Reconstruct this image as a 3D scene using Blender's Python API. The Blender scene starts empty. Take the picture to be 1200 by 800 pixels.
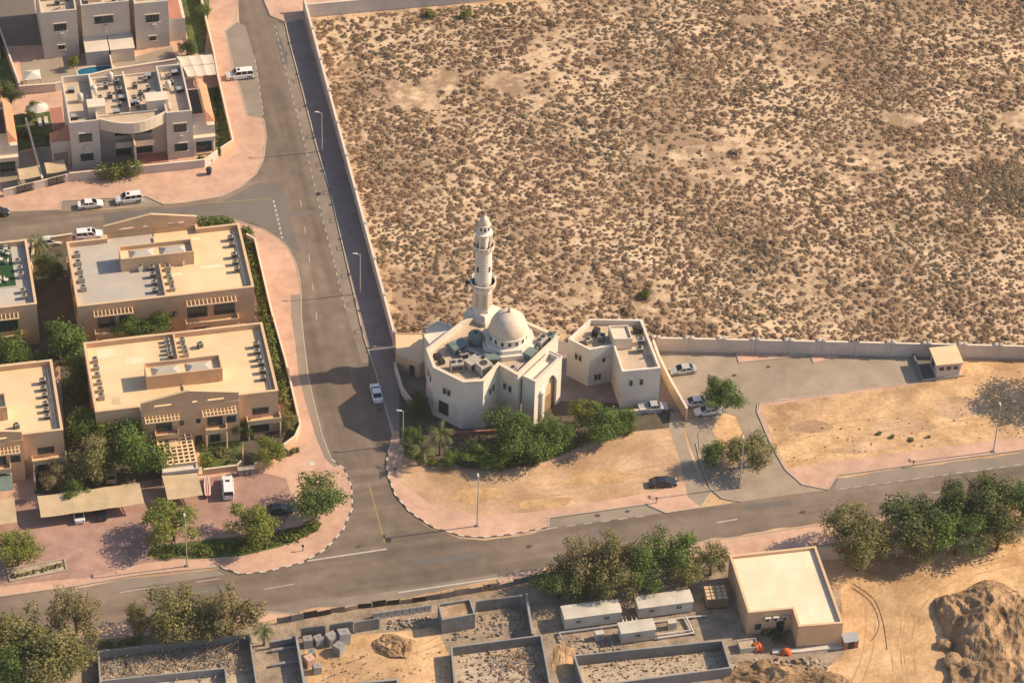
import bpy, bmesh, math, random
import numpy as np
from mathutils import Vector, Matrix
from mathutils.noise import noise as pnoise
random.seed(7)
SC = bpy.context.scene
COL = SC.collection
PI = math.pi
rad = math.radians

# ------------------------------------------------------------------ survey of the photograph
FPX, TILT, ROLL, SCALE = 3900.0, rad(40.5), rad(2.0), 6.6
DIST = FPX / SCALE
HGT = DIST * math.sin(TILT)
_c, _s = math.cos(TILT), math.sin(TILT)
_F = Vector((0, _c, -_s)); _R0 = Vector((1, 0, 0)); _U0 = Vector((0, _s, _c))
_R = _R0 * math.cos(ROLL) + _U0 * math.sin(ROLL)
_U = _U0 * math.cos(ROLL) - _R0 * math.sin(ROLL)
CAMPOS = Vector((0, -DIST * _c, HGT))
GRID = rad(13.2)                       # street grid direction


def W(px, py, z=0.0):
    d = _F + _R * ((px - 600) / FPX) + _U * ((400 - py) / FPX)
    t = (z - HGT) / d.z
    p = CAMPOS + d * t
    return (p.x, p.y)


def W3(px, py, z=0.0):
    x, y = W(px, py, z)
    return (x, y, z)


def WL(pts, z=0.0):
    return [W(a, b, z) for a, b in pts]


# ------------------------------------------------------------------ mesh builder
def area2(p):
    return sum(p[i][0] * p[(i + 1) % len(p)][1] - p[(i + 1) % len(p)][0] * p[i][1] for i in range(len(p)))


def ccw(p):
    p = list(p)
    return p if area2(p) > 0 else p[::-1]


def inset(poly, d):
    p = ccw(poly); n = len(p); out = []
    for i in range(n):
        a, b, c = Vector(p[i - 1]), Vector(p[i]), Vector(p[(i + 1) % n])
        e1 = (b - a).normalized(); e2 = (c - b).normalized()
        n1 = Vector((-e1.y, e1.x)); n2 = Vector((-e2.y, e2.x))
        k = 1 + n1.dot(n2)
        m = (n1 + n2) / max(k, .2)
        out.append(tuple(b + m * d))
    return out


class MB:
    def __init__(s):
        s.v = []; s.f = []; s.m = []

    def add(s, vs, fs, m=0):
        o = len(s.v)
        s.v += [tuple(v) for v in vs]
        s.f += [[i + o for i in f] for f in fs]
        s.m += [m] * len(fs)
        return s

    def box(s, x0, y0, z0, x1, y1, z1, m=0):
        return s.add([(x0, y0, z0), (x1, y0, z0), (x1, y1, z0), (x0, y1, z0), (x0, y0, z1), (x1, y0, z1), (x1, y1, z1), (x0, y1, z1)],
                     [(0, 3, 2, 1), (4, 5, 6, 7), (0, 1, 5, 4), (1, 2, 6, 5), (2, 3, 7, 6), (3, 0, 4, 7)], m)

    def rbox(s, cx, cy, z0, sx, sy, sz, rz=0, m=0, taper=1.0):
        c, n = math.cos(rz), math.sin(rz); vs = []
        for z, k in ((z0, 1), (z0 + sz, taper)):
            for a, b in ((-1, -1), (1, -1), (1, 1), (-1, 1)):
                x, y = a * sx / 2 * k, b * sy / 2 * k
                vs.append((cx + x * c - y * n, cy + x * n + y * c, z))
        return s.add(vs, [(0, 3, 2, 1), (4, 5, 6, 7), (0, 1, 5, 4), (1, 2, 6, 5), (2, 3, 7, 6), (3, 0, 4, 7)], m)

    def bar(s, p, q, w, h, m=0):
        p = Vector(p); q = Vector(q); d = (q - p).normalized()
        up = Vector((0, 0, 1)) if abs(d.z) < .95 else Vector((0, 1, 0))
        a = d.cross(up).normalized() * w / 2; b = a.cross(d).normalized() * h / 2
        vs = [p - a - b, p + a - b, p + a + b, p - a + b, q - a - b, q + a - b, q + a + b, q - a + b]
        return s.add(vs, [(0, 1, 2, 3), (7, 6, 5, 4), (0, 4, 5, 1), (1, 5, 6, 2), (2, 6, 7, 3), (3, 7, 4, 0)], m)

    def tube(s, p, q, r, n=8, m=0, r2=None, cap=True):
        p = Vector(p); q = Vector(q); d = (q - p).normalized()
        up = Vector((0, 0, 1)) if abs(d.z) < .95 else Vector((0, 1, 0))
        a = d.cross(up).normalized(); b = a.cross(d).normalized(); r2 = r if r2 is None else r2
        vs = [p + (a * math.cos(2 * PI * i / n) + b * math.sin(2 * PI * i / n)) * r for i in range(n)]
        vs += [q + (a * math.cos(2 * PI * i / n) + b * math.sin(2 * PI * i / n)) * r2 for i in range(n)]
        fs = [(i, i + n, (i + 1) % n + n, (i + 1) % n) for i in range(n)]
        if cap:
            fs += [tuple(range(n)), tuple(range(2 * n - 1, n - 1, -1))]
        return s.add(vs, fs, m)

    def lathe(s, prof, n=24, cx=0, cy=0, m=0, rot=0):
        vs = []; k = len(prof)
        for r, z in prof:
            vs += [(cx + r * math.cos(2 * PI * i / n + rot), cy + r * math.sin(2 * PI * i / n + rot), z) for i in range(n)]
        fs = [(j * n + i, j * n + (i + 1) % n, (j + 1) * n + (i + 1) % n, (j + 1) * n + i) for j in range(k - 1) for i in range(n)]
        if prof[0][0] > 1e-4: fs.append(tuple(range(n - 1, -1, -1)))
        if prof[-1][0] > 1e-4: fs.append(tuple(range((k - 1) * n, k * n)))
        return s.add(vs, fs, m)

    def prism(s, poly, z0, z1, m=0, mt=None, bottom=False):
        p = ccw(poly); n = len(p)
        s.add([(x, y, z0) for x, y in p] + [(x, y, z1) for x, y in p], [(i, (i + 1) % n, (i + 1) % n + n, i + n) for i in range(n)], m)
        s.add([(x, y, z1) for x, y in p], [tuple(range(n))], m if mt is None else mt)
        if bottom: s.add([(x, y, z0) for x, y in p], [tuple(range(n - 1, -1, -1))], m)
        return s

    def flat(s, poly, z, m=0):
        p = ccw(poly)
        return s.add([(x, y, z) for x, y in p], [tuple(range(len(p)))], m)

    def shell(s, poly, z0, z1, zin, t=.3, m=0, mt=None):
        """outer walls z0..z1 with a parapet of thickness t standing above an inner roof at zin (roof not included)"""
        p = ccw(poly); q = inset(p, t); n = len(p)
        vs = [(x, y, z0) for x, y in p] + [(x, y, z1) for x, y in p] + [(x, y, z1) for x, y in q] + [(x, y, zin) for x, y in q]
        mt = m if mt is None else mt
        s.add(vs, [(i, (i + 1) % n, (i + 1) % n + n, i + n) for i in range(n)] + [(i + 2 * n, (i + 1) % n + 2 * n, (i + 1) % n + 3 * n, i + 3 * n) for i in range(n)], m)
        s.add(vs, [(i + n, (i + 1) % n + n, (i + 1) % n + 2 * n, i + 2 * n) for i in range(n)], mt)
        return s

    def ribbon(s, path, w, z0, z1, ms=(0,), step=None, closed=False):
        """kerb/wall strip along a path of 2D points; materials alternate every step metres"""
        pts = [Vector(p) for p in path]
        if step:
            out = [pts[0]]; acc = 0
            for a, b in zip(pts, pts[1:]):
                L = (b - a).length; d = (b - a) / max(L, 1e-6); t = step - acc
                while t < L - 1e-6:
                    out.append(a + d * t); t += step
                acc = (L - (t - step)); out.append(b)
            pts = [out[0]] + [q for p_, q in zip(out, out[1:]) if (q - p_).length > .02]
        n = len(pts); lft = []; rgt = []
        for i in range(n):
            d1 = (pts[i] - pts[i - 1]).normalized() if i else (pts[1] - pts[0]).normalized()
            d2 = (pts[i + 1] - pts[i]).normalized() if i < n - 1 else d1
            nn = Vector((-(d1.y + d2.y), d1.x + d2.x))
            nn = nn.normalized() / max(.5, math.sqrt(max(0, (1 + d1.dot(d2)) / 2)))
            lft.append(pts[i] + nn * w / 2); rgt.append(pts[i] - nn * w / 2)
        acc = 0.0
        for i in range(n - 1):
            mm = ms[int(acc / (step or 1)) % len(ms)] if len(ms) > 1 else ms[0]
            acc += (pts[i + 1] - pts[i]).length + 1e-4
            vs = [(*rgt[i], z0), (*rgt[i + 1], z0), (*lft[i + 1], z0), (*lft[i], z0), (*rgt[i], z1), (*rgt[i + 1], z1), (*lft[i + 1], z1), (*lft[i], z1)]
            fs = [(4, 5, 6, 7), (0, 1, 5, 4), (2, 3, 7, 6)]
            if i == 0: fs.append((3, 0, 4, 7))
            if i == n - 2: fs.append((1, 2, 6, 5))
            s.add(vs, fs, mm)
        return s

    def mesh(s, name, mats, smooth=False):
        me = bpy.data.meshes.new(name)
        me.from_pydata(s.v, [], s.f)
        for m in (mats if isinstance(mats, (list, tuple)) else [mats]): me.materials.append(m)
        me.polygons.foreach_set('material_index', s.m)
        if smooth: me.polygons.foreach_set('use_smooth', [True] * len(me.polygons))
        me.update()
        return me

    def build(s, name, mats, parent=None, loc=(0, 0, 0), rz=0, smooth=False):
        return link(name, s.mesh(name, mats, smooth), parent, loc, rz)


def link(name, me, parent=None, loc=(0, 0, 0), rz=0, scale=(1, 1, 1)):
    o = bpy.data.objects.new(name, me); COL.objects.link(o)
    o.location = loc; o.rotation_euler = (0, 0, rz); o.scale = scale
    if parent is not None:
        o.parent = parent; KIDS.setdefault(parent.name, []).append(o)
    return o


KIDS = {}


def tag(o, label=None, cat=None, group=None, kind=None):
    if label: o['label'] = label
    if cat: o['category'] = cat
    if group: o['group'] = group
    if kind: o['kind'] = kind
    return o


def thing(name, label, cat, loc=(0, 0, 0), rz=0, group=None, scale=(1, 1, 1)):
    o = bpy.data.objects.new(name, None); COL.objects.link(o)
    o.empty_display_size = .5
    o.location = loc; o.rotation_euler = (0, 0, rz); o.scale = scale
    return tag(o, label, cat, group)


def copy_tree(o, parent=None):
    c = o.copy(); COL.objects.link(c)
    if parent is not None:
        c.parent = parent; KIDS.setdefault(parent.name, []).append(c)
    for ch in list(KIDS.get(o.name, [])): copy_tree(ch, c)
    return c


def dup(src, loc, rz, label, group=None, scale=None):
    c = copy_tree(src); c.location = loc; c.rotation_euler = (0, 0, rz); c['label'] = label
    if group: c['group'] = group
    if scale: c.scale = scale
    return c


def struct(o):
    o['kind'] = 'structure'; return o


ORD = ['first', 'second', 'third', 'fourth', 'fifth', 'sixth', 'seventh', 'eighth', 'ninth', 'tenth']

# ------------------------------------------------------------------ materials
def srgb(r, g, b):
    f = lambda c: (c / 12.92 if c <= .04045 else ((c + .055) / 1.055) ** 2.4)
    return (f(r / 255), f(g / 255), f(b / 255))


def mat(name, col, rough=.85, var=.12, scale=1.0, fine=8.0, bump=0.0, spec=.3, metal=0.0, col2=None, big=None, world=False, streak=None):
    """base colour with two octaves of real dirt / wear variation"""
    m = bpy.data.materials.new(name); m.use_nodes = True
    nt = m.node_tree; N = nt.nodes; L = nt.links
    b = N['Principled BSDF']
    b.inputs['Roughness'].default_value = rough
    b.inputs['Specular IOR Level'].default_value = spec
    b.inputs['Metallic'].default_value = metal
    if var <= 0:
        b.inputs['Base Color'].default_value = (*col, 1); return m
    if world:
        co = N.new('ShaderNodeNewGeometry').outputs['Position']
    else:
        co = N.new('ShaderNodeTexCoord').outputs['Object']
    n1 = N.new('ShaderNodeTexNoise'); n1.inputs['Scale'].default_value = scale; n1.inputs['Detail'].default_value = 5; n1.inputs['Roughness'].default_value = .6
    n2 = N.new('ShaderNodeTexNoise'); n2.inputs['Scale'].default_value = fine; n2.inputs['Detail'].default_value = 4
    L.new(co, n1.inputs['Vector']); L.new(co, n2.inputs['Vector'])
    ramp = N.new('ShaderNodeValToRGB'); r = ramp.color_ramp
    r.elements[0].position = .3; r.elements[1].position = .7
    lo = tuple(c * (1 - var) for c in col); hi = tuple(min(1, c * (1 + var)) for c in (col2 or col))
    r.elements[0].color = (*lo, 1); r.elements[1].color = (*hi, 1)
    L.new(n1.outputs['Fac'], ramp.inputs['Fac'])
    mr = N.new('ShaderNodeMapRange'); mr.inputs[1].default_value = .25; mr.inputs[2].default_value = .75
    mr.inputs[3].default_value = 1 - var; mr.inputs[4].default_value = 1 + var
    L.new(n2.outputs['Fac'], mr.inputs[0])
    mx = N.new('ShaderNodeVectorMath'); mx.operation = 'SCALE'
    L.new(ramp.outputs['Color'], mx.inputs[0]); L.new(mr.outputs[0], mx.inputs['Scale'])
    out = mx.outputs[0]
    if big:
        n3 = N.new('ShaderNodeTexNoise'); n3.inputs['Scale'].default_value = big[0]; n3.inputs['Detail'].default_value = 2
        L.new(co, n3.inputs['Vector'])
        m2 = N.new('ShaderNodeMapRange'); m2.inputs[1].default_value = .35; m2.inputs[2].default_value = .65
        m2.inputs[3].default_value = 1 - big[1]; m2.inputs[4].default_value = 1 + big[1]
        L.new(n3.outputs['Fac'], m2.inputs[0])
        v = N.new('ShaderNodeVectorMath'); v.operation = 'SCALE'
        L.new(out, v.inputs[0]); L.new(m2.outputs[0], v.inputs['Scale']); out = v.outputs[0]
    if streak is not None:
        mp = N.new('ShaderNodeMapping'); mp.inputs['Rotation'].default_value = (0, 0, -streak); mp.inputs['Scale'].default_value = (.018, .55, 1)
        mp.vector_type = 'POINT'
        rt = N.new('ShaderNodeVectorRotate'); rt.rotation_type = 'Z_AXIS'; rt.inputs['Angle'].default_value = -streak
        ms = N.new('ShaderNodeVectorMath'); ms.operation = 'MULTIPLY'; ms.inputs[1].default_value = (.016, .42, 1)
        n4 = N.new('ShaderNodeTexNoise'); n4.inputs['Scale'].default_value = 1; n4.inputs['Detail'].default_value = 4
        L.new(co, rt.inputs['Vector']); L.new(rt.outputs[0], ms.inputs[0]); L.new(ms.outputs[0], n4.inputs['Vector'])
        m4 = N.new('ShaderNodeMapRange'); m4.inputs[1].default_value = .3; m4.inputs[2].default_value = .7; m4.inputs[3].default_value = .76; m4.inputs[4].default_value = 1.2
        L.new(n4.outputs['Fac'], m4.inputs[0]); v4 = N.new('ShaderNodeVectorMath'); v4.operation = 'SCALE'
        L.new(out, v4.inputs[0]); L.new(m4.outputs[0], v4.inputs['Scale']); out = v4.outputs[0]; N.remove(mp)
    L.new(out, b.inputs['Base Color'])
    if bump:
        bp = N.new('ShaderNodeBump'); bp.inputs['Strength'].default_value = bump; bp.inputs['Distance'].default_value = .1
        L.new(n2.outputs['Fac'], bp.inputs['Height']); L.new(bp.outputs['Normal'], b.inputs['Normal'])
    return m


def leafmat(name, c1, c2, scale=.7, trans=.30):
    m = bpy.data.materials.new(name); m.use_nodes = True
    nt = m.node_tree; N = nt.nodes; L = nt.links; b = N['Principled BSDF']
    b.inputs['Roughness'].default_value = .6; b.inputs['Specular IOR Level'].default_value = .25
    co = N.new('ShaderNodeNewGeometry')
    n1 = N.new('ShaderNodeTexNoise'); n1.inputs['Scale'].default_value = scale; n1.inputs['Detail'].default_value = 3
    L.new(co.outputs['Position'], n1.inputs['Vector'])
    mp = N.new('ShaderNodeMath'); mp.operation = 'MULTIPLY_ADD'; mp.inputs[1].default_value = .5
    L.new(co.outputs['Random Per Island'], mp.inputs[0]); 
    sc = N.new('ShaderNodeMath'); sc.operation = 'MULTIPLY_ADD'; sc.inputs[1].default_value = 1.1; sc.inputs[2].default_value = -.3
    L.new(n1.outputs['Fac'], sc.inputs[0]); L.new(sc.outputs[0], mp.inputs[2])
    r = N.new('ShaderNodeValToRGB'); r.color_ramp.elements[0].color = (*c1, 1); r.color_ramp.elements[1].color = (*c2, 1)
    r.color_ramp.elements[0].position = .15; r.color_ramp.elements[1].position = .85
    L.new(mp.outputs[0], r.inputs['Fac']); L.new(r.outputs['Color'], b.inputs['Base Color'])
    if trans:
        t = N.new('ShaderNodeBsdfTranslucent'); L.new(r.outputs['Color'], t.inputs['Color'])
        mix = N.new('ShaderNodeMixShader'); mix.inputs[0].default_value = trans
        L.new(b.outputs[0], mix.inputs[1]); L.new(t.outputs[0], mix.inputs[2])
        L.new(mix.outputs[0], N['Material Output'].inputs['Surface'])
    return m


M = {}
M['sand'] = mat('sand', (.46, .305, .17), .95, .16, .12, 1.6, .4, big=(.03, .10), col2=(.50, .35, .21), world=True)
M['lot_sand'] = mat('lot_sand', (.45, .265, .130), .95, .19, .22, 1.5, .6, col2=(.57, .38, .215), big=(.07, .20), world=True)
M['pale_sand'] = mat('pale_sand', (.42, .26, .15), .95, .16, .12, 1.5, .4, col2=(.50, .335, .215), big=(.06, .15), world=True)
M['shoulder'] = mat('shoulder_asphalt', (.215, .172, .138), .88, .10, .3, 5, .15, col2=(.245, .198, .16), big=(.05, .12), world=True)
M['field_sand'] = mat('field_sand', (.50, .345, .215), .95, .16, .22, 1.8, .5, col2=(.61, .445, .295), big=(.035, .12), world=True)
M['asphalt'] = mat('asphalt', (.170, .127, .097), .85, .09, .35, 5, .15, col2=(.200, .154, .120), big=(.04, .16), world=True, streak=rad(14))
M['asphalt_ns'] = mat('asphalt_side', (.160, .121, .094), .85, .09, .35, 5, .15, col2=(.190, .145, .112), big=(.04, .16), world=True, streak=rad(103))
M['asphalt_grey'] = mat('asphalt_grey', (.150, .130, .115), .85, .08, .35, 5, .15, big=(.05, .12), world=True)
M['bay'] = mat('bay_paving', (.25, .205, .165), .9, .10, .3, 4, .1, big=(.06, .10), world=True)
M['park'] = mat('car_park_paving', (.30, .235, .18), .9, .09, .3, 4, .1, col2=(.33, .265, .205), big=(.05, .10), world=True)
M['pink'] = mat('pink_paving', (.49, .30, .218), .9, .09, .4, 5, .15, col2=(.54, .345, .255), big=(.07, .10), world=True)
M['brickred'] = mat('courtyard_paving', (.33, .195, .155), .9, .12, .4, 5, .15, col2=(.38, .235, .19), big=(.08, .12), world=True)
M['shade_paving'] = mat('shade_toned_paving', (.235, .175, .15), .9, .10, .4, 5, .15, col2=(.25, .20, .185), big=(.07, .10), world=True)  # pink paving greyed and darkened: shade put into the colour
M['roof_pale'] = mat('roof_pale', (.76, .61, .44), .9, .07, .35, 3, .08, big=(.10, .06))
M['soil'] = mat('garden_soil', (.105, .085, .06), .95, .22, .5, 3, .4, world=True)
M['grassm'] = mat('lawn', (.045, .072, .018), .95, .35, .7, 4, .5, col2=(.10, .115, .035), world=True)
M['paint'] = mat('road_paint', (.47, .425, .37), .7, .14, 1.5, 7, world=True)
M['yellow'] = mat('yellow_paint', (.38, .275, .085), .7, .14, 1.5, 7, world=True)
M['kerb'] = mat('kerb_concrete', (.40, .34, .28), .9, .10, 1, 5)
M['kerb_w'] = mat('kerb_white', (.56, .51, .45), .8, .12, 1, 5)
M['kerb_k'] = mat('kerb_black', (.085, .078, .072), .8, .12, 1, 5)
M['tan'] = mat('tan_render', (.62, .41, .25), .9, .08, .5, 5, .08, big=(.12, .06))
M['tan_lt'] = mat('tan_trim', (.60, .42, .26), .9, .06, .5, 5, .08)
M['roof_cream'] = mat('roof_cream', (.70, .51, .31), .9, .07, .35, 3, .08, big=(.10, .06))
M['roof_grey'] = mat('roof_grey', (.44, .39, .34), .9, .07, .3, 3, .08, big=(.10, .05))
M['terrace'] = mat('terrace_orange', (.60, .34, .13), .9, .08, .4, 4)
M['white_wall'] = mat('cream_render', (.58, .50, .42), .9, .06, .4, 4, .08, big=(.10, .06))
M['white_trim'] = mat('cream_trim', (.66, .55, .43), .9, .06, .5, 4, .08)
M['mosque'] = mat('mosque_render', (.70, .62, .525), .9, .07, .4, 4, .08, big=(.12, .06))
M['mosque_roof'] = mat('mosque_roof', (.50, .39, .29), .9, .12, .4, 3, .1)
M['stone_lt'] = mat('dome_stone', (.64, .53, .41), .75, .12, 1.2, 5, .10)
M['wall_pale'] = mat('boundary_wall', (.58, .51, .445), .9, .09, .3, 4, .1)
M['tile'] = mat('clay_tile', (.55, .235, .135), .8, .15, 1.5, 8, .2)
M['pavered'] = mat('red_terrace', (.36, .16, .12), .9, .12, .8, 6)
M['glass'] = mat('dark_glass', (.022, .050, .052), .08, .0, spec=.6)
M['dark'] = mat('dark_metal', (.035, .033, .033), .6, .1)
M['frame'] = mat('window_frame', (.10, .095, .09), .5, .1)
M['frame_w'] = mat('pale_frame', (.50, .44, .37), .6, .08)
M['fabric'] = mat('shade_fabric', (.50, .375, .235), .9, .08, .5, 4, .05, big=(.25, .06))
M['concrete'] = mat('raw_concrete', (.27, .255, .245), .92, .13, .7, 5, .2, big=(.2, .10))
M['concrete_d'] = mat('weathered_block', (.20, .188, .178), .92, .14, .7, 5, .25, big=(.2, .12))
M['debris'] = mat('debris_ground', (.42, .335, .25), .95, .25, .5, 2.5, .6, world=True)
M['site'] = mat('site_ground', (.235, .18, .135), .95, .25, .35, 2.2, .6, col2=(.34, .26, .19), world=True)  # brown darkened to carry tree shade over the site
M['wood'] = mat('weathered_wood', (.28, .185, .11), .9, .2, 1, 6)
M['metal'] = mat('galvanised', (.42, .42, .42), .45, .1, 1, 6, metal=.4)
M['ac'] = mat('ac_casing', (.40, .36, .31), .6, .12, 1, 6)
M['ac_d'] = mat('ac_grille', (.06, .058, .056), .7, .1)
M['teal'] = mat('teal_cover', (.15, .20, .185), .8, .15, .7, 5)
M['cabin_w'] = mat('cabin_sheet', (.52, .47, .40), .7, .09, .4, 4, .05, big=(.2, .09))
M['pipe'] = mat('pipe_white', (.60, .56, .52), .5, .08)
M['orange'] = mat('orange_cloth', (.60, .13, .03), .8, .12)
M['red'] = mat('red_stripe', (.38, .06, .045), .6, .08)
M['water'] = mat('pool_water', (.015, .13, .24), .06, .1, 2, 9, spec=.6)
M['bin'] = mat('bin_plastic', (.035, .04, .045), .5, .1)
M['bark'] = mat('bark', (.14, .095, .062), .95, .2, 3, 12, .4)
M['dirt'] = mat('dirt_mound', (.135, .080, .045), .95, .22, .26, 2.2, .9, col2=(.38, .245, .135), world=True)
M['rock'] = mat('rock', (.25, .205, .165), .95, .2, .8, 4, .5)
M['lamp'] = mat('lamp_post_grey', (.40, .37, .34), .5, .08)
M['tyre'] = mat('tyre', (.018, .018, .018), .85, 0)
M['rim'] = mat('rim', (.42, .42, .43), .35, 0, metal=.7)
M['carglass'] = mat('car_glass', (.012, .015, .018), .06, 0, spec=.6)
M['headl'] = mat('headlamp_lens', (.6, .6, .6), .12, 0, spec=.6)
M['taill'] = mat('taillamp_lens', (.30, .015, .012), .2, 0, spec=.6)
def carpaint(n, c):
    m = mat(n, c, .3, 0, spec=.5); m.node_tree.nodes['Principled BSDF'].inputs['Coat Weight'].default_value = .5; return m
M['car_white'] = carpaint('car_white', (.72, .71, .70))
M['car_silver'] = carpaint('car_silver', (.40, .41, .42))
M['car_black'] = carpaint('car_black', (.018, .018, .02))
M['car_beige'] = carpaint('car_beige', (.50, .38, .22))
M['roof_stain_a'] = mat('roof_coating_old', (.56, .41, .255), .9, .10, .8, 3, .08)
M['roof_stain_b'] = mat('roof_coating_new', (.79, .62, .42), .9, .08, .8, 3, .08)
M['track'] = mat('vehicle_track_sand', (.40, .235, .115), .95, .17, .3, 2, .5, col2=(.50, .32, .17), world=True)
M['oil'] = mat('oil_stain', (.075, .060, .050), .7, .25, 1.2, 4, world=True)
M['turf'] = mat('roof_turf', (.018, .060, .022), .95, .2, 1, 6)
M['clear'] = M['headl']
LEAF = {
 'green': leafmat('leaf_green', (.036, .074, .016), (.190, .265, .055), trans=.36),
 'bright': leafmat('leaf_bright', (.070, .105, .018), (.31, .32, .055)),
 'olive': leafmat('leaf_olive', (.085, .088, .030), (.33, .295, .110)),
 'grey': leafmat('leaf_grey', (.130, .110, .050), (.39, .310, .150)),
 'dark': leafmat('leaf_dark', (.038, .058, .020), (.150, .175, .050)),
 'palm': leafmat('leaf_palm', (.050, .075, .024), (.21, .22, .08)),
 'shrub_olive': leafmat('leaf_shrub_olive', (.105, .072, .046), (.270, .192, .108), .12, .0),
 'shrub': leafmat('leaf_shrub', (.118, .070, .044), (.335, .205, .118), .09, .0),
 'hedge': leafmat('leaf_hedge', (.055, .082, .016), (.23, .245, .050)),
}

# brown leaf litter lies between the shrubs of the field: real patches in the ground colour
def litter(m):
    nt = m.node_tree; N = nt.nodes; L = nt.links; b = N['Principled BSDF']
    src = b.inputs['Base Color'].links[0].from_socket
    geo = N.new('ShaderNodeNewGeometry')
    a = N.new('ShaderNodeTexNoise'); a.inputs['Scale'].default_value = .42; a.inputs['Detail'].default_value = 8; a.inputs['Roughness'].default_value = .68
    c = N.new('ShaderNodeTexNoise'); c.inputs['Scale'].default_value = .05; c.inputs['Detail'].default_value = 3
    L.new(geo.outputs['Position'], a.inputs['Vector']); L.new(geo.outputs['Position'], c.inputs['Vector'])
    ad = N.new('ShaderNodeMath'); ad.operation = 'ADD'; L.new(a.outputs['Fac'], ad.inputs[0]); L.new(c.outputs['Fac'], ad.inputs[1])
    mr = N.new('ShaderNodeMapRange'); mr.inputs[1].default_value = .93; mr.inputs[2].default_value = 1.10; mr.inputs[3].default_value = 0; mr.inputs[4].default_value = .74
    L.new(ad.outputs[0], mr.inputs[0])
    mx = N.new('ShaderNodeMix'); mx.data_type = 'RGBA'; L.new(mr.outputs[0], mx.inputs['Factor']); L.new(src, mx.inputs['A']); mx.inputs['B'].default_value = (.225, .138, .084, 1)
    L.new(mx.outputs['Result'], b.inputs['Base Color'])
litter(M['field_sand'])
# ------------------------------------------------------------------ reusable kit
_wc = {}


def window(parent, x, y, z, w, h, rz=0.0, n=2, fm='frame', style='rect', proud=.03):
    """window part (frame) with its pane as sub-part; local -y faces out"""
    key = (w, h, n, fm, style)
    if key not in _wc:
        b = MB(); t = .09
        b.box(0, -proud - .09, 0, w, .05 - proud, t); b.box(0, -proud - .09, h - t, w, .05 - proud, h)
        b.box(0, -proud - .09, t, t, .05 - proud, h - t); b.box(w - t, -proud - .09, t, w, .05 - proud, h - t)
        for i in range(1, n):
            xx = w * i / n
            b.box(xx - .035, -proud - .07, t, xx + .035, .05 - proud, h - t)
        if style == 'grid':
            b.box(t, -proud - .075, h * .62, w - t, .05 - proud, h * .62 + .06)
        g = MB(); g.box(t, -proud - .02, t, w - t, .045 - proud, h - t)
        _wc[key] = (b.mesh('window', M[fm]), g.mesh('pane', M['glass']))
    f = link('window', _wc[key][0], parent, (x, y, z), rz)
    link('pane', _wc[key][1], f)
    return f


def make_ac():
    r = thing('air_conditioner', 'x', 'air conditioner')
    b = MB(); b.box(-.5, -.42, .12, .5, .42, 1.15); b.box(-.47, -.39, 1.15, .47, .39, 1.19)
    b.build('casing', M['ac'], r)
    f = MB(); f.lathe([(.33, 1.195), (.33, 1.26), (.27, 1.26), (.27, 1.22), (.001, 1.22)], 14); f.build('fan', M['ac_d'], r)
    g = MB()
    for k in range(5): g.box(-.42, -.45, .25 + .17 * k, .42, -.421, .36 + .17 * k)
    for k in range(5): g.box(-.53, -.34, .25 + .17 * k, -.501, .34, .36 + .17 * k)
    g.build('grille', M['ac_d'], r)
    for a in (-.4, .4):
        q = MB(); q.box(a - .06, -.45, 0, a + .06, .45, .12); q.build('foot_rail', M['dark'], r)
    return r


AC0 = make_ac(); AC_USED = [False]


def place_ac(x, y, z, rz, label, group='air conditioners on roofs', s=1.0, sz=None):
    if not AC_USED[0]:
        AC_USED[0] = True
        AC0.location = (x, y, z); AC0.rotation_euler = (0, 0, rz); AC0['label'] = label; AC0['group'] = group; AC0.scale = (s, s, sz or s)
        return AC0
    return dup(AC0, (x, y, z), rz, label, group, (s, s, sz or s))


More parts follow.
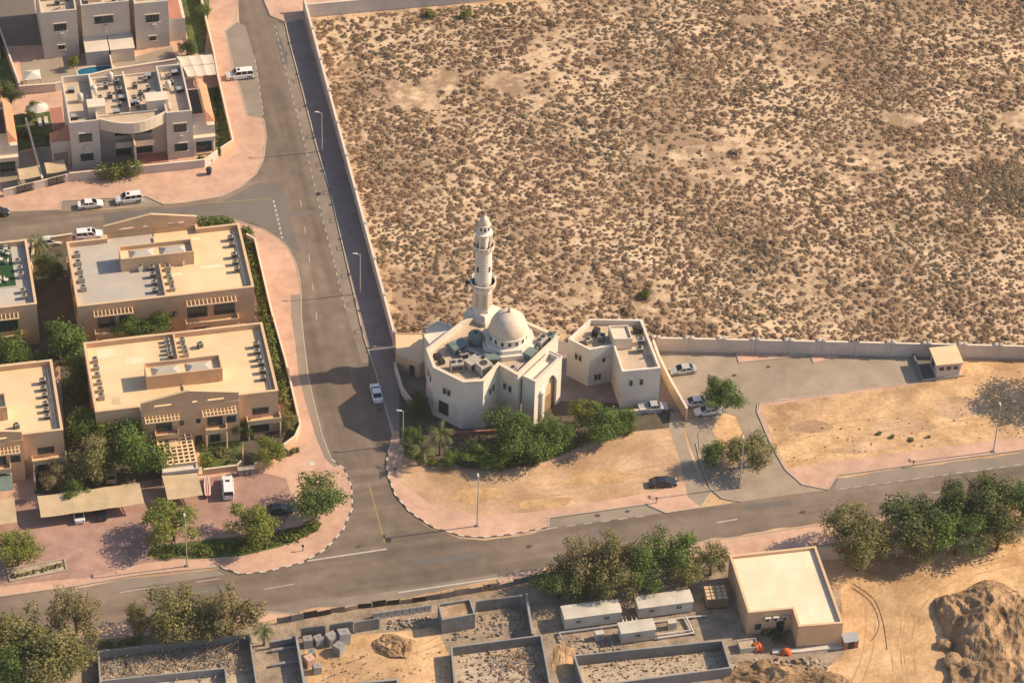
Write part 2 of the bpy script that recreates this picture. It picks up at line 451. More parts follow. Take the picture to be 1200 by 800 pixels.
# ---------------- cars
def make_car(name, label, kind, paint, loc, rz):
    """kind: sedan / suv / pickup / van.  +x is the front"""
    P_ = {'sedan': dict(L=4.8, w=.91, belt=.98, hood=.88, tail=.96, roof=1.45, cab=(-1.75, -1.05, .35, 1.25), g=.22),
          'suv': dict(L=5.0, w=.97, belt=1.18, hood=1.10, tail=1.18, roof=1.86, cab=(-2.42, -2.25, .55, 1.25), g=.26),
          'van': dict(L=5.3, w=.99, belt=1.22, hood=1.12, tail=1.22, roof=1.95, cab=(-2.58, -2.45, .70, 1.40), g=.26),
          'pickup': dict(L=5.2, w=.93, belt=1.10, hood=1.05, tail=1.05, roof=1.78, cab=(-.75, -.55, .75, 1.35), g=.28)}[kind]
    L2 = P_['L'] / 2; w = P_['w']; g = P_['g']; r = thing(name, label, 'car' if kind in ('sedan', 'suv') else kind, loc, rz)
    # body loft: stations x -> (half width, top z)
    c0, c1, c2, c3 = P_['cab']
    st = [(-L2, .80, P_['tail'] - .22), (-L2 + .12, .93, P_['tail'] - .03), (-L2 + .6, 1, P_['tail']), (c0 + .15, 1, P_['belt']), (c3, 1, P_['belt'] - .02),
          (c3 + .3, .99, P_['hood']), (L2 - .45, .95, P_['hood'] - .10), (L2 - .10, .86, P_['hood'] - .22), (L2, .72, P_['hood'] - .38)]
    b = MB(); vs = []; fs = []
    for x, k, zt in st:
        W_ = w * k
        vs += [(x, -W_ * .92, g), (x, -W_, g + .22), (x, -W_, zt - .14), (x, -W_ * .90, zt), (x, W_ * .90, zt), (x, W_, zt - .14), (x, W_, g + .22), (x, W_ * .92, g)]
    for j in range(len(st) - 1):
        for i in range(8):
            a = j * 8 + i; c = j * 8 + (i + 1) % 8
            fs.append((a, a + 8, c + 8, c))
    fs.append(tuple(range(8))); fs.append(tuple(range(len(st) * 8 - 1, len(st) * 8 - 9, -1)))
    b.add(vs, fs)
    if kind == 'pickup':
        b.box(-L2 + .1, -w * .97, P_['tail'] - .02, c0 - .05, -w * .88, P_['tail'] + .22); b.box(-L2 + .1, w * .88, P_['tail'] - .02, c0 - .05, w * .97, P_['tail'] + .22)
        b.box(-L2 + .02, -w * .9, P_['tail'] - .1, -L2 + .1, w * .9, P_['tail'] + .22)
    # roof skin with pillars
    zr = P_['roof']; zb = P_['belt'] - .03; rw = w * .78; bw = w * .90
    A = lambda x, y, z: (x, y, z)
    corners_b = [(c0, -bw), (c3, -bw), (c3, bw), (c0, bw)]; corners_t = [(c1, -rw), (c2, -rw), (c2, rw), (c1, rw)]
    b.add([(x, y, zr - .05) for x, y in corners_t] + [((x - (c1 + c2) / 2) * .93 + (c1 + c2) / 2, y * .92, zr) for x, y in corners_t],
          [(4, 5, 6, 7), (0, 1, 5, 4), (1, 2, 6, 5), (2, 3, 7, 6), (3, 0, 4, 7)])
    for (x0, y0), (x1, y1) in zip(corners_b, corners_t):
        b.bar((x0, y0, zb), (x1, y1, zr - .04), .09, .09)
    nx = (2 if kind == 'sedan' else 3)
    for i in range(1, nx):
        f = i / nx
        for s in (-1, 1):
            b.bar((c0 + (c3 - c0) * (f * .9 + .02), s * bw, zb), (c1 + (c2 - c1) * f, s * rw, zr - .04), .10, .05)
    b.build('body', M[paint], r)
    def pane(nm, q):
        m = MB(); m.add(q, [(0, 1, 2, 3)]); m.build(nm, M['carglass'], r)
    e = .004
    pane('windscreen', [(c3 + e, -bw * .95, zb), (c3 + e, bw * .95, zb), (c2 + e, rw * .95, zr - .05), (c2 + e, -rw * .95, zr - .05)])
    pane('rear_window', [(c0 - e, bw * .95, zb), (c0 - e, -bw * .95, zb), (c1 - e, -rw * .95, zr - .05), (c1 - e, rw * .95, zr - .05)])
    pane('side_window', [(c0 + .05, -bw, zb), (c3 - .05, -bw, zb), (c2 - .03, -rw, zr - .05), (c1 + .03, -rw, zr - .05)])
    pane('side_window', [(c3 - .05, bw, zb), (c0 + .05, bw, zb), (c1 + .03, rw, zr - .05), (c2 - .03, rw, zr - .05)])
    wr = .34 if kind == 'sedan' else .39
    for sx in (L2 - .92, -L2 + .98):
        for s in (-1, 1):
            y = s * (w - .10)
            t = MB(); t.tube((sx, y - .11, wr), (sx, y + .115, wr), wr, 14); wo = t.build('wheel', M['tyre'], r)
            h = MB(); h.tube((sx, y + s * .10, wr), (sx, y + s * .125, wr), wr * .62, 12); h.build('rim', M['rim'], wo)
    hz = P_['hood'] - .30
    for s in (-1, 1):
        q = MB(); q.rbox(L2 - .12, s * w * .66, hz, .2, .34, .15, s * -.35); q.build('headlight', M['headl'], r)
        q = MB(); q.rbox(-L2 + .06, s * w * .70, P_['tail'] - .32, .12, .26, .18); q.build('taillight', M['taill'], r)
        q = MB(); q.rbox(c3 - .25, s * (w + .10), zb - .02, .12, .2, .14); q.build('mirror', M[paint], r)
    if kind in ('suv', 'van'):
        q = MB(); q.box(c2 - .75, -.38, zr + .001, c2 - .25, .38, zr + .02); q.build('sunroof', M['carglass'], r)
    return r


def car_at(px, py, kind, paint, label, ang, flip=False, name='parked_car', z=.03):
    x, y = W(px, py, z)
    return make_car(name, label, kind, paint, (x, y, z), rad(ang) + (PI if flip else 0))


# ---------------- street lamp
def make_lamp(h, arm, label, px, py, ang, z=.13):
    r = thing('street_lamp', label, 'street lamp', (*W(px, py, z), z), ang, 'street lamps along the roads')
    b = MB(); b.tube((0, 0, .25), (0, 0, h), .12, 10, r2=.075); b.build('pole', M['lamp'], r)
    b = MB(); b.rbox(0, 0, 0, .55, .55, .25, 0, taper=.8); b.build('base', M['concrete'], r)
    b = MB(); b.tube((0, 0, h - .06), (arm, 0, h + .12), .06, 8); b.build('arm', M['lamp'], r)
    hd = MB(); hd.rbox(arm + .28, 0, h + .08, .9, .32, .14, 0, taper=.75); hd = hd.build('lamp_head', M['kerb_w'], r)
    ln = MB(); ln.rbox(arm + .30, 0, h + .055, .6, .24, .024); ln.build('lens', M['headl'], hd)
    return r


# ---------------- foliage
def leaf_mesh(name, blobs, n, size, seed, flat=.0, shell=.55):
    """n leaf quads spread through the given blobs (cx,cy,cz,rx,ry,rz)"""
    g = np.random.default_rng(seed)
    B = np.array(blobs, float); wts = (B[:, 3] * B[:, 4] + B[:, 3] * B[:, 5]); wts /= wts.sum()
    idx = g.choice(len(B), n, p=wts)
    d = g.normal(size=(n, 3)); d /= np.linalg.norm(d, axis=1)[:, None]
    rr = (shell + (1 - shell) * g.random(n) ** .6) * (1 + .19 * g.normal(size=n))
    c = B[idx, :3] + d * rr[:, None] * B[idx, 3:6]
    nrm = d * .9 + g.normal(size=(n, 3)) * .55 + np.array([0, 0, .35]); nrm /= np.linalg.norm(nrm, axis=1)[:, None]
    t = np.cross(nrm, g.normal(size=(n, 3))); t /= np.linalg.norm(t, axis=1)[:, None]
    b = np.cross(nrm, t); s = size * (.55 + .9 * g.random(n))[:, None]
    asp = (.55 + .35 * g.random(n))[:, None]
    v = np.stack([c - t * s, c - b * s * asp, c + t * s, c + b * s * asp], 1).reshape(-1, 3)
    return quads_mesh(name, v)


def quads_mesh(name, v, mat_=None):
    n = len(v) // 4
    me = bpy.data.meshes.new(name)
    me.vertices.add(4 * n); me.vertices.foreach_set('co', np.ascontiguousarray(v, np.float32).ravel())
    me.loops.add(4 * n); me.loops.foreach_set('vertex_index', np.arange(4 * n, dtype=np.int32))
    me.polygons.add(n); me.polygons.foreach_set('loop_start', np.arange(0, 4 * n, 4, dtype=np.int32))
    me.materials.append(mat_)
    me.update(calc_edges=True); me.validate()
    return me


def crown_blobs(seed, k=20, style='round'):
    g = random.Random(seed); out = []
    for i in range(k):
        while True:
            x, y, z = g.uniform(-1, 1), g.uniform(-1, 1), g.uniform(-1, 1)
            if x * x + y * y + z * z < 1: break
        if style == 'round':
            q = .76; r = g.uniform(.17, .37)
            out.append((x * q, y * q, z * .66 + .02, r, r, r * .9))
        elif style == 'tall':
            q = .6; r = g.uniform(.18, .32); out.append((x * q, y * q, z * .75, r, r, r * 1.2))
        else:  # wispy
            q = .78; r = g.uniform(.16, .30); out.append((x * q, y * q, z * .72, r, r, r * 1.15))
    out.append((0, 0, -.05, .5, .5, .45))
    return out


CROWN = {}
for st_, n_, sz_, sh_ in (('round', 5600, .033, .5), ('tall', 5200, .032, .45), ('wispy', 5200, .030, .40)):
    for q_ in range(6):
        CROWN[(st_, q_)] = leaf_mesh('crown', crown_blobs(31 * q_ + len(st_), 20 if st_ != 'wispy' else 30, st_), n_, sz_, 100 + q_ + len(st_) * 7, shell=sh_)


def trunk_mesh(seed):
    g = random.Random(seed); b = MB()
    b.tube((0, 0, 0), (.02, .01, .5), .032, 9, r2=.024); b.tube((.02, .01, .49), (0, .02, .78), .024, 8, r2=.014)
    for k in range(5):
        a = k * 1.26 + g.random(); z0 = g.uniform(.30, .5)
        p = Vector((.02, .01, z0)); q = Vector((math.cos(a) * .22, math.sin(a) * .22, z0 + .22)); e = q + Vector((math.cos(a + .4) * .12, math.sin(a + .4) * .12, .14))
        b.tube(p, q, .022, 7, r2=.014); b.tube(q, e, .014, 6, r2=.005)
    return b.mesh('trunk', M['bark'], True)


TRUNK = [trunk_mesh(i) for i in range(3)]
TREE_N = [0]


def tree(cx, cy, wpx, H, label, leaf='green', style='round', group=None, name='tree', squash=1.0, q=None):
    """crown centred at photo pixel (cx,cy), crown width wpx, total height H (m)"""
    zc = H * .555; x, y = W(cx, cy, zc)
    i = TREE_N[0]; TREE_N[0] += 1
    R_ = wpx / 6.6 / 2 * 1.12; rz = H * .475 * squash
    r = thing(name, label, 'tree', (x, y, 0), random.uniform(0, 6.28), group)
    o = link('crown', CROWN[(style, i % 6 if q is None else q)], r, (0, 0, zc), scale=(R_ * 1.04, R_ * 1.04 * random.uniform(.9, 1.08), rz))
    o.material_slots[0].link = 'OBJECT'; o.material_slots[0].material = LEAF[leaf]
    link('trunk', TRUNK[i % 3], r, (0, 0, 0), scale=(H, H, H * .98))
    return r


def frond_crown(seed, n=26):
    g = random.Random(seed); vs = []
    for k in range(n):
        a = k * 2.399 + g.uniform(-.2, .2); el = g.uniform(-.25, 1.05); L = g.uniform(.8, 1.05)
        pts = []; p = Vector((0, 0, 0)); e = el
        for i in range(7):
            pts.append(p.copy()); p = p + Vector((math.cos(a) * math.cos(e), math.sin(a) * math.cos(e), math.sin(e))) * L / 6; e -= .27
        side = Vector((-math.sin(a), math.cos(a), 0))
        for i in range(6):
            p0, p1 = pts[i], pts[i + 1]; d = (p1 - p0)
            wd = .17 * math.sin(PI * (i + 1.2) / 7.6)
            for s in (-1, 1):
                for h in (0, .5):
                    b0 = p0 + d * h; tip = b0 + side * s * wd + d * .8 - Vector((0, 0, wd * .45))
                    vs += [b0, b0 + d * .36, tip + d * .1, tip]
    return quads_mesh('crown', np.array([tuple(v) for v in vs]))


FROND = [frond_crown(i) for i in range(3)]


def palm(cx, cy, wpx, H, label, leaf='palm', group=None):
    x, y = W(cx, cy, H); i = TREE_N[0]; TREE_N[0] += 1
    r = thing('palm_tree', label, 'palm tree', (x, y, 0), random.uniform(0, 6), group)
    R_ = wpx / 6.6 / 2 * 1.15
    o = link('crown', FROND[i % 3], r, (0, 0, H - .2), scale=(R_, R_, R_))
    o.material_slots[0].link = 'OBJECT'; o.material_slots[0].material = LEAF[leaf]
    b = MB(); zz = 0; n = 7
    for k in range(n):
        b.tube((0, 0, H * k / n), (0, 0, H * (k + 1) / n + .02), .24 - .015 * k, 9, r2=.19 - .015 * k)
    b.build('trunk', M['bark'], r)
    return r


def hedge(path, w, h, label, leaf='hedge', z=.1, dens=26, name='hedge', cat='hedge', size=.20, group=None):
    pts = [Vector(p) for p in path]; blobs = []
    o = pts[0].copy()
    for a, b in zip(pts, pts[1:]):
        L = (b - a).length; n = max(1, int(L / (w * .55)))
        for i in range(n + 1):
            p = a + (b - a) * (i / n) - o
            k = random.uniform(.75, 1.15)
            blobs.append((p.x + random.uniform(-.15, .15) * w, p.y + random.uniform(-.15, .15) * w, h * .5, w * .5 * k, w * .5 * k, h * .5 * random.uniform(.8, 1.2)))
    tot = sum((b - a).length for a, b in zip(pts, pts[1:])) + w
    me = leaf_mesh(name, blobs, int(tot * (w + h) * dens), size, len(blobs) + 5)
    ob = link(name, me, None, (o.x, o.y, z)); ob.data.materials[0] = LEAF[leaf]
    return tag(ob, label, cat, group)


def bush(cx, cy, wpx, h, label, leaf='hedge', group=None, name='bush', z=.12):
    x, y = W(cx, cy, h * .5); r_ = wpx / 6.6 / 2; g = random.Random(int(cx * 7 + cy))
    bl = [(g.uniform(-.5, .5) * r_, g.uniform(-.5, .5) * r_, h * g.uniform(.35, .6), r_ * g.uniform(.4, .65), r_ * g.uniform(.4, .65), h * .4) for _ in range(7)]
    me = leaf_mesh(name, bl, int(120 + r_ * r_ * 130), .18, int(cx))
    o = link(name, me, None, (x, y, z)); o.data.materials[0] = LEAF[leaf]
    return tag(o, label, 'bush', group)
# ------------------------------------------------------------------ ground, roads, pavements
def sheet(name, poly, z, m):
    b = MB(); b.flat(poly, z); o = b.build(name, M[m]); return struct(o)


b = MB(); b.flat([(-700, -480), (700, -480), (700, 700), (-700, 700)], 0); struct(b.build('ground', M['sand']))

ROADR = [(300, -120), (306, -30), (309, 0), (317, 19), (334, 26), (339, 49), (352, 97), (371, 172), (386, 221), (401, 285), (411, 328), (422, 377), (428, 400), (440, 436), (452, 480), (460, 510), (456, 526), (453, 540), (454, 556), (463, 580), (480, 600), (507, 618), (540, 628), (567, 630), (600, 626), (643, 618)]
ROADR2 = [(643, 618), (700, 612), (780, 601), (820, 595), (860, 589)]
# road network as one asphalt sheet
road = [(262, -120), (279, 0), (283, 60), (290, 110), (306, 138), (312, 160), (309, 186), (300, 204), (281, 220), (258, 231), (215, 238), (192, 240), (120, 246), (70, 247), (0, 250), (-90, 258), (-90, 296), (0, 284), (60, 281), (125, 274), (178, 254), (237, 258), (272, 256), (292, 263), (310, 269), (326, 279), (337, 289), (346, 306), (351, 325), (353, 345), (353, 370), (356, 400), (361, 440), (367, 468), (378, 512), (388, 538), (403, 548), (412, 569), (413, 595), (402, 621), (381, 644), (352, 660), (312, 670), (282, 673), (257, 664), (165, 673), (114, 682), (79, 688), (0, 699), (-150, 720), (-150, 772), (0, 752), (110, 735), (200, 728), (300, 716), (360, 721), (420, 709), (500, 698), (583, 680), (640, 665), (750, 646), (853, 631), (970, 614), (1200, 584), (1400, 556), (1400, 497), (1200, 527), (981, 557), (970, 574), (930, 579), (860, 589), (820, 595), (780, 601), (757, 591), (643, 607), (643, 618)] + ROADR[::-1][1:]
sheet('road', WL(road), .02, 'asphalt')
# cross street is a greyer tarmac patch
sheet('asphalt_patch', WL([(120, 250), (215, 243), (262, 236), (300, 215), (330, 214), (352, 300), (340, 286), (322, 270), (300, 261), (237, 254), (178, 250), (125, 270)]), .024, 'asphalt_grey')
# parking bays paved lighter
sheet('parking_bay', WL([(264, 37), (277, 26), (287, 30), (299, 70), (309, 134), (306, 140), (290, 137), (283, 110), (273, 78)]), .026, 'bay')
sheet('parking_bay', WL([(72, 246.5), (72, 237), (172, 231), (190, 241)]), .026, 'bay')
sheet('parking_bay', WL([(645, 617), (645, 608), (757, 592), (778, 601), (700, 611)]), .026, 'bay')
sheet('parking_bay', WL([(976, 574), (984, 558), (1200, 528), (1400, 499), (1400, 514), (1200, 545)]), .026, 'bay')
sheet('parking_bay', WL([(120, 681), (165, 674), (250, 665), (264, 673), (190, 684), (128, 692)]), .026, 'bay')
sheet('gutter_strip', WL([(341, 346), (353, 346), (353, 370), (356, 400), (361, 440), (367, 468), (378, 512), (388, 538), (398, 545), (392, 548), (381, 538), (370, 512), (357, 468), (350, 440), (346, 400), (341, 370)]), .138, 'bay')

sheet('shoulder_lane', WL([(324, 26), (336, 32), (352, 97), (371, 172), (386, 221), (401, 285), (411, 328), (422, 377), (436, 425), (424, 425), (406, 365), (393, 310), (377, 250), (361, 180), (339, 95)]), .0255, 'shoulder')
sheet('shoulder_lane', WL([(300, 715), (352, 719), (420, 708), (500, 697), (583, 679), (583, 672), (520, 682), (440, 695), (372, 704)]), .0255, 'shoulder')
sheet('side_road', WL([(262, -120), (279, 0), (283, 60), (290, 110), (306, 138), (312, 160), (309, 186), (314, 225), (337, 289), (346, 306), (353, 345), (353, 370), (356, 400), (361, 440), (367, 468), (378, 512), (388, 538), (405, 552), (453, 546), (456, 526), (460, 510), (452, 480), (440, 436), (428, 400), (411, 328), (386, 221), (371, 172), (352, 97), (339, 49), (334, 26), (317, 19), (309, 0), (306, -30)]), .0235, 'asphalt_ns')
TOP = .13
def pave(name, poly, m, z=TOP):
    b = MB(); b.prism(WL(poly, z), 0, z); return struct(b.build(name, M[m]))

# block west of the side road: villas, courtyard, gardens
west = [(-150, 300), (0, 285), (60, 282), (125, 275), (178, 255), (237, 259), (272, 257), (292, 264), (310, 270), (326, 280), (337, 290), (346, 307), (351, 326), (353, 346), (353, 370), (356, 400), (361, 440), (367, 468), (378, 512), (388, 538), (403, 549), (412, 570), (413, 595), (402, 621), (381, 644), (352, 660), (312, 670), (282, 673), (257, 664), (165, 673), (114, 682), (79, 688), (0, 699), (-150, 720)]
pave('pavement', west, 'pink')
sheet('courtyard_paving', WL([(-150, 585), (40, 585), (180, 560), (240, 560), (300, 552), (335, 560), (345, 590), (330, 622), (280, 640), (240, 652), (165, 660), (110, 676), (60, 680), (-150, 705)], TOP), TOP + .004, 'brickred')
north = [(-150, 254), (0, 249), (70, 246), (72, 236), (170, 230), (192, 240), (215, 238), (258, 231), (281, 220), (300, 204), (309, 186), (312, 160), (309, 140), (306, 138), (290, 137), (283, 110), (273, 78), (264, 37), (277, 26), (279, 0), (262, -120), (-150, -100)]
pave('pavement', north, 'pink')
# block east of the side road: mosque plot
east = ROADR + [(643, 607), (757, 591), (780, 601), (820, 595), (833, 575), (820, 562), (806, 525), (800, 486), (768, 408), (640, 398), (462, 392), (430, 260), (356, 12), (345, -30), (340, -120)]
pave('pavement', east, 'pink')
sheet('sidewalk_shade_paving', WL([(336, 27), (355, 22), (463, 400), (470, 470), (468, 505), (462, 505), (454, 482), (441, 436), (429, 400), (412, 328), (402, 285), (387, 221), (372, 172), (353, 97), (340, 49)], TOP), TOP + .004, 'shade_paving')  # sidewalk beside the wall, its shaded tone painted in
sheet('mosque_courtyard', WL([(470, 398), (500, 392), (640, 398), (768, 410), (798, 484), (700, 475), (640, 480), (560, 520), (500, 480), (466, 460)], TOP), TOP + .007, 'shade_paving')  # paving toned grey for the shade between mosque and annex
sheet('driveway_paving', WL([(786, 482), (800, 486), (806, 525), (820, 562), (832, 576), (822, 594), (806, 582), (798, 545), (784, 500)], TOP), TOP + .014, 'park')
sheet('mosque_sand_lot', WL([(470, 530), (520, 545), (560, 552), (640, 545), (760, 500), (797, 500), (806, 560), (770, 575), (700, 588), (620, 600), (560, 604), (505, 590), (470, 566)], TOP), TOP + .006, 'pale_sand')
sheet('mosque_garden', WL([(468, 455), (500, 470), (560, 505), (640, 470), (700, 470), (790, 480), (795, 500), (700, 510), (640, 540), (560, 548), (500, 540), (468, 520)], TOP), TOP + .010, 'soil')
# car park and driveway
b = MB(); b.prism(WL([(768, 408), (900, 411), (1068, 414), (1079, 447), (890, 473), (887, 480), (903, 520), (920, 550), (940, 568), (970, 574), (930, 579), (860, 589), (833, 577), (818, 545), (806, 512), (800, 486)]), 0, .04)
struct(b.build('car_park', M['park']))
pave('pavement', [(800, 408), (862, 411), (866, 425), (950, 416), (953, 425), (985, 418), (985, 412)], 'pink', .12)
# island with two trees, sand lot with its pavement
pave('tree_island', [(818, 508), (846, 478), (862, 486), (880, 530), (889, 566), (868, 588), (846, 584), (832, 572), (820, 540)], 'park', .12)
sheet('island_sand', WL([(834, 503), (848, 484), (862, 488), (872, 512), (872, 530), (862, 548), (846, 548), (846, 525)], .12), .128, 'lot_sand')
pave('pavement', [(890, 473), (1079, 447), (1120, 448), (1130, 420), (1420, 424), (1420, 497), (1200, 527), (981, 557), (970, 574), (940, 568), (920, 550), (903, 520), (888, 482)], 'pink', .12)
sheet('sand_lot', WL([(893, 476), (1080, 449), (1126, 444), (1132, 421), (1420, 425), (1420, 480), (1200, 511), (1137, 519), (969, 542), (924, 548), (906, 520)], .12), .128, 'lot_sand')
# south side of the main road
pave('pavement', [(583, 680), (640, 665), (750, 646), (853, 631), (970, 614), (1200, 584), (1400, 556), (1400, 580), (1200, 607), (1000, 633), (860, 651), (800, 660), (640, 680), (590, 690)], 'pink', .12)
pave('pavement', [(-150, 772), (0, 752), (110, 735), (200, 728), (300, 716), (352, 720.5), (310, 728), (200, 742), (110, 750), (0, 768), (-150, 790)], 'pink', .12)
sheet('building_site_ground', WL([(-150, 790), (110, 752), (330, 728), (590, 690), (860, 652), (1000, 700), (1060, 800), (1060, 900), (-150, 900)], 0), .012, 'site')

# kerbs (real steps), black and white painted round the bends
def kerb(path, striped=False, z=0, w=.22, h=.17):
    b = MB(); b.ribbon(WL(path, z), w, 0, h, (0, 1) if striped else (2,), step=1.1 if striped else None)
    o = b.build('kerb', [M['kerb_w'], M['kerb_k'], M['kerb']]); return struct(o)

kerb(ROADR[1:14]); kerb(ROADR[13:17]); kerb(ROADR[16:], True); kerb([(643, 618), (643, 607), (757, 591), (780, 601), (820, 595), (833, 577)])
kerb([(833, 577), (820, 562), (806, 525)]); kerb([(868, 588), (846, 584), (832, 572), (820, 540), (816, 520)])
kerb([(888, 474), (887, 482), (903, 520), (920, 550), (940, 568), (970, 574)], False); kerb([(970, 574), (981, 557), (1200, 527), (1400, 497)])
kerb([(890, 473), (1079, 447)])
kerb([(388, 538), (403, 549), (412, 570), (413, 595), (402, 621), (381, 644), (352, 660), (312, 670), (282, 673), (257, 664)], True)
kerb([(257, 664), (165, 673), (114, 682)]); kerb([(114, 682), (79, 688), (0, 699), (-150, 720)])
kerb([(272, 257), (292, 264), (310, 270), (326, 280), (337, 290), (346, 307), (351, 326), (353, 346), (353, 370), (356, 400), (361, 440), (367, 468), (378, 512), (388, 538)])
kerb([(170, 230), (192, 240), (215, 238), (258, 231), (281, 220), (300, 204), (309, 186), (312, 160), (309, 140), (290, 137), (283, 110), (273, 78), (264, 37), (277, 26), (279, 0), (270, -60)])
kerb([(-150, 254), (0, 249), (70, 246), (72, 236), (170, 230)])
kerb([(583, 680), (640, 665), (750, 646), (853, 631), (970, 614), (1200, 584)], False)
kerb([(862, 411), (866, 425), (950, 416), (953, 425)]); kerb([(300, 716), (352, 720.5)])

# painted markings
def paint(name, path, w, dash=None, m='paint', z=.030):
    pts = [Vector(W(*p)) for p in path]; b = MB()
    for a, c in zip(pts, pts[1:]):
        d = (c - a); L = d.length; d /= L; nn = Vector((-d.y, d.x)) * w / 2; t = 0
        on, off = dash or (L, 1)
        while t < L - .05:
            e = min(L, t + on); p, q = a + d * t, a + d * e
            b.add([(*(p - nn), z), (*(q - nn), z), (*(q + nn), z), (*(p + nn), z)], [(0, 1, 2, 3)])
            t += on + off
    return struct(b.build(name, M[m]))

paint('road_marking', [(322, 30), (338, 95), (360, 180), (376, 250), (392, 310), (405, 365)], .14, (1.0, 1.3))
paint('road_marking', [(352, 235), (362, 300), (372, 380)], .12, (2, 6))
paint('road_marking', [(320.5, 235), (331, 280)], .32, (.75, .6))
paint('road_marking', [(299, 70), (309, 134)], .12, (1, 1.2))
paint('road_marking', [(360, 657), (453, 643)], .30)
paint('road_marking', [(467, 694), (583, 677)], .30)
paint('road_marking', [(583, 677), (623, 667)], .16, (1, 1))
paint('lane_line', [(432, 566), (451, 636)], .14, None, 'yellow')
paint('lane_line', [(150, 244), (318, 233)], .10, None, 'yellow')
paint('road_marking', [(845, 632.5), (970, 613.5)], .28, (1.6, 1.1))
paint('road_marking', [(600, 627), (643, 619), (757, 604)], .16, (1.5, 1.5))
paint('road_marking', [(984, 573), (1200, 543.5)], .14, (1.2, 1.4))
paint('road_marking', [(840, 612), (864, 608)], .22)
paint('road_marking', [(140, 694), (165, 690), (285, 674)], .14, (4, 5))
paint('road_marking', [(1040, 585), (1200, 562)], .14, (3, 5))
paint('road_marking', [(310, 690), (372, 679)], .14, (5, 4))
# long expansion joints of the car park bays
for a, c in (((866, 425), (1078, 446)),):
    pass
# manholes
for i, (px, py, lb) in enumerate([(373, 227, 'round iron manhole cover in the side road near the dashed stop line'), (455, 632, 'round iron manhole cover at the end of the yellow line'), (365, 543, 'round manhole cover in the pink paving beside the corner tree')]):
    b = MB(); b.lathe([(.55, -.02), (.55, .012), (.45, .02), (.001, .02)], 16)
    o = b.build('manhole_cover', M['dark'] if i < 2 else M['kerb_w'], None, (*W(px, py, .1), .03 if i < 2 else .15)); tag(o, lb, 'manhole cover')

g0 = random.Random(21)
def blob(name, px, py, rx, ry, m, z, rot=0, n=14):
    x, y = W(px, py); b = MB(); ps = []
    for i in range(n):
        a = 2 * PI * i / n; k = g0.uniform(.7, 1.15); u, v = math.cos(a) * rx * k, math.sin(a) * ry * k
        ps.append((x + u * math.cos(rot) - v * math.sin(rot), y + u * math.sin(rot) + v * math.cos(rot)))
    b.flat(ps, z); return struct(b.build(name, M[m]))
for px, py, r_ in ((120, 236, .35), (160, 234, .3), (700, 604, .4), (735, 599, .3), (296, 92, .4), (445, 480, .35), (820, 470, .4), (860, 440, .35), (900, 430, .3), (940, 600, .4), (420, 640, .35), (620, 640, .4)):
    blob('oil_stain', px, py, r_ * 1.6, r_, 'oil', .046 if px > 800 and py < 500 else .032, .3)
for px, py, L_, w_, rot in ((330, 60, 9, 1.3, 103), (356, 250, 1.0, 7, 103), (520, 655, 11, 1.5, 14), (700, 630, 1.2, 5.5, 14), (900, 592, 8, 1.4, 14), (200, 250, 6, 1.3, 13), (1080, 580, 1.1, 5, 14), (250, 690, 7, 1.4, 12)):
    x, y = W(px, py); b = MB(); b.rbox(x, y, .0275, L_, w_, .001, rad(rot)); struct(b.build('asphalt_repair', M['asphalt_grey']))
def drift(path, m='pale_sand', z=.0285, w=.7):
    pts = [Vector(W(*p)) for p in path]; lft = []; rgt = []
    out = []
    for a, c in zip(pts, pts[1:]):
        n = max(2, int((c - a).length / 1.5))
        for i in range(n): out.append(a + (c - a) * i / n)
    out.append(pts[-1])
    for i, p in enumerate(out):
        d = (out[min(i + 1, len(out) - 1)] - out[max(i - 1, 0)]).normalized(); nn = Vector((-d.y, d.x))
        lft.append(p); rgt.append(p + nn * w * max(.12, .6 + 1.3 * pnoise(Vector((p.x * .25, p.y * .25, 2)))))
    b = MB()
    for i in range(len(out) - 1): b.add([(*lft[i], z), (*lft[i + 1], z), (*rgt[i + 1], z), (*rgt[i], z)], [(0, 1, 2, 3)])
    return struct(b.build('sand_drift', M[m]))
drift([(480, 601), (507, 619), (540, 629), (567, 631), (600, 627), (643, 619)], w=-.7)
drift([(352, 720), (420, 709), (500, 698), (583, 680), (640, 665), (750, 646), (853, 631), (970, 614)], w=.8)
drift([(981, 558), (1200, 528)], w=-.7); drift([(79, 689), (165, 674), (257, 665)], w=-.5); drift([(890, 474), (985, 460), (1079, 448)], z=.046, w=.6)
def tracks(pts, m='track', z=.135, gap=1.5, w=.30):
    K_ = [Vector(W(*p)) for p in pts]; K_ = [K_[0] * 2 - K_[1]] + K_ + [K_[-1] * 2 - K_[-2]]; P_ = []
    for k in range(len(K_) - 3):
        for s in range(8):
            t = s / 8; p0, p1, p2, p3 = K_[k:k + 4]; P_.append(.5 * ((2 * p1) + (p2 - p0) * t + (2 * p0 - 5 * p1 + 4 * p2 - p3) * t * t + (3 * p1 - p0 - 3 * p2 + p3) * t ** 3))
    b = MB()
    for off in (-gap / 2, gap / 2):
        for i in range(len(P_) - 1):
            d = (P_[i + 1] - P_[i]).normalized(); nn = Vector((-d.y, d.x)); k0 = w * (.7 + .5 * pnoise(Vector((P_[i].x * .4, off, 1))))
            d2 = (P_[min(i + 2, len(P_) - 1)] - P_[i + 1]); d2 = d2.normalized() if d2.length > 1e-6 else d; n2 = Vector((-d2.y, d2.x)); k1 = w * (.7 + .5 * pnoise(Vector((P_[i + 1].x * .4, off, 1))))
            a_, c_ = P_[i] + nn * off, P_[i + 1] + n2 * off
            b.add([(*(a_ - nn * k0 / 2), z), (*(c_ - n2 * k1 / 2), z), (*(c_ + n2 * k1 / 2), z), (*(a_ + nn * k0 / 2), z)], [(0, 1, 2, 3)])
    return struct(b.build('vehicle_tracks', M[m]))
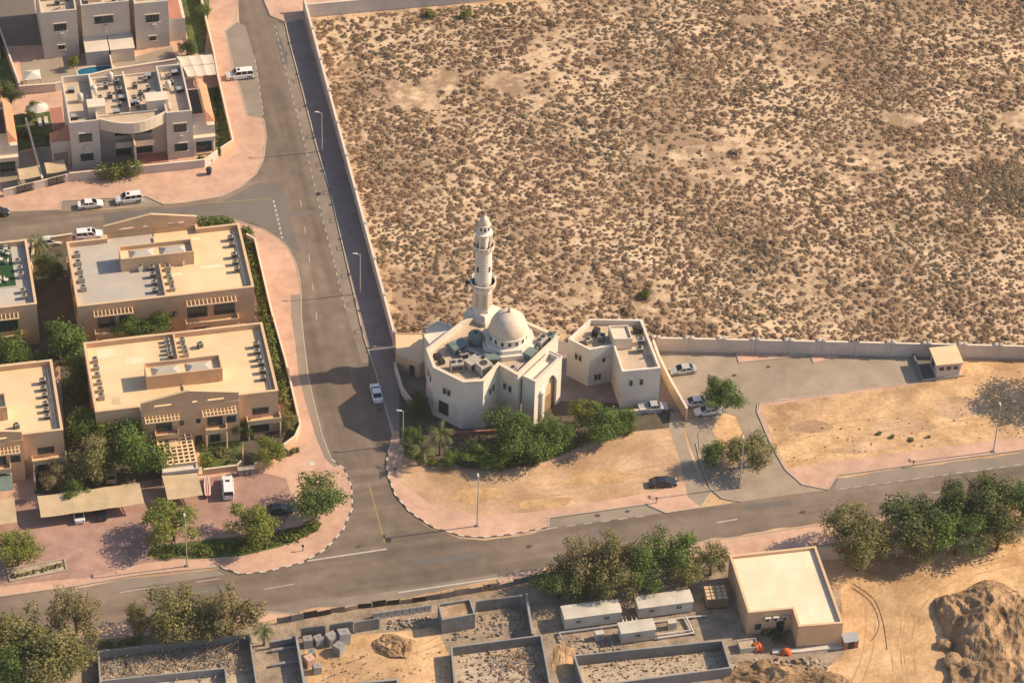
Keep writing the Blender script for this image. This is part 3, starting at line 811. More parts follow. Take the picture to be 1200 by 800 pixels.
tracks([(500, 588), (560, 575), (640, 572), (720, 560), (790, 545)], z=TOP + .011); tracks([(520, 560), (600, 585), (690, 580), (765, 566)], z=TOP + .014); tracks([(640, 552), (700, 540), (760, 520), (790, 512)], z=TOP + .017)
tracks([(910, 520), (980, 500), (1060, 490), (1130, 470), (1200, 450)], z=.132); tracks([(930, 540), (1010, 515), (1100, 500), (1200, 490)], z=.135)
tracks([(1205, 640), (1120, 665), (1060, 700), (1050, 760), (1060, 830)], z=.022); tracks([(1200, 655), (1110, 680), (1070, 720), (1065, 770), (1080, 830)], z=.025); tracks([(1010, 672), (1020, 720), (1015, 770), (990, 830)], z=.028)
tracks([(380, 770), (430, 775), (490, 760), (520, 748)], z=.026)
for px, py, rx, ry in ((560, 580, 5, 2.2), (700, 560, 6, 2), (640, 590, 5, 1.6)): blob('packed_sand', px, py, rx, ry, 'track', TOP + .0085, .2)
for px, py, rx, ry in ((950, 500, 4, 2), (1060, 500, 6, 2.4), (1120, 480, 5, 3), (1010, 525, 6, 1.4)): blob('packed_sand', px, py, rx, ry, 'pale_sand', .1295, .2)

# ------------------------------------------------------------------ scrubland beyond the walls
LW0, LW1 = W(357, 14, 0), W(462, 405, 0)
def wall_x(y):                                        # x of the west boundary wall at a given y
    t = (y - LW0[1]) / (LW1[1] - LW0[1]); return LW0[0] + t * (LW1[0] - LW0[0])
TW0, TW1 = W(360, 20, 0), W(560, 2, 0)
def top_y(x):
    return TW0[1] + (x - TW0[0]) * (TW1[1] - TW0[1]) / (TW1[0] - TW0[0])
field = [LW0, LW1, (-20, -2), (-9, -3), (12, -2.5), (24, -1), (95, .4), (190, 2.5), (190, 170), (60, 114)]
sheet('scrubland_sand', field, .016, 'field_sand')

g = np.random.default_rng(11)
def shrub_template(seed):
    gg = np.random.default_rng(seed); k = 5
    bl = []
    for i in range(k):
        a = gg.uniform(0, 6.28); d = gg.uniform(0, .55)
        bl.append((math.cos(a) * d, math.sin(a) * d * .8, .22, gg.uniform(.40, .62), gg.uniform(.36, .55), gg.uniform(.16, .30)))
    n = 92
    B = np.array(bl); idx = gg.integers(0, k, n)
    d = gg.normal(size=(n, 3)); d[:, 2] = np.abs(d[:, 2]) * 1.1; d /= np.linalg.norm(d, axis=1)[:, None]
    c = B[idx, :3] + d * B[idx, 3:6] * (.75 + .35 * gg.random(n))[:, None]; c[:, 2] -= .12
    nr = d * .8 + gg.normal(size=(n, 3)) * .30 + np.array([.0, .0, .45]); nr /= np.linalg.norm(nr, axis=1)[:, None]
    t = np.cross(nr, gg.normal(size=(n, 3))); t /= np.linalg.norm(t, axis=1)[:, None]; bb = np.cross(nr, t)
    s = (.085 + .125 * gg.random(n))[:, None]
    return np.stack([c - t * s, c - bb * s * .7, c + t * s, c + bb * s * .7], 1).reshape(-1, 3)

ST = [shrub_template(50 + i) for i in range(12)]
pts = []
def clear(x, y):
    """bare sandy patches seen in the field"""
    for (px, py, rx, ry) in BARE:
        u = (x - px) / rx; v = (y - py) / ry
        if u * u + v * v < .75 + 1.1 * pnoise(Vector((x * .22, y * .22, 3))) + .6 * pnoise(Vector((x * .7, y * .7, 9))): return True
    return False
BARE = [(*W(483, 115), 8, 5.5), (*W(590, 97), 5.5, 5), (*W(515, 96), 4.5, 4.5), (*W(1185, 140), 5, 3), (*W(1055, 140), 5, 3), (*W(890, 25), 4, 3)]
cells = {}
tries = 0
while tries < 200000 and len(pts) < 12500:
    tries += 1
    y = g.uniform(-3, 132); x = g.uniform(-48, 150)
    if y > top_y(x) - 1.5 + (60 if x > 20 else 0) or x < wall_x(y) + 1.2: continue
    if x > 24 and y < .2 + 1.2: continue
    if x < 24 and y < 0.5: continue
    if abs(x) > 100 * (1 + y / 900) : continue
    if clear(x, y): continue
    dn = pnoise(Vector((x * .045, y * .045, 1))) + .7 * pnoise(Vector((x * .13, y * .13, 5)))
    if g.random() > max(.10, .86 + 1.25 * dn): continue
    r = .42 + 1.05 * g.random() ** 1.9
    cx, cy = int(x // 3), int(y // 3); ok = True
    for ii in (-1, 0, 1):
        for jj in (-1, 0, 1):
            for (qx, qy, qr) in cells.get((cx + ii, cy + jj), ()):
                if (qx - x) ** 2 + (qy - y) ** 2 < (.50 * (qr + r)) ** 2: ok = False; break
            if not ok: break
        if not ok: break
    if not ok: continue
    cells.setdefault((cx, cy), []).append((x, y, r)); pts.append((x, y, r))
for k in range(330):                                   # shrubs crowded in to stand for a dark shadow patch, east edge
    a = g.uniform(0, 6.28); d = g.uniform(0, 1) ** .6; x, y = W(1186, 222); x += 14 * d * math.cos(a); y += 8.5 * d * math.sin(a)
    pts.append((x, y, .6 + .9 * g.random()))
pts.sort(key=lambda p: p[1] - 2.5 * p[2])
SHM = [quads_mesh('desert_shrub', t, LEAF['shrub']) for t in ST]
near = pts[:300]
for i, (x, y, r) in enumerate(near):
    o = link('desert_shrub', SHM[i % 12], None, (x, y, .03), g.uniform(0, 6.28), (r, r, r * g.uniform(.75, 1.1)))
    tag(o, 'low brown desert shrub on the sand just beyond the mosque and boundary walls', 'shrub', 'low shrubs near the boundary walls')
V = []; MI = []
for x, y, r in pts[300:]:
    MI.append(1 if pnoise(Vector((x * .06, y * .06, 8))) + g.uniform(-.35, .35) > .22 else 0); r *= 1.45 if g.random() < .04 else 1
    a = g.uniform(0, 6.28); c_, s_ = math.cos(a), math.sin(a); t = ST[g.integers(0, 12)]
    V.append(np.stack([(t[:, 0] * c_ - t[:, 1] * s_) * r + x, (t[:, 0] * s_ + t[:, 1] * c_) * r + y, t[:, 2] * r * g.uniform(.5, .85) + .03], 1))
me_ = quads_mesh('desert_scrub', np.concatenate(V), LEAF['shrub']); me_.materials.append(LEAF['shrub_olive'])
nq = len(V[0]) // 4; me_.polygons.foreach_set('material_index', np.repeat(np.array(MI, np.int32), nq)); me_.update()
o = link('desert_scrub', me_)
tag(o, 'brown low desert scrub dotted over the open sandy field', 'scrub', kind='stuff')
# tiny dry tufts between them
V = []
for k in range(13000):
    y = g.uniform(0, 130); x = g.uniform(-48, 140)
    if x < wall_x(y) + .8 or (x < 24 and y < 1) or (x > 23 and y < 1.4) or y > top_y(x) - 1 + (60 if x > 20 else 0) or abs(x) > 100 * (1 + y / 900): continue
    if clear(x, y) and g.random() < .85: continue
    r = .16 + .22 * g.random(); t = ST[k % 12][: 4 * 16]
    V.append(t * np.array([r, r, r]) * 1.1 + np.array([x, y, .03]))
o = link('dry_tufts', quads_mesh('dry_tufts', np.concatenate(V), LEAF['shrub']))
tag(o, 'tiny dry tufts scattered between the desert shrubs', 'scrub', kind='stuff')
for px, py, w_, lb in [(756, 344, 17, 'single bright green bush in the brown scrub between mosque annex and field'), (503, 16, 16, 'dark green bush in the scrub below the far wall, nearer the side road'), (545, 16, 18, 'wide green bush in the scrub below the end of the far wall')]:
    bush(px, py, w_, 1.5, lb, 'hedge')
# ------------------------------------------------------------------ boundary walls
def wall_thing(name, label, path, h, w, m, cat='wall', piers=None, z=0, cap=True, pier_m=None, group=None):
    o0 = Vector(path[0]); P_ = [Vector(p) - o0 for p in path]
    r = thing(name, label, cat, (o0.x, o0.y, z), 0, group)
    b = MB(); b.ribbon(P_, w, 0, h); b.build('panel', M[m], r)
    if cap:
        b = MB(); b.ribbon(P_, w + .12, h, h + .10); b.build('coping', M['white_trim' if m != 'concrete_d' else 'concrete'], r)
    if piers:
        for a, c in zip(P_, P_[1:]):
            L = (c - a).length; n = max(1, int(L / piers[0])); an = math.atan2((c - a).y, (c - a).x)
            for i in range(n + 1):
                p = a + (c - a) * i / n
                for off in piers[1]:
                    q = p + (c - a).normalized() * off
                    k = MB(); k.rbox(0, 0, 0, piers[2], w + .22, h + .28); k.rbox(0, 0, h + .28, piers[2] + .16, w + .38, .14)
                    k.rbox(0, 0, h + .42, piers[2] * .7, w + .1, .2, 0, taper=.3)
                    k.build('pier', M[pier_m or m], r, (q.x, q.y, 0), an)
    return r


wall_thing('boundary_wall', 'long pale boundary wall between the side road pavement and the scrubland', [LW0, LW1], 3.0, .32, 'wall_pale', piers=(9.8, (0,), .40))
wall_thing('boundary_wall', 'pale far wall at the back edge of the scrubland, meeting the side road wall', [TW0, TW1, (TW1[0] + 14, TW1[1] + 3.6)], 3.0, .32, 'wall_pale')
wall_thing('boundary_wall', 'pale boundary wall with paired piers behind the car park', [W(768, 411, 0), W(1000, 416, 0), W(1210, 421, 0), W(1420, 426, 0)], 3.0, .30, 'wall_pale', piers=(5.85, (-.45, .45), .46))
wall_thing('boundary_wall', 'sunlit orange wall running beside the annex toward the driveway', [(24.9, -1.6), (25.9, -6.0), (28.0, -12.5), (30.6, -19.6)], 2.9, .30, 'tan_lt')
wall_thing('garden_wall', 'low reddish garden wall under the mosque facade among trees', [W(532, 511, 0), W(586, 508, 0), W(600, 496, 0)], 1.0, .3, 'pavered', cap=False)
wall_thing('garden_wall', 'low pale wall in front of the annex entrance', [(19.6, -18.9), (26.4, -17.6)], 1.1, .3, 'wall_pale')
# sandy ground and street end beyond the far wall
sheet('pavement', WL([(300, -40), (357, 10), (420, 2), (560, -14), (560, -80), (300, -140)]), .018, 'pink')


def won(parent, o, A, B, t, z, w, h, n=2, fm='frame', style='rect'):
    A, B = Vector(A), Vector(B); d = (B - A).normalized(); p = A + (B - A) * t - d * w / 2 - Vector(o[:2])
    return window(parent, p.x, p.y, z, w, h, math.atan2(d.y, d.x), n, fm, style)


def recess_surround(parent, o, A, B, t, z, w, h):
    """arched raised surround over a window pair"""
    A, B = Vector(A), Vector(B); d = (B - A).normalized(); p = A + (B - A) * t - Vector(o[:2])
    b = MB(); pts = [(math.cos(a) * w / 2, math.sin(a) * w / 2 * .9 + h) for a in [i * PI / 8 for i in range(9)]]
    out = [(math.cos(a) * (w / 2 + .16), math.sin(a) * (w / 2 + .16) * .95 + h) for a in [i * PI / 8 for i in range(9)]]
    for (i0, i1, o0, o1) in zip(pts, pts[1:], out, out[1:]):
        b.add([(i0[0], -.14, i0[1]), (i1[0], -.14, i1[1]), (o1[0], -.14, o1[1]), (o0[0], -.14, o0[1]), (i0[0], 0, i0[1]), (i1[0], 0, i1[1]), (o1[0], 0, o1[1]), (o0[0], 0, o0[1])],
              [(0, 1, 2, 3), (0, 4, 5, 1), (3, 2, 6, 7)])
    return b.build('window_hood', M['white_trim'], parent, (p.x, p.y, z), math.atan2(d.y, d.x))


# ------------------------------------------------------------------ mosque
MP = [(-8, -23.9), (-4.6, -23.4), (-2.1, -19.0), (1.2, -21.6), (8, -11.1), (2.1, -7.3), (-3.3, -3.4), (-9, -8.3), (-14.6, -15.6), (-13.2, -20.4)]
MO = (-3.5, -13.5, 0)
rel = lambda pts, o: [(x - o[0], y - o[1]) for x, y in pts]
mq = thing('mosque', 'cream octagonal mosque with a dome and a cluttered flat roof behind dark trees', 'mosque', MO)
b = MB(); b.shell(rel(MP, MO), 0, 11.0, 10.0, .42); b.build('wall', M['mosque'], mq)
b = MB(); b.flat(inset(rel(MP, MO), .40), 10.02); b.build('roof', M['mosque_roof'], mq)
b = MB()                                              # cornice set proud of the wall
q = inset(rel(MP, MO), -.14); n = len(q); p0 = inset(rel(MP, MO), .46)
b.add([(x, y, 10.78) for x, y in q] + [(x, y, 11.06) for x, y in q] + [(x, y, 11.06) for x, y in p0] + [(x, y, 10.78) for x, y in inset(rel(MP, MO), -.003)],
      [(i, (i + 1) % n, (i + 1) % n + n, i + n) for i in range(n)] + [(i + n, (i + 1) % n + n, (i + 1) % n + 2 * n, i + 2 * n) for i in range(n)] + [(i + 3 * n, (i + 1) % n + 3 * n, (i + 1) % n, i) for i in range(n)])
b.build('cornice', M['white_trim'], mq)
for k in range(len(MP)):                              # corner pilasters
    A, B = Vector(MP[k]), Vector(MP[(k + 1) % len(MP)])
for e, spec in {9: [(.38, 6.3, .6, 1.2), (.52, 6.3, .6, 1.2), (.36, 1.6, 2.0, 2.7)], 0: [], 1: [(.45, 6.3, .55, 1.2), (.66, 6.3, .55, 1.2)], 2: [(.35, 6.3, .6, 1.2), (.62, 6.3, .6, 1.2)],
                3: [(.87, 6.3, .6, 1.3), (.94, 6.3, .6, 1.3)], 8: [(.3, 6.3, .6, 1.2), (.6, 6.3, .6, 1.2)]}.items():
    A, B = MP[e], MP[(e + 1) % len(MP)]
    for t, z, w_, h_ in spec:
        won(mq, MO, A, B, t, z, w_, h_, 3 if w_ > 1 else 2, style='grid' if w_ > 1 else 'rect')
        if w_ < 1: recess_surround(mq, MO, A, B, t, z, w_ + .2, h_ + .05)
# portal with a tall arched recess
F0, F1 = Vector((4.2, -22.6)), Vector((8.7, -15.8)); d = (F1 - F0).normalized(); nrm = Vector((d.y, -d.x)); an = math.atan2(d.y, d.x); PW = (F1 - F0).length
b = MB(); D_ = 2.6; PH = 10.4
b.box(0, .5, 0, .5, D_, PH); b.box(PW - .5, .5, 0, PW, D_, PH)      # side walls
b.box(.5, .5, 8.9, PW - .5, D_, 9.3)                               # roof slab
b.box(.5, D_ - .25, 9.3, PW - .5, D_, PH)
ax0, ax1, az, at = PW * .40, PW * .84, 6.0, 8.3
arch = []
for i in range(13):
    u = i / 12; x = ax0 + (ax1 - ax0) * u; arch.append((x, az + (at - az) * (1 - abs(2 * u - 1) ** 1.8)))
out = [(0, 0), (ax0, 0)] + arch + [(ax1, 0), (PW, 0), (PW, PH), (0, PH)]
nn = len(out)
b.add([(x, 0, z) for x, z in out] + [(x, .5, z) for x, z in out], [tuple(range(nn)), tuple(range(2 * nn - 1, nn - 1, -1))] + [(i, i + nn, (i + 1) % nn + nn, (i + 1) % nn) for i in range(nn)])
b.tube((PW * .24, -.02, 0), (PW * .24, -.02, 6.6), .52, 14)          # half column beside the arch
b.lathe([(.62, 6.6), (.66, 6.9), (.4, 7.2), (.001, 7.45)], 14, PW * .24, -.02)
pl = (F0.x - MO[0], F0.y - MO[1], 0)
po = b.build('portal', M['mosque'], mq, pl, an)
b = MB(); b.box(ax0 - .1, .72, 0, ax1 + .1, .9, 8.6); b.build('recess_panel', M['tan_lt'], po)
b = MB(); b.box(-.08, -.10, PH - .02, PW + .08, .12, PH + .16); b.box(-.08, .12, PH - .02, .12, D_, PH + .16); b.box(PW - .12, .12, PH - .02, PW + .08, D_, PH + .16); b.build('cornice', M['white_trim'], po)
b = MB(); b.box(ax0 + .5, .62, 0, ax1 - .5, .70, 3.4); b.build('door', M['wood'], po)
# mihrab niche on the street side
mh = [(-15.2, -10.3), (-15.0, -7.6), (-13.2, -6.0), (-10.8, -6.6), (-9.4, -8.8), (-13.4, -14.0)]
b = MB(); b.shell(rel(mh, MO), 0, 9.2, 8.8, .3); b.flat(inset(rel(mh, MO), .28), 8.82); b.build('mihrab_niche', M['mosque'], mq)
# dome
DC = (-.69 - MO[0], -12.34 - MO[1])
oct8 = lambda r, z0, z1, bb: bb.lathe([(r, z0), (r, z1), (.001, z1)], 8, DC[0], DC[1], 0, PI / 8 + rad(12))
b = MB(); oct8(4.95, 10.02, 11.0, b); oct8(4.35, 11.0, 11.75, b); db = b.build('dome_base', M['mosque'], mq)
b = MB(); b.lathe([(3.3, 11.75), (3.3, 13.15), (3.48, 13.2), (3.48, 13.36), (3.2, 13.42)], 40, *DC); b.build('drum', M['mosque'], mq, smooth=False)
for k in range(16):
    a = 2 * PI * k / 16 + .1
    g_ = MB(); g_.box(-.26, -.05, 0, .26, .04, .78); g_.lathe([(.26, 0), (.26, .04), (.001, .04)], 12)
    x, y = DC[0] + 3.30 * math.cos(a), DC[1] + 3.30 * math.sin(a)
    bb = MB(); bb.box(-.25, -.05, 0, .25, .05, .60)
    bb.prism([(-.25, 0), (.25, 0), (.2, .2), (0, .32), (-.2, .2)], 0, .1) if False else bb.add([(-.25, -.05, .6), (.25, -.05, .6), (.17, -.05, .80), (0, -.05, .88), (-.17, -.05, .80)], [(0, 1, 2, 3, 4)])
    bb.build('drum_window', M['glass'], mq, (x, y, 12.05), a + PI / 2)
prof = [(3.22, 13.36)] + [(3.28 * math.cos(t), 13.5 + 3.7 * math.sin(t)) for t in [i * PI / 2 / 16 for i in range(16)]] + [(.001, 17.22)]
b = MB(); b.lathe(prof, 48, *DC); dm = b.build('dome', M['stone_lt'], mq, smooth=True)
b = MB(); b.lathe([(.30, 17.2), (.22, 17.4), (.10, 17.5), (.22, 17.75), (.10, 18.0), (.05, 18.2), (.12, 18.35), (.03, 18.5), (.02, 19.1), (.001, 19.15)], 12, *DC); b.build('finial', M['wood'], dm)

# ------------------------------------------------------------------ minaret
mn = thing('minaret', 'tall slender cream minaret with two balconies rising beside the dome', 'minaret', (-5.4, -5.0, 0))
o8 = PI / 8 + rad(12)
b = MB(); b.rbox(0, 0, 0, 4.7, 4.7, 10.9, rad(57)); b.rbox(0, 0, 10.9, 4.4, 4.4, .8, rad(57), taper=.80); b.build('plinth', M['mosque'], mn)
b = MB(); b.lathe([(1.86, 11.6), (1.80, 12.2), (1.72, 12.3), (1.72, 16.4), (1.9, 16.6)], 8, rot=o8)
for k in range(8):
    a = o8 + (k + .5) * PI / 4; r_ = 1.72 * math.cos(PI / 8)
    for s in (-.42, .42):
        x, y = r_ * math.cos(a) - s * math.sin(a), r_ * math.sin(a) + s * math.cos(a)
        b.rbox(x, y, 12.6, .10, .16, 3.4, a)
b.build('lower_shaft', M['mosque'], mn)
b = MB(); b.lathe([(1.72, 16.4), (2.05, 16.75), (2.35, 17.1), (2.35, 17.25)], 16, rot=o8); b.lathe([(2.35, 17.25), (2.35, 18.1), (2.20, 18.1), (2.20, 17.25)], 16, rot=o8); b.build('balcony', M['mosque'], mn)
b = MB(); b.lathe([(1.47, 17.2), (1.40, 24.6), (1.55, 24.9)], 24)
for zz in [18.6 + .62 * i for i in range(10)]: b.lathe([(1.48 - .009 * (zz - 17), zz), (1.52 - .009 * (zz - 17), zz + .05), (1.52 - .009 * (zz - 17), zz + .12), (1.48 - .009 * (zz - 17), zz + .17)], 24)
b.build('upper_shaft', M['mosque'], mn)
b = MB(); b.lathe([(1.45, 24.6), (1.68, 25.0), (1.86, 25.2), (1.86, 25.35)], 16); b.lathe([(1.86, 25.35), (1.86, 26.1), (1.74, 26.1), (1.74, 25.35)], 16); b.build('gallery', M['mosque'], mn)
for k in range(8):
    a = k * PI / 4 + .2
    c = MB(); c.tube((1.28 * math.cos(a), 1.28 * math.sin(a), 25.3), (1.28 * math.cos(a), 1.28 * math.sin(a), 28.4), .15, 8); c.build('column', M['mosque'], mn)
b = MB(); b.lathe([(.75, 25.3), (.75, 28.4)], 12); b.lathe([(1.35, 28.3), (1.5, 28.5), (1.5, 28.72), (1.15, 28.82), (.96, 29.0), (.96, 30.2), (1.08, 30.3), (1.08, 30.42), (.92, 30.5)], 16); b.build('lantern', M['mosque'], mn)
for k in range(8):
    a = k * PI / 4 + .2
    c = MB(); c.box(-.18, -.04, 0, .18, .04, .7); c.build('lantern_window', M['glass'], mn, (.965 * math.cos(a), .965 * math.sin(a), 29.3), a + PI / 2)
b = MB(); b.lathe([(.9, 30.48)] + [(.92 * math.cos(t) ** 1.25, 30.55 + 1.5 * math.sin(t)) for t in [i * PI / 2 / 8 for i in range(8)]] + [(.12, 32.0), (.10, 32.3)], 20); cp = b.build('cupola', M['stone_lt'], mn, smooth=True)
b = MB(); b.lathe([(.10, 32.2), (.22, 32.5), (.08, 32.8), (.16, 33.05), (.05, 33.3), (.04, 34.6), (.001, 34.65)], 10); b.build('finial', M['metal'], cp)
for k in range(8):
    a = o8 + (k + .5) * PI / 4; r_ = 1.72 * math.cos(PI / 8)
    c = MB(); c.box(-.26, -.03, 0, .26, .02, 2.6); c.box(-.34, -.06, 2.6, .34, .02, 2.8); c.build('niche_panel', M['tan_lt'], mn, (r_ * math.cos(a), r_ * math.sin(a), 13.0), a + PI / 2)
for k in range(4):
    a = k * PI / 2 + .9
    c = MB(); c.box(-.16, -.06, 0, .16, .06, 1.1); c.build('slit_window', M['glass'], mn, (1.46 * math.cos(a), 1.46 * math.sin(a), 20.6), a + PI / 2)
for nm, r_, z0, n_ in (('balcony_panel', 2.36, 17.32, 16), ('gallery_panel', 1.87, 25.42, 12)):
    for k in range(n_):
        a = (k + .5) * 2 * PI / n_ + o8; rr = r_ * math.cos(PI / 16) + .01
        c = MB(); c.box(-.22, -.03, 0, .22, .02, .58); c.build(nm, M['tan'], mn, (rr * math.cos(a), rr * math.sin(a), z0), a + PI / 2)
# loudspeaker on the balcony
sp = thing('loudspeaker', 'dark horn loudspeaker fixed at the lower minaret balcony', 'loudspeaker', (-5.4 - 2.05, -5.4, 17.4)); b = MB(); b.tube((-.9, -.1, .3), (.1, 0, .3), .55, 12, r2=.12); b.build('horn', M['dark'], sp); b = MB(); b.rbox(.15, 0, 0, .3, .3, .6); b.build('bracket', M['metal'], sp)

# ------------------------------------------------------------------ things standing on the mosque roof
def roof_unit(x, y, z, sx, sy, sz, rz, label, m='ac', fans=1, cat='air conditioner', name='rooftop_unit'):
    r = thing(name, label, cat, (x, y, z), rz)
    b = MB(); b.box(-sx / 2, -sy / 2, .18, sx / 2, sy / 2, sz); b.box(-sx / 2 + .05, -sy / 2 + .05, sz, sx / 2 - .05, sy / 2 - .05, sz + .05); b.build('casing', M[m], r)
    for s in (-1, 1):
        k = MB(); k.box(-sx / 2, s * sy * .38 - .07, 0, sx / 2, s * sy * .38 + .07, .18); k.build('skid', M['dark'], r)
    for i in range(fans):
        xx = (i + .5) / fans * sx - sx / 2; rr = min(sx / fans, sy) * .36
        f = MB(); f.lathe([(rr, sz + .04), (rr, sz + .16), (rr * .84, sz + .16), (rr * .84, sz + .07), (.001, sz + .07)], 16, xx, 0); f.build('fan', M['ac_d'], r)
    g_ = MB(); g_.box(-sx * .42, -sy / 2 - .03, .4, sx * .42, -sy / 2 - .001, sz * .8); g_.build('grille', M['ac_d'], r)
    return r

ZR = 10.03
for a in [(-9.3, -19.6, 2.3, 1.7, 1.7, 12, 'big cream package unit with two fans on the mosque roof nearest the front parapet', 'ac', 2),
          (-6.6, -18.6, 2.6, 1.9, 1.4, 45, 'plain cream duct box in the middle of the mosque roof units', 'ac', 0),
          (-4.7, -19.9, 2.4, 1.8, 1.9, 40, 'tall cream unit with one round fan at the notch of the mosque roof', 'ac', 1),
          (-3.3, -17.2, 2.6, 1.6, 1.1, 8, 'low teal covered unit close to the dome base', 'teal', 0),
          (-8.3, -16.2, 1.3, 1.3, 1.0, 20, 'small pale box unit in the shade west of the dome', 'ac', 1),
          (-6.8, -16.6, 1.4, 1.2, 1.0, 10, 'small pale box unit in the shade nearest the dome', 'ac', 1),
          (-9.3, -14.4, 3.0, 2.2, 1.3, 35, 'wide teal covered unit in the shade below the minaret', 'teal', 0),
          (5.0, -12.4, 2.2, 1.5, 1.5, 57, 'cream package unit behind the portal, in the row along the parapet', 'ac', 2),
          (3.2, -15.6, 2.2, 1.6, 1.2, 57, 'teal covered unit beside the dome toward the portal', 'teal', 0),
          (6.6, -10.9, 1.6, 1.3, 1.2, 57, 'dark unit in the far corner of the mosque roof', 'teal', 1),
          (-12.7, -16.9, 1.2, 1.0, .9, 30, 'small dark condenser near the street parapet of the mosque roof', 'dark', 1),
          (-12.0, -18.2, 1.1, .9, .8, 30, 'smallest dark condenser near the front corner of the mosque roof', 'dark', 1),
          (.3, -19.3, 1.3, .9, .7, 57, 'small grey unit in the roof wedge beside the portal', 'metal', 1)]:
    roof_unit(a[0], a[1], ZR, a[2], a[3], a[4], rad(a[5]), a[6], a[7], a[8])
tk = thing('water_tank', 'round teal water tank with a domed top on the mosque roof by the dome', 'water tank', (-6.3, -12.5, ZR))
b = MB(); b.lathe([(1.25, .25), (1.3, .4), (1.3, 1.9), (1.1, 2.25), (.4, 2.4), (.001, 2.42)], 22); b.build('shell', M['teal'], tk, smooth=True)
b = MB(); b.lathe([(.3, 2.38), (.3, 2.5), (.001, 2.52)], 12); b.build('lid', M['dark'], tk)
b = MB(); b.rbox(0, 0, 0, 2.2, 2.2, .25); b.build('stand', M['concrete'], tk)
for i, (p, q) in enumerate([((-10.5, -13.0), (-5.5, -16.2)), ((-8.0, -18.0), (-4.0, -16.0)), ((4.2, -14.0), (6.5, -10.2))]):
    r = thing('duct', ['grey metal duct crossing the shaded part of the mosque roof', 'grey metal duct between the cream units on the mosque roof', 'grey metal duct along the portal side of the mosque roof'][i], 'duct', (*p, ZR))
    b = MB(); b.bar((0, 0, .5), (q[0] - p[0], q[1] - p[1], .5), .6, .5); b.build('duct_run', M['metal'], r)
    for t in (.2, .8):
        k = MB(); k.rbox((q[0] - p[0]) * t, (q[1] - p[1]) * t, 0, .2, .5, .25); k.build('support', M['dark'], r)

# ------------------------------------------------------------------ annex, ablution block, kiosk
AP = [(13.5, -3.2), (22.6, -2.9), (25.8, -15.7), (19.1, -17.0), (17.6, -10.1), (13.5, -11.5), (9.7, -8.8)]; AO = (18, -9.5, 0)
ax = thing('annex', 'two storey cream mosque annex with an angular L shaped flat roof', 'building', AO)
b = MB(); b.shell(rel(AP, AO), 0, 8.6, 7.5, .38); b.build('wall', M['mosque'], ax)
b = MB(); b.flat(inset(rel(AP, AO), .36), 7.52); b.build('roof', M['mosque_roof'], ax)
cp_ = ccw(AP)
def edge(a, b_): return a, b_
for (A, B, t, z, w_, h_) in [((9.7, -8.8), (13.5, -11.5), .42, 5.0, .5, 1.1), ((9.7, -8.8), (13.5, -11.5), .60, 5.0, .5, 1.1), ((13.5, -11.5), (17.6, -10.1), .32, 1.3, .5, 1.2), ((13.5, -11.5), (17.6, -10.1), .48, 1.3, .5, 1.2),
                             ((13.5, -11.5), (17.6, -10.1), .62, 5.2, .45, .8), ((19.1, -17.0), (25.8, -15.7), .25, 5.2, .55, 1.15), ((19.1, -17.0), (25.8, -15.7), .52, 5.2, .55, 1.15), ((25.8, -15.7), (22.6, -2.9), .3, 5.0, .6, 1.2), ((25.8, -15.7), (22.6, -2.9), .7, 5.0, .6, 1.2)]:
    won(ax, AO, A, B, t, z, w_, h_, 2); recess_surround(ax, AO, A, B, t, z, w_ + .2, h_)
b = MB(); b.shell(rel([(16.7, -6.4), (20.1, -6.1), (20.9, -9.7), (17.6, -10.0)], AO), 7.52, 9.9, 9.5, .2); b.flat(inset(rel([(16.7, -6.4), (20.1, -6.1), (20.9, -9.7), (17.6, -10.0)], AO), .18), 9.52); b.build('stair_block', M['white_trim'], ax)
for a in [(15.6, -7.7, 1.3, 1.0, 1.2, 80, 'teal covered unit beside the annex stair block', 'teal', 1), (14.6, -6.2, 1.5, 1.1, 1.2, 70, 'dark condenser near the back of the annex roof', 'dark', 1), (13.2, -8.5, 1.2, 1.0, .9, 40, 'small cream condenser at the pointed end of the annex roof', 'ac', 1),
          (22.4, -8.2, 1.2, 1.0, 1.1, 5, 'grey condenser beside the shaded annex parapet', 'metal', 1), (22.2, -10.4, 1.2, 1.0, 1.0, 5, 'cream condenser at the end of the annex parapet row', 'ac', 1), (21.8, -5.2, 1.4, 1.0, 1.1, 5, 'dark condenser in the back corner of the annex roof', 'dark', 1), (12.0, -9.5, .9, .9, .8, 30, 'smallest dark condenser at the tip of the annex roof', 'dark', 1)]:
    roof_unit(a[0], a[1], 7.53, a[2], a[3], a[4], rad(a[5]), a[6], a[7], a[8])
dsh = thing('satellite_dish', 'white satellite dish near the annex roof corner', 'satellite dish', (24.1, -11.9, 7.53)); b = MB(); b.tube((0, 0, 0), (0, 0, .9), .05, 8); b.build('mast', M['metal'], dsh)
b = MB(); b.lathe([(.001, 0), (.3, .05), (.55, .18)], 18); dd = b.build('dish', M['kerb_w'], dsh, (0, 0, .9)); dd.rotation_euler = (rad(55), 0, rad(200))

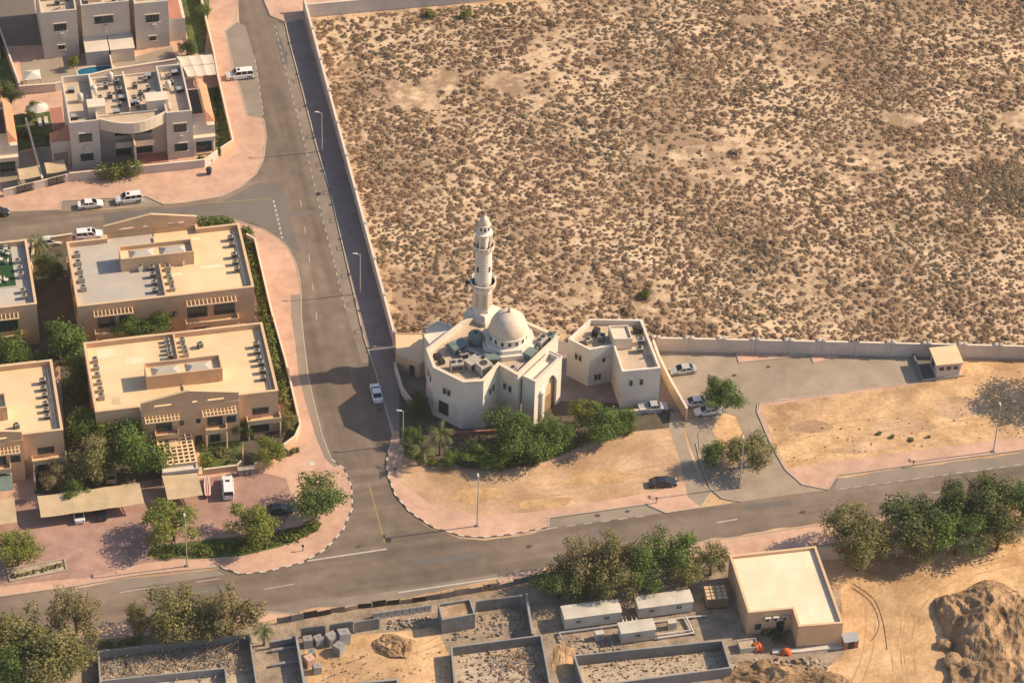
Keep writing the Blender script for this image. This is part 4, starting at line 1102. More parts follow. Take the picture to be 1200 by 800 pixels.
LP = [(-20.6, -2.9), (-15.4, -2.6), (-14.95, -10.0), (-16.0, -11.0), (-20.2, -8.6)]; LO = (-18, -6, 0)
lb = thing('ablution_block', 'low tan flat roofed block between the mosque and the side road wall', 'building', LO)
b = MB(); b.shell(rel(LP, LO), 0, 3.5, 3.3, .2); b.build('wall', M['tan_lt'], lb); b = MB(); b.flat(inset(rel(LP, LO), .18), 3.32); b.build('roof', M['roof_cream'], lb)
won(lb, LO, (-20.2, -8.6), (-16.0, -11.0), .7, .3, 1.0, 2.2, 1)
wall_thing('courtyard_wall', 'low shaded wall on the street side of the mosque', [(-20.4, -8.8), (-18.8, -15.5), (-16.5, -19.5)], 1.8, .25, 'wall_pale')
br = thing('barrier', 'white pipe barrier across the shaded pavement', 'barrier', (*W(438, 411, .13), .13)); x1, y1 = W(463, 412, .13)
o_ = br.location; b = MB(); b.tube((0, 0, 1.0), (x1 - o_.x, y1 - o_.y, 1.0), .06, 8); b.build('rail', M['pipe'], br)
for t in (0, .5, 1):
    k = MB(); k.tube(((x1 - o_.x) * t, (y1 - o_.y) * t, 0), ((x1 - o_.x) * t, (y1 - o_.y) * t, 1.05), .06, 8); k.build('post', M['pipe'], br)
# kiosk at the end of the car park
kx, ky = W(1110, 443, 0); ko = (kx, ky, .0)
kk = thing('guard_kiosk', 'small pale kiosk with a cream flat roof at the end of the car park', 'kiosk', ko, rad(11))
b = MB(); b.box(-2.1, 0, 0, 2.1, 4.0, 3.4); b.build('wall', M['wall_pale'], kk)
b = MB(); b.box(-2.5, -.4, 3.4, 2.5, 4.4, 3.65); b.build('roof', M['roof_cream'], kk)
for x_ in (-1.7, -.4, .9): window(kk, x_, 0, 2.0, .8, .7, 0, 1)
window(kk, -2.1, 3.0, 1.1, 1.4, 1.2, -PI / 2, 2)
wall_thing('retaining_wall', 'low blue grey kerb wall beside the kiosk, nearer the car park', [W(1069, 416, 0), W(1080, 447, 0)], .9, .25, 'concrete_d', cap=False)
wall_thing('retaining_wall', 'low wall along the foot of the kiosk yard', [W(1080, 447, 0), W(1130, 441, 0)], .45, .3, 'kerb', cap=False)
sheet('yard_paving', WL([(1071, 417), (1099, 418), (1100, 445), (1082, 447)], .13), .138, 'asphalt_grey')
# ------------------------------------------------------------------ tan duplex villas
BX, BY = math.cos(GRID), math.sin(GRID)
def gl(o, lx, ly, rot=GRID):
    """local villa coordinates -> world"""
    return (o[0] + lx * math.cos(rot) - ly * math.sin(rot), o[1] + lx * math.sin(rot) + ly * math.cos(rot))


def lattice(parent, x0, y0, x1, y1, z, nx, ny, w=.16, h=.22, name='pergola', m='tan_lt'):
    b = MB()
    for i in range(nx + 1):
        x = x0 + (x1 - x0) * i / nx; b.box(x - w / 2, y0, z, x + w / 2, y1, z + h)
    for j in range(ny + 1):
        y = y0 + (y1 - y0) * j / ny
        b.box(x0 - w / 2 - .05, y - w / 2, z + .03, x1 + w / 2 + .05, y + w / 2, z + h + .03)
    return b.build(name, M[m], parent)


def make_villa(name, label, o, rot, left_m, right_m):
    r = thing(name, label, 'villa', (*o, 0), rot)
    Wd, Dp, H, ZRF = 31.0, 18.2, 9.2, 8.3
    b = MB(); pr = [(0, 0), (7.5, 0), (7.5, -1.3), (24.1, -1.3), (24.1, 0), (Wd, 0), (Wd, Dp), (0, Dp)]; b.shell(pr, 0, H, ZRF, .34); b.build('wall', M['tan'], r)
    b = MB(); q = inset(pr, -.07); q2 = inset(pr, .40)
    for i in range(8):
        j = (i + 1) % 8
        b.add([(*q[i], H), (*q[j], H), (*q2[j], H), (*q2[i], H), (*q[i], H + .13), (*q[j], H + .13), (*q2[j], H + .13), (*q2[i], H + .13)], [(4, 5, 6, 7), (0, 1, 5, 4), (2, 3, 7, 6)])
    b.build('coping', M['tan_lt'], r)
    b = MB(); b.flat([(.3, .3), (15.4, .3), (15.4, Dp - .3), (.3, Dp - .3)], ZRF + .01); b.flat([(7.8, -1.0), (15.4, -1.0), (15.4, .3), (7.8, .3)], ZRF + .01); b.build('roof', M[left_m], r)
    b = MB(); b.flat([(15.6, .3), (Wd - .3, .3), (Wd - .3, Dp - .3), (15.6, Dp - .3)], ZRF + .01); b.flat([(15.6, -1.0), (23.8, -1.0), (23.8, .3), (15.6, .3)], ZRF + .01); b.build('roof', M[right_m], r)
    b = MB(); b.box(15.35, 8.95, ZRF, 15.65, Dp - .35, H + .05); b.box(15.35, .35, ZRF, 15.65, 5.1, ZRF + .35); b.build('party_parapet', M['tan_lt'], r)
    g_ = random.Random(len(name) + int(o[0]))
    for k in range(7):
        x, y, w_, h_ = g_.uniform(1.5, 27), g_.uniform(1, 15), g_.uniform(1.2, 4.5), g_.uniform(.8, 2.4)
        if (8.5 < x + w_ and x < 23 and 4.5 < y + h_ and y < 9.5) or x < 16 < x + w_ + .6: continue
        c = MB(); c.flat([(x, y), (x + w_, y + g_.uniform(-.2, .2)), (x + w_ * .96, y + h_), (x + .1, y + h_ * 1.05)], ZRF + .016 + k * .003); c.build('roof_patch', M[('roof_stain_a', 'roof_stain_b')[k % 2]], r)
    # stair block with sunk skylights
    b = MB(); b.shell([(9.3, 5.2), (22.3, 5.2), (22.3, 8.9), (9.3, 8.9)], ZRF, 11.2, 10.3, .22); st = b.build('stair_block', M['tan'], r)
    b = MB(); b.flat([(9.5, 5.4), (22.1, 5.4), (22.1, 8.7), (9.5, 8.7)], 10.31); b.build('stair_roof', M['roof_cream'], st)
    for x0, x1 in ((10.4, 15.2), (16.2, 20.6)):
        k = MB(); k.add([(x0, 5.6, 10.35), (x1, 5.6, 10.35), (x1, 8.5, 10.35), (x0, 8.5, 10.35), (x0 + 1.2, 6.9, 11.05), (x1 - 1.2, 6.9, 11.05)], [(0, 1, 5, 4), (1, 2, 5), (2, 3, 4, 5), (3, 0, 4)])
        k.build('skylight', M['roof_grey'], st)
    for x in (19.9, 21.4):
        k = MB(); k.box(x, 5.13, 8.5, x + .45, 5.2, 9.9); k.build('slot_window', M['tan_lt'], st)
    # gabled front with slit openings
    gx0, gx1, gy0, gy1 = 7.5, 24.1, -1.3, -.97
    b = MB()
    b.box(gx0, gy0, 9.335, gx1, gy1, 9.7)
    xs = [gx0, 9.8, 12.7, 16.2, 17.1, 18.8, 21.6, gx1]
    for i in range(0, 7, 2): b.box(xs[i], gy0, 9.7, xs[i + 1], gy1, 10.35)
    top = [(gx0, 10.35), (gx1, 10.35), (gx1, 11.0), (15.6, 12.6), (gx0, 11.0)]
    b.add([(x, gy0, z) for x, z in top] + [(x, gy1, z) for x, z in top], [tuple(range(5)), tuple(range(9, 4, -1))] + [(i, i + 5, (i + 1) % 5 + 5, (i + 1) % 5) for i in range(5)])
    gb = b.build('gable_wall', M['tan'], r)
    b = MB()
    for (xa, za), (xb, zb) in (((gx0 - .06, 11.0), (15.6, 12.62)), ((15.6, 12.62), (gx1 + .06, 11.0))):
        b.bar((xa, (gy0 + gy1) / 2, za + .05), (xb, (gy0 + gy1) / 2, zb + .05), gy1 - gy0 + .12, .12)
    b.build('gable_coping', M['tan_lt'], gb)
    # pergola strips and their windows on the front
    lattice(r, 8.1, -3.1, 13.7, gy0, 7.9, 9, 2, m='roof_cream'); lattice(r, 17.8, -3.1, 23.4, gy0, 7.9, 9, 2, m='roof_cream')
    for (x, z, w_, h_, n, y) in [(2.1, 4.4, 3.4, 1.7, 4, 0), (9.9, 4.3, 2.7, 2.2, 3, gy0), (13.9, 5.3, .75, .95, 1, gy0), (16.7, 5.3, .75, .95, 1, gy0), (18.6, 4.3, 2.6, 2.2, 3, gy0), (21.9, 4.6, 1.6, 1.5, 2, gy0), (26.5, 4.5, 2.8, 1.5, 3, 0),
                                 (2.3, .6, 3, 2, 3, 0), (16.4, .4, 1.2, 2.1, 1, gy0), (18.9, .6, 1.8, 1.7, 2, gy0), (26.3, .5, 3.0, 2.1, 3, 0)]:
        window(r, x, y, z, w_, h_, 0, n)
    def balcony(x0, x1, y0, y1, z, back=False):
        b = MB(); b.box(x0, y0, z, x1, y1, z + .22)
        yo, yi = (y0, y0 + .15) if not back else (y1 - .15, y1)
        b.box(x0, yo, z + .22, x1, yi, z + 1.0); ys = (y0 + .15, y1) if not back else (y0, y1 - .15)
        b.box(x0, ys[0], z + .22, x0 + .15, ys[1], z + 1.0); b.box(x1 - .15, ys[0], z + .22, x1, ys[1], z + 1.0)
        bo = b.build('balcony', M['tan_lt'], r)
        for x in (x0 + .2, x1 - .2):
            k = MB(); k.tube((x, (yo + yi) / 2, 0), (x, (yo + yi) / 2, z), .16, 8); k.build('column', M['tan_lt'], bo)
    balcony(18.0, 21.8, -2.9, gy0, 3.7); balcony(9.6, 13.6, -2.7, gy0, 3.7); balcony(25.4, 31.2, -1.6, 0, 3.5); balcony(.6, 6.2, -1.5, 0, 3.2)
    # rear elevation
    lattice(r, Wd - 9.4, Dp, Wd - 2.7, Dp + 1.7, 7.7, 10, 1, m='roof_cream'); lattice(r, Wd - 27.6, Dp, Wd - 19.0, Dp + 1.7, 7.7, 12, 1, m='roof_cream')
    for x, w_, n in ((19.1, 3.5, 4), (23.8, 3.7, 4), (3.3, 3.0, 3), (7.0, 2.2, 2)):
        window(r, Wd - x, Dp, 3.9, w_, 2.5, PI, n)
    window(r, Wd - 16.2, Dp, 4.6, .9, 1.1, PI, 1); window(r, Wd - 20, Dp, .4, 3, 2.3, PI, 3)
    balcony(Wd - 28, Wd - 18.6, Dp, Dp + 1.5, 2.7, True); balcony(Wd - 9.6, Wd - 2.6, Dp, Dp + 1.5, 2.7, True)
    # side windows
    for y in (3, 8, 13):
        window(r, Wd, y, 4.5, 1.6, 1.4, PI / 2, 2); window(r, 0, y + 1.6, 4.5, 1.6, 1.4, -PI / 2, 2)
    # garage with lattice and fascia
    b = MB(); b.box(9.8, -10.0, 0, 10.05, gy0, 2.9); b.box(15.5, -10.0, 0, 15.75, gy0, 2.9); b.box(10.05, -8.75, 0, 15.5, -8.5, 2.9); b.box(9.7, -10.2, 2.4, 15.85, -10.0, 3.1); b.box(10.05, -10.0, 2.45, 15.5, -8.76, 2.6); b.build('garage', M['white_wall'], r)
    lattice(r, 9.9, -8.6, 15.65, gy0 - .05, 3.05, 6, 8, .28, .25, 'pergola', 'roof_cream')
    b = MB(); b.box(11.7, -4.5, 3.36, 13.4, -2.6, 3.40); b.build('pergola_panel', M['tan_lt'], r)
    return r


V3O, V2O = (-69.6, -32.9), (-49.9, 19.2)
villa3 = make_villa('villa', 'tan gabled duplex villa with an all cream flat roof beside the side road', V3O, GRID, 'roof_cream', 'roof_cream')
villa2 = make_villa('villa', 'tan duplex villa at the street corner whose flat roof is half grey half cream', V2O, GRID + PI, 'roof_cream', 'roof_grey')
L2O = (-74.5 - 31 * BX, -37.6 - 31 * BY); L1O = (-87.3, 12.5)
villaL2 = dup(villa3, (*L2O, 0), GRID, 'tan gabled villa cut by the photo edge with an all cream flat roof')
villaL1 = dup(villa2, (*L1O, 0), GRID + PI, 'tan duplex villa partly cut by the photo edge with a green turf roof terrace')

def ac_row(o, rot, x, ys, z, rz, fmt, s=1.0):
    for i, y in enumerate(ys):
        wx, wy = gl(o, x + random.uniform(-.12, .12), y, rot)
        place_ac(wx, wy, z, rot + rz, fmt % ORD[i], s=s * random.uniform(.92, 1.06), sz=s * random.uniform(.66, .95))

Z_ = 8.32
fr = lambda a, b_, n: [a + (b_ - a) * i / (n - 1) for i in range(n)]
ac_row(V3O, GRID, 1.5, fr(13.9, 4.2, 6), Z_, PI, '%s condenser from the back along the garden side parapet of the all cream roof')
ac_row(V3O, GRID, 29.2, [12.9, 11.2, 9.4, 8.0, 6.0, 4.2], Z_, 0, '%s condenser from the back along the road side parapet of the all cream roof')
ac_row(V3O, GRID, 14.2, fr(16.9, 12.6, 5), Z_, 0, '%s condenser from the back, west of the party parapet, all cream villa roof', .9)
ac_row(V3O, GRID, 16.9, fr(16.4, 12.7, 4), Z_, PI, '%s condenser from the back, east of the party parapet, all cream villa roof', .9)
ac_row(V2O, GRID + PI, 29.5, fr(3.2, 12.8, 5), Z_, 0, '%s condenser from the street along the outer parapet of the grey half roof', 1.05)
ac_row(V2O, GRID + PI, 17.1, fr(9.2, 15.6, 4), Z_, PI, '%s condenser from the stair block, grey side of the party parapet, corner villa', 1.0)
ac_row(V2O, GRID + PI, 14.2, fr(9.8, 15.5, 4), Z_, 0, '%s condenser from the stair block, cream side of the party parapet, corner villa', 1.0)
ac_row(V2O, GRID + PI, 2.1, [3.4, 5.2, 8.4, 10.4, 12.4], Z_, PI, '%s condenser from the street along the road side parapet of the half grey villa roof', 1.0)
ac_row(L2O, GRID, 28.9, [13.4, 11.6, 9.8, 7.6, 6.0, 4.4], Z_, 0, '%s condenser from the back on the cream roof cut by the photo edge')
ac_row(L1O, GRID + PI, 2.0, [5.2, 7.4, 9.4, 13.6, 15.2], Z_, 0, '%s condenser from the street on the turf terrace villa roof')
for (o, rot, x, y, lb) in ((V3O, GRID, 19.7, 14.6, 'stray grey condenser standing alone near the back of the all cream roof'), (V2O, GRID + PI, 11.2, 8.6, 'stray grey condenser near the stair block on the cream half of the corner roof'), (V2O, GRID + PI, 19.0, 9.0, 'stray grey condenser near the stair block on the grey half of the corner roof'), (L2O, GRID, 23.5, 2.8, 'condenser near the gable of the cream roof cut by the photo edge')):
    wx, wy = gl(o, x, y, rot); place_ac(wx, wy, Z_, rot + .4, lb, s=.9)
# low white duct beside the shaded parapets
for i, (o, rot, x, y0, y1, lb) in enumerate([(V3O, GRID, 30.0, 1.2, 16.6, 'pale pipe run along the road side parapet of the all cream roof'), (V2O, GRID + PI, 1.2, 1.5, 16.5, 'pale pipe run along the road side parapet of the half grey roof'), (L2O, GRID, 30.0, 1.2, 16.6, 'pale pipe run along the parapet of the cream roof cut by the photo edge')]):
    wx, wy = gl(o, x, y0, rot); t_ = thing('pipe_run', lb, 'pipe', (wx, wy, Z_), rot)
    b = MB(); b.box(-.12, 0, .12, .12, y1 - y0, .34); b.build('pipe', M['pipe'], t_)
    for k in range(5):
        c = MB(); c.box(-.2, k * (y1 - y0 - .4) / 4 + .1, 0, .2, k * (y1 - y0 - .4) / 4 + .3, .12); c.build('saddle', M['concrete'], t_)
# turf terrace on the cut villa
tx, ty = gl(L1O, 0, 0, GRID + PI)
tr = thing('turf_carpet', 'bright green artificial turf carpet laid on the villa roof by the photo edge', 'turf', (*gl(L1O, 5.2, 5, GRID + PI), Z_), GRID + PI)
b = MB(); b.box(-2.2, -4.6, .005, 8, 6.5, .03); b.build('carpet', M['turf'], tr)
b = MB(); b.box(-2.4, -4.8, 0, 8.2, -4.6, .12); b.box(-2.4, 6.5, 0, 8.2, 6.7, .12); b.build('border', M['roof_grey'], tr)
for i in range(9):
    a = (i % 3) * 1.5 + .4 * (i // 3); x, y = [(3.9, 1.2), (4.6, 2.0), (3.6, 2.6), (5.5, 9.8), (6.3, 9.4), (5.9, 10.4), (4.6, 10.0), (4.1, 5.0), (5.0, 4.1)][i]
    wx, wy = gl(L1O, x, y, GRID + PI)
    st_ = thing('roof_chair', 'white outdoor chair set out on the green turf roof terrace', 'chair', (wx, wy, Z_ + .03), a * 2, 'white chairs on the turf roof')
    b = MB(); b.box(-.36, -.36, .38, .36, .36, .48); b.build('seat', M['kerb_w'], st_)
    b = MB(); b.box(-.36, .26, .48, .36, .36, .95); b.build('backrest', M['kerb_w'], st_)
    for sx in (-.3, .3):
        for sy in (-.3, .3):
            k = MB(); k.box(sx - .04, sy - .04, 0, sx + .04, sy + .04, .38); k.build('leg', M['metal'], st_)

# ---------------- carports, garden walls of the tan villas
def canopy(name, label, pts, z, posts=True, m='fabric', sag=.18, nseg=1, cat='carport'):
    """fabric shade over steel posts; pts: 4 corners (x,y,z) back-left, back-right, front-right, front-left"""
    c = Vector((sum(p[0] for p in pts) / 4, sum(p[1] for p in pts) / 4, 0)); P_ = [Vector(p) - c for p in pts]
    r = thing(name, label, cat, c)
    nu, nv = 6 * nseg, 6; vs = []; fs = []
    for j in range(nv + 1):
        for i in range(nu + 1):
            u, v = i / nu, j / nv
            p = (P_[0] * (1 - u) + P_[1] * u) * (1 - v) + (P_[3] * (1 - u) + P_[2] * u) * v
            uu = (u * nseg) % 1
            p.z += .22 * math.sin(PI * v) - sag * math.sin(PI * uu) * .6
            vs.append(p)
    n0 = len(vs); vs += [p - Vector((0, 0, .06)) for p in vs]
    for j in range(nv):
        for i in range(nu):
            a = j * (nu + 1) + i; q = (a, a + 1, a + nu + 2, a + nu + 1)
            fs.append(q); fs.append(tuple(k + n0 for k in q[::-1]))
    b = MB(); b.add(vs, fs); b.build('fabric', M[m], r)
    for i in range(nseg + 1):
        u = i / nseg; p = P_[0] * (1 - u) + P_[1] * u; q = P_[3] * (1 - u) + P_[2] * u
        k = MB(); k.bar(p - Vector((0, 0, .12)), q - Vector((0, 0, .12)), .10, .10); k.build('rafter', M['metal'], r)
        k = MB(); k.tube((p.x, p.y, .1), (p.x, p.y, p.z - .1), .07, 8); k.build('post', M['metal'], r)
    return r

def Z3(px, py, z): return (*W(px, py, z), z)
canopy('fabric_carport', 'square beige fabric carport in front of the lattice garage', [Z3(189.7, 557, 2.7), Z3(231, 553.5, 2.7), Z3(237.6, 579.5, 2.35), Z3(196.5, 585.5, 2.35)], 0)
canopy('fabric_carport', 'long beige fabric carport with tree shade across it over parked cars', [Z3(43.5, 581, 3.0), Z3(163, 565, 3.0), Z3(169, 589.5, 2.5), Z3(48, 606, 2.5)], 0, nseg=3)
canopy('fabric_carport', 'beige fabric carport at the photo edge beside the dark driveway', [Z3(-30, 588, 3.0), Z3(16.5, 583, 3.0), Z3(20, 612, 2.5), Z3(-28, 617, 2.5)], 0)
canopy('fabric_carport', 'green shaded glassy carport roof at the photo edge, in front of the cut villa', [Z3(-30, 560, 3.1), Z3(13, 553, 3.1), Z3(15.5, 573, 3.0), Z3(-28, 578, 3.0)], 0, m='teal')
wall_thing('garden_wall', 'low tan wall with curved end round the corner garden of the all cream villa', [W(299, 288, .1), W(318.7, 372.7, .1), W(335, 430, .1), W(352, 505, .1), W(346, 519, .1), W(331, 530, .1), W(311, 546, .1), W(298, 551, .1)], 1.6, .22, 'tan_lt', z=.1)
wall_thing('garden_wall', 'low tan wall behind the grass at the street corner', [W(289, 282, .1), W(299, 288, .1)], 1.6, .22, 'tan_lt', z=.1)
wall_thing('garden_wall', 'angular tan street wall behind the corner villa', [W(60, 288, .1), W(85, 284, .1)], 2.0, .25, 'tan_lt', z=.1)
wall_thing('garden_wall', 'garden wall at the front of the shrubby yard by the striped boat', [W(192, 560, .1), W(193, 545, .1)], 1.5, .2, 'tan_lt', z=.1)
wall_thing('garden_wall', 'low wall between the planted yard and the parked white van', [W(239, 556, .1), W(278, 551, .1), W(283, 546, .1)], 1.2, .2, 'tan_lt', z=.1)
for (p0, p1, lb) in ((W(32, 385, .1), W(40, 290, .1), 'shaded boundary wall between the turf terrace villa and the corner villa'), (W(42, 575, .1), W(40, 555, .1), 'thin white wall beside the dark driveway by the carport')):
    wall_thing('garden_wall', lb, [p0, p1], 1.9, .22, 'tan_lt', z=.1)
sheet('garden_soil', WL([(-60, 395), (60, 385), (90, 395), (300, 372), (318, 378), (316, 385), (100, 405), (80, 420), (-60, 440)], TOP), TOP + .012, 'soil')
sheet('garden_soil', WL([(30, 290), (80, 285), (100, 400), (40, 410)], TOP), TOP + .016, 'soil')
sheet('garden_soil', WL([(70, 425), (100, 415), (112, 500), (190, 515), (190, 560), (60, 580), (40, 578), (42, 545), (78, 540)], TOP), TOP + .020, 'soil')
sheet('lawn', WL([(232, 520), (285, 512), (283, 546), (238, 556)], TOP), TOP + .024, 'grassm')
sheet('garden_soil', WL([(285, 505), (345, 480), (350, 508), (310, 543), (286, 549)], TOP), TOP + .024, 'soil')
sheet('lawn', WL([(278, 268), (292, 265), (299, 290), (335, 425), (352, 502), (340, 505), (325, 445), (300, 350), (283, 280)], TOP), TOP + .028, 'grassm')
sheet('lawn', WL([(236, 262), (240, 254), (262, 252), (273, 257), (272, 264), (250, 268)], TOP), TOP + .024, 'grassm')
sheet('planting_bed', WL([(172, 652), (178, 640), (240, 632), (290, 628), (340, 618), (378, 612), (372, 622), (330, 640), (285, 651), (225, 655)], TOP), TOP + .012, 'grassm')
sheet('planting_bed', WL([(8, 668), (75, 655), (78, 668), (12, 681)], TOP), TOP + .012, 'debris')
b = MB(); b.ribbon(WL([(8, 668), (75, 655), (78, 668), (12, 681), (8, 668)], .13), .2, .1, .32); struct(b.build('kerb', [M['kerb'], M['kerb'], M['pink']]))

# ------------------------------------------------------------------ cream villas in the far corner
AOo = (-83.54, 45.02); BO = (-93.45, 80.65)
def white_window(r, x, y, z, w_, h_, rz=0, n=3):
    f = window(r, x, y, z, w_, h_, rz, n, 'frame')
    b = MB(); b.box(-.25, -.18, -.18, w_ + .25, 0, -.05); b.build('sill', M['white_trim'], f); b = MB(); b.box(-.2, -.2, h_ + .05, w_ + .2, 0, h_ + .2); b.build('hood', M['white_trim'], f)
    return f


def make_cream(name, label, o):
    r = thing(name, label, 'villa', (*o, 0), GRID)
    H, ZRF = 11.0, 9.6
    # body, two towers and the bowed parapet between them
    arc = [(5.4 + 12.6 * i / 12, .6 - 2.5 * math.sin(PI * i / 12)) for i in range(13)]
    b = MB(); b.shell([(0, 0), (5.4, 0), (5.4, 14.9), (0, 14.9)], 0, H, ZRF, .3); b.shell([(18, 0), (22.9, 0), (22.9, 15.2), (18, 15.2)], 0, H, ZRF, .3)
    b.shell([(5.41, 2.6), (17.99, 2.6), (17.99, 14.9), (5.41, 14.9)], 0, H - 1.0, ZRF, .3); b.build('wall', M['white_wall'], r)
    b = MB(); b.flat([(.28, .28), (5.12, .28), (5.12, 14.6), (.28, 14.6)], ZRF + .01); b.flat([(18.28, .28), (22.6, .28), (22.6, 14.9), (18.28, 14.9)], ZRF + .01); b.flat([(5.7, 2.9), (17.7, 2.9), (17.7, 14.6), (5.7, 14.6)], ZRF + .01)
    b.flat(arc + [(17.98, 2.6), (5.42, 2.6)], ZRF + .01); b.build('roof', M['mosque_roof'], r)
    b = MB(); b.ribbon(arc, .3, 8.6, H); b.flat(arc + [(17.98, 2.59), (5.42, 2.59)], 8.65); b.build('bowed_parapet', M['white_trim'], r)
    b = MB(); b.box(11.5, 3, ZRF, 11.8, 14.6, H); b.build('party_parapet', M['white_trim'], r)
    b = MB(); b.box(11.5, -3.0, 0, 11.8, 2.58, 6.6); b.build('party_wall', M['white_trim'], r)
    for x0, x1 in ((8.3, 11.4), (11.9, 15.6)):
        k = MB(); k.box(x0, .4, 3.6, x1, 2.55, 3.8); k.box(x0, .4, 3.8, x1, .6, 4.9); bo = k.build('balcony', M['white_trim'], r)
        window(r, x0 + .2, 2.58, 5.0, x1 - x0 - .4, 2.6, 0, 4); window(r, x0 + .2, 2.58, .4, x1 - x0 - .4, 2.6, 0, 5)
    for x in (1.7, 19.4):
        white_window(r, x - .1, 0, 6.4, 2.4, 1.9, 0, 4); white_window(r, x - .1, 0, 1.9, 2.4, 1.8, 0, 4)
        k = MB(); k.rbox(x + 1.25, -.2, 4.6, .6, .4, 1.1); k.build('wall_unit', M['kerb_w'], r)
    # rear face
    for x in (1.4, 8.5, 14, 19.5): white_window(r, x + 2.2, 15.2 if x > 18 else 14.9, 6.3, 2.2, 1.6, PI)
    # stair blocks on the roof
    for (x0, x1, y0, y1) in ((3.9, 7.0, 2.9, 5.2), (14.8, 18.7, 2.9, 5.3)):
        k = MB(); k.box(x0, y0, ZRF, x1, y1, 11.9); k.box(x0 - .15, y0 - .15, 11.9, x1 + .15, y1 + .15, 12.1); k.build('stair_block', M['white_trim'], r)
    # low side wings: tiled lean-to, terrace, carport pillars
    for sx, x0, x1 in ((1, 22.91, 27.2), (-1, -4.0, -.01)):
        k = MB(); k.box(x0, 1.2, 0, x1, 4.6, 6.3) if sx > 0 else k.box(x0 + .4, 1.4, 3.3, x1, 4.4, 5.9); k.build('wing', M['white_wall'], r)
        k = MB()
        xo, xi = (x1, x0 + 2.6) if sx > 0 else (x0 + .8, x1 - 1.6)
        a = [(xi, 2.2, 9.3), (xo, 2.2, 7.4), (xo, 12.6, 7.4), (xi, 12.6, 9.3)]
        if sx < 0: a = [(x1, 4.4, 7.6), (x0 + .4, 1.5, 5.92), (x1, 1.5, 5.92), (x1, 4.4, 7.6)]
        if sx > 0:
            k.add(a + [(p[0], p[1], p[2] - .2) for p in a], [(0, 1, 2, 3), (7, 6, 5, 4), (0, 4, 5, 1), (1, 5, 6, 2), (2, 6, 7, 3), (3, 7, 4, 0)])
            k.add([(xi, 2.2, 9.3), (xo, 2.2, 7.4), (xi - 1.6, .9, 7.3), (xi, .9, 7.3), (xo, 1.0, 7.3)], [(0, 3, 4, 1)])
            k.build('tile_roof', M['tile'], r)
            k = MB(); k.box(x0, 4.6, 0, x1 - .2, 12.6, 6.6); k.build('wing', M['white_wall'], r)
            k = MB(); k.box(xi - 2.4, 4.8, 6.61, xi - .1, 12.4, 6.66); k.build('wing_roof', M['dark'], r)
            window(r, 23.6, 1.2, .4, 2.8, 2.6, 0, 3); k = MB()
            for x in (23.1, 26.7): k.tube((x, .5, 0), (x, .5, 3.4), .2, 10)
            k.box(22.95, .2, 3.4, 27.1, 1.19, 4.3); k.build('porch', M['white_trim'], r)
        else:
            k.add([(x1, 4.4, 5.95), (x0 + .4, 4.4, 5.95), (x0 + .4, 1.4, 5.95), (x1, 1.4, 5.95), (x1, 4.4, 7.7), (x1 - 1.4, 3.6, 7.0)], [(0, 1, 5, 4), (1, 2, 5), (2, 3, 5), (3, 4, 5)]); k.build('tile_roof', M['tile'], r)
            k = MB()
            for x in (x0 + .6, x1 - .4): k.tube((x, 1.6, 0), (x, 1.6, 3.3), .18, 8)
            k.build('porch', M['white_trim'], r)
    for y in (4, 8, 12): white_window(r, 22.9, y, 7.5, 1.5, 1.2, PI / 2, 2)
    return r


creamA = make_cream('villa', 'cream duplex villa with a bowed parapet between two towers on the street corner', AOo)
creamA2 = dup(creamA, (AOo[0] - 37.0 * BX, AOo[1] - 37.0 * BY, 0), GRID, 'cream villa cut by the photo edge with an orange tile lean-to beside two driveways')


def make_cream_back(name, label, o):
    r = thing(name, label, 'villa', (*o, 0), GRID)
    b = MB()
    for x0, x1, y0 in ((-.1, 6.8, -.6), (7.75, 17.1, .6), (18, 24.6, -.6)):
        b.shell([(x0, y0), (x1, y0), (x1, 15), (x0, 15)], 0 if y0 < 0 else 0, 11, 9.8, .3)
    b.build('wall', M['white_wall'], r)
    b = MB()
    for x0, x1, y0 in ((-.1, 6.8, -.6), (7.75, 17.1, .6), (18, 24.6, -.6)): b.flat([(x0 + .28, y0 + .28), (x1 - .28, y0 + .28), (x1 - .28, 14.7), (x0 + .28, 14.7)], 9.81)
    b.box(6.8, 2, 0, 7.75, 14.5, 10.2); b.box(17.1, 2, 0, 18, 14.5, 10.2)
    b.build('roof', M['mosque_roof'], r)
    for x, w_ in ((2.2, 2.4), (10.2, 3.6), (20.1, 2.6)):
        y = .6 if 8 < x < 17 else -.6
        white_window(r, x, y, 6.4, w_, 1.7, 0, 4)
        if y < 0: white_window(r, x + .5, y, 2.0, 1.3, 1.0, 0, 2)
        k = MB(); k.rbox(x + w_ * .6, y - .25, 4.7, .7, .45, 1.3); k.build('wall_unit', M['kerb_w'], r)
    for x0, x1 in ((7.8, 12.2), (12.6, 17.2)):
        k = MB(); k.box(x0, -4.2, 0, x1, .58, 3.0); k.box(x0 - .1, -4.3, 3.0, x1 + .1, .58, 3.25); k.build('garage', M['white_wall'], r)
    k = MB(); k.box(12.27, -9.4, 0, 12.53, -4.31, 2.2); k.build('party_wall', M['white_trim'], r)
    for x0, y0, x1, y1 in ((9, 3, 12, 6), (19, 4, 22, 7), (1.5, 5, 4, 8)):
        k = MB(); k.box(x0, y0, 9.8, x1, y1, 12); k.build('stair_block', M['white_trim'], r)
    k = MB(); k.box(24.61, 1, 0, 28.0, 10, 5.4); k.build('wing', M['white_wall'], r)
    k = MB(); k.box(24.7, 1.1, 5.41, 27.4, 9.8, 5.5); k.build('terrace', M['pavered'], r)
    return r


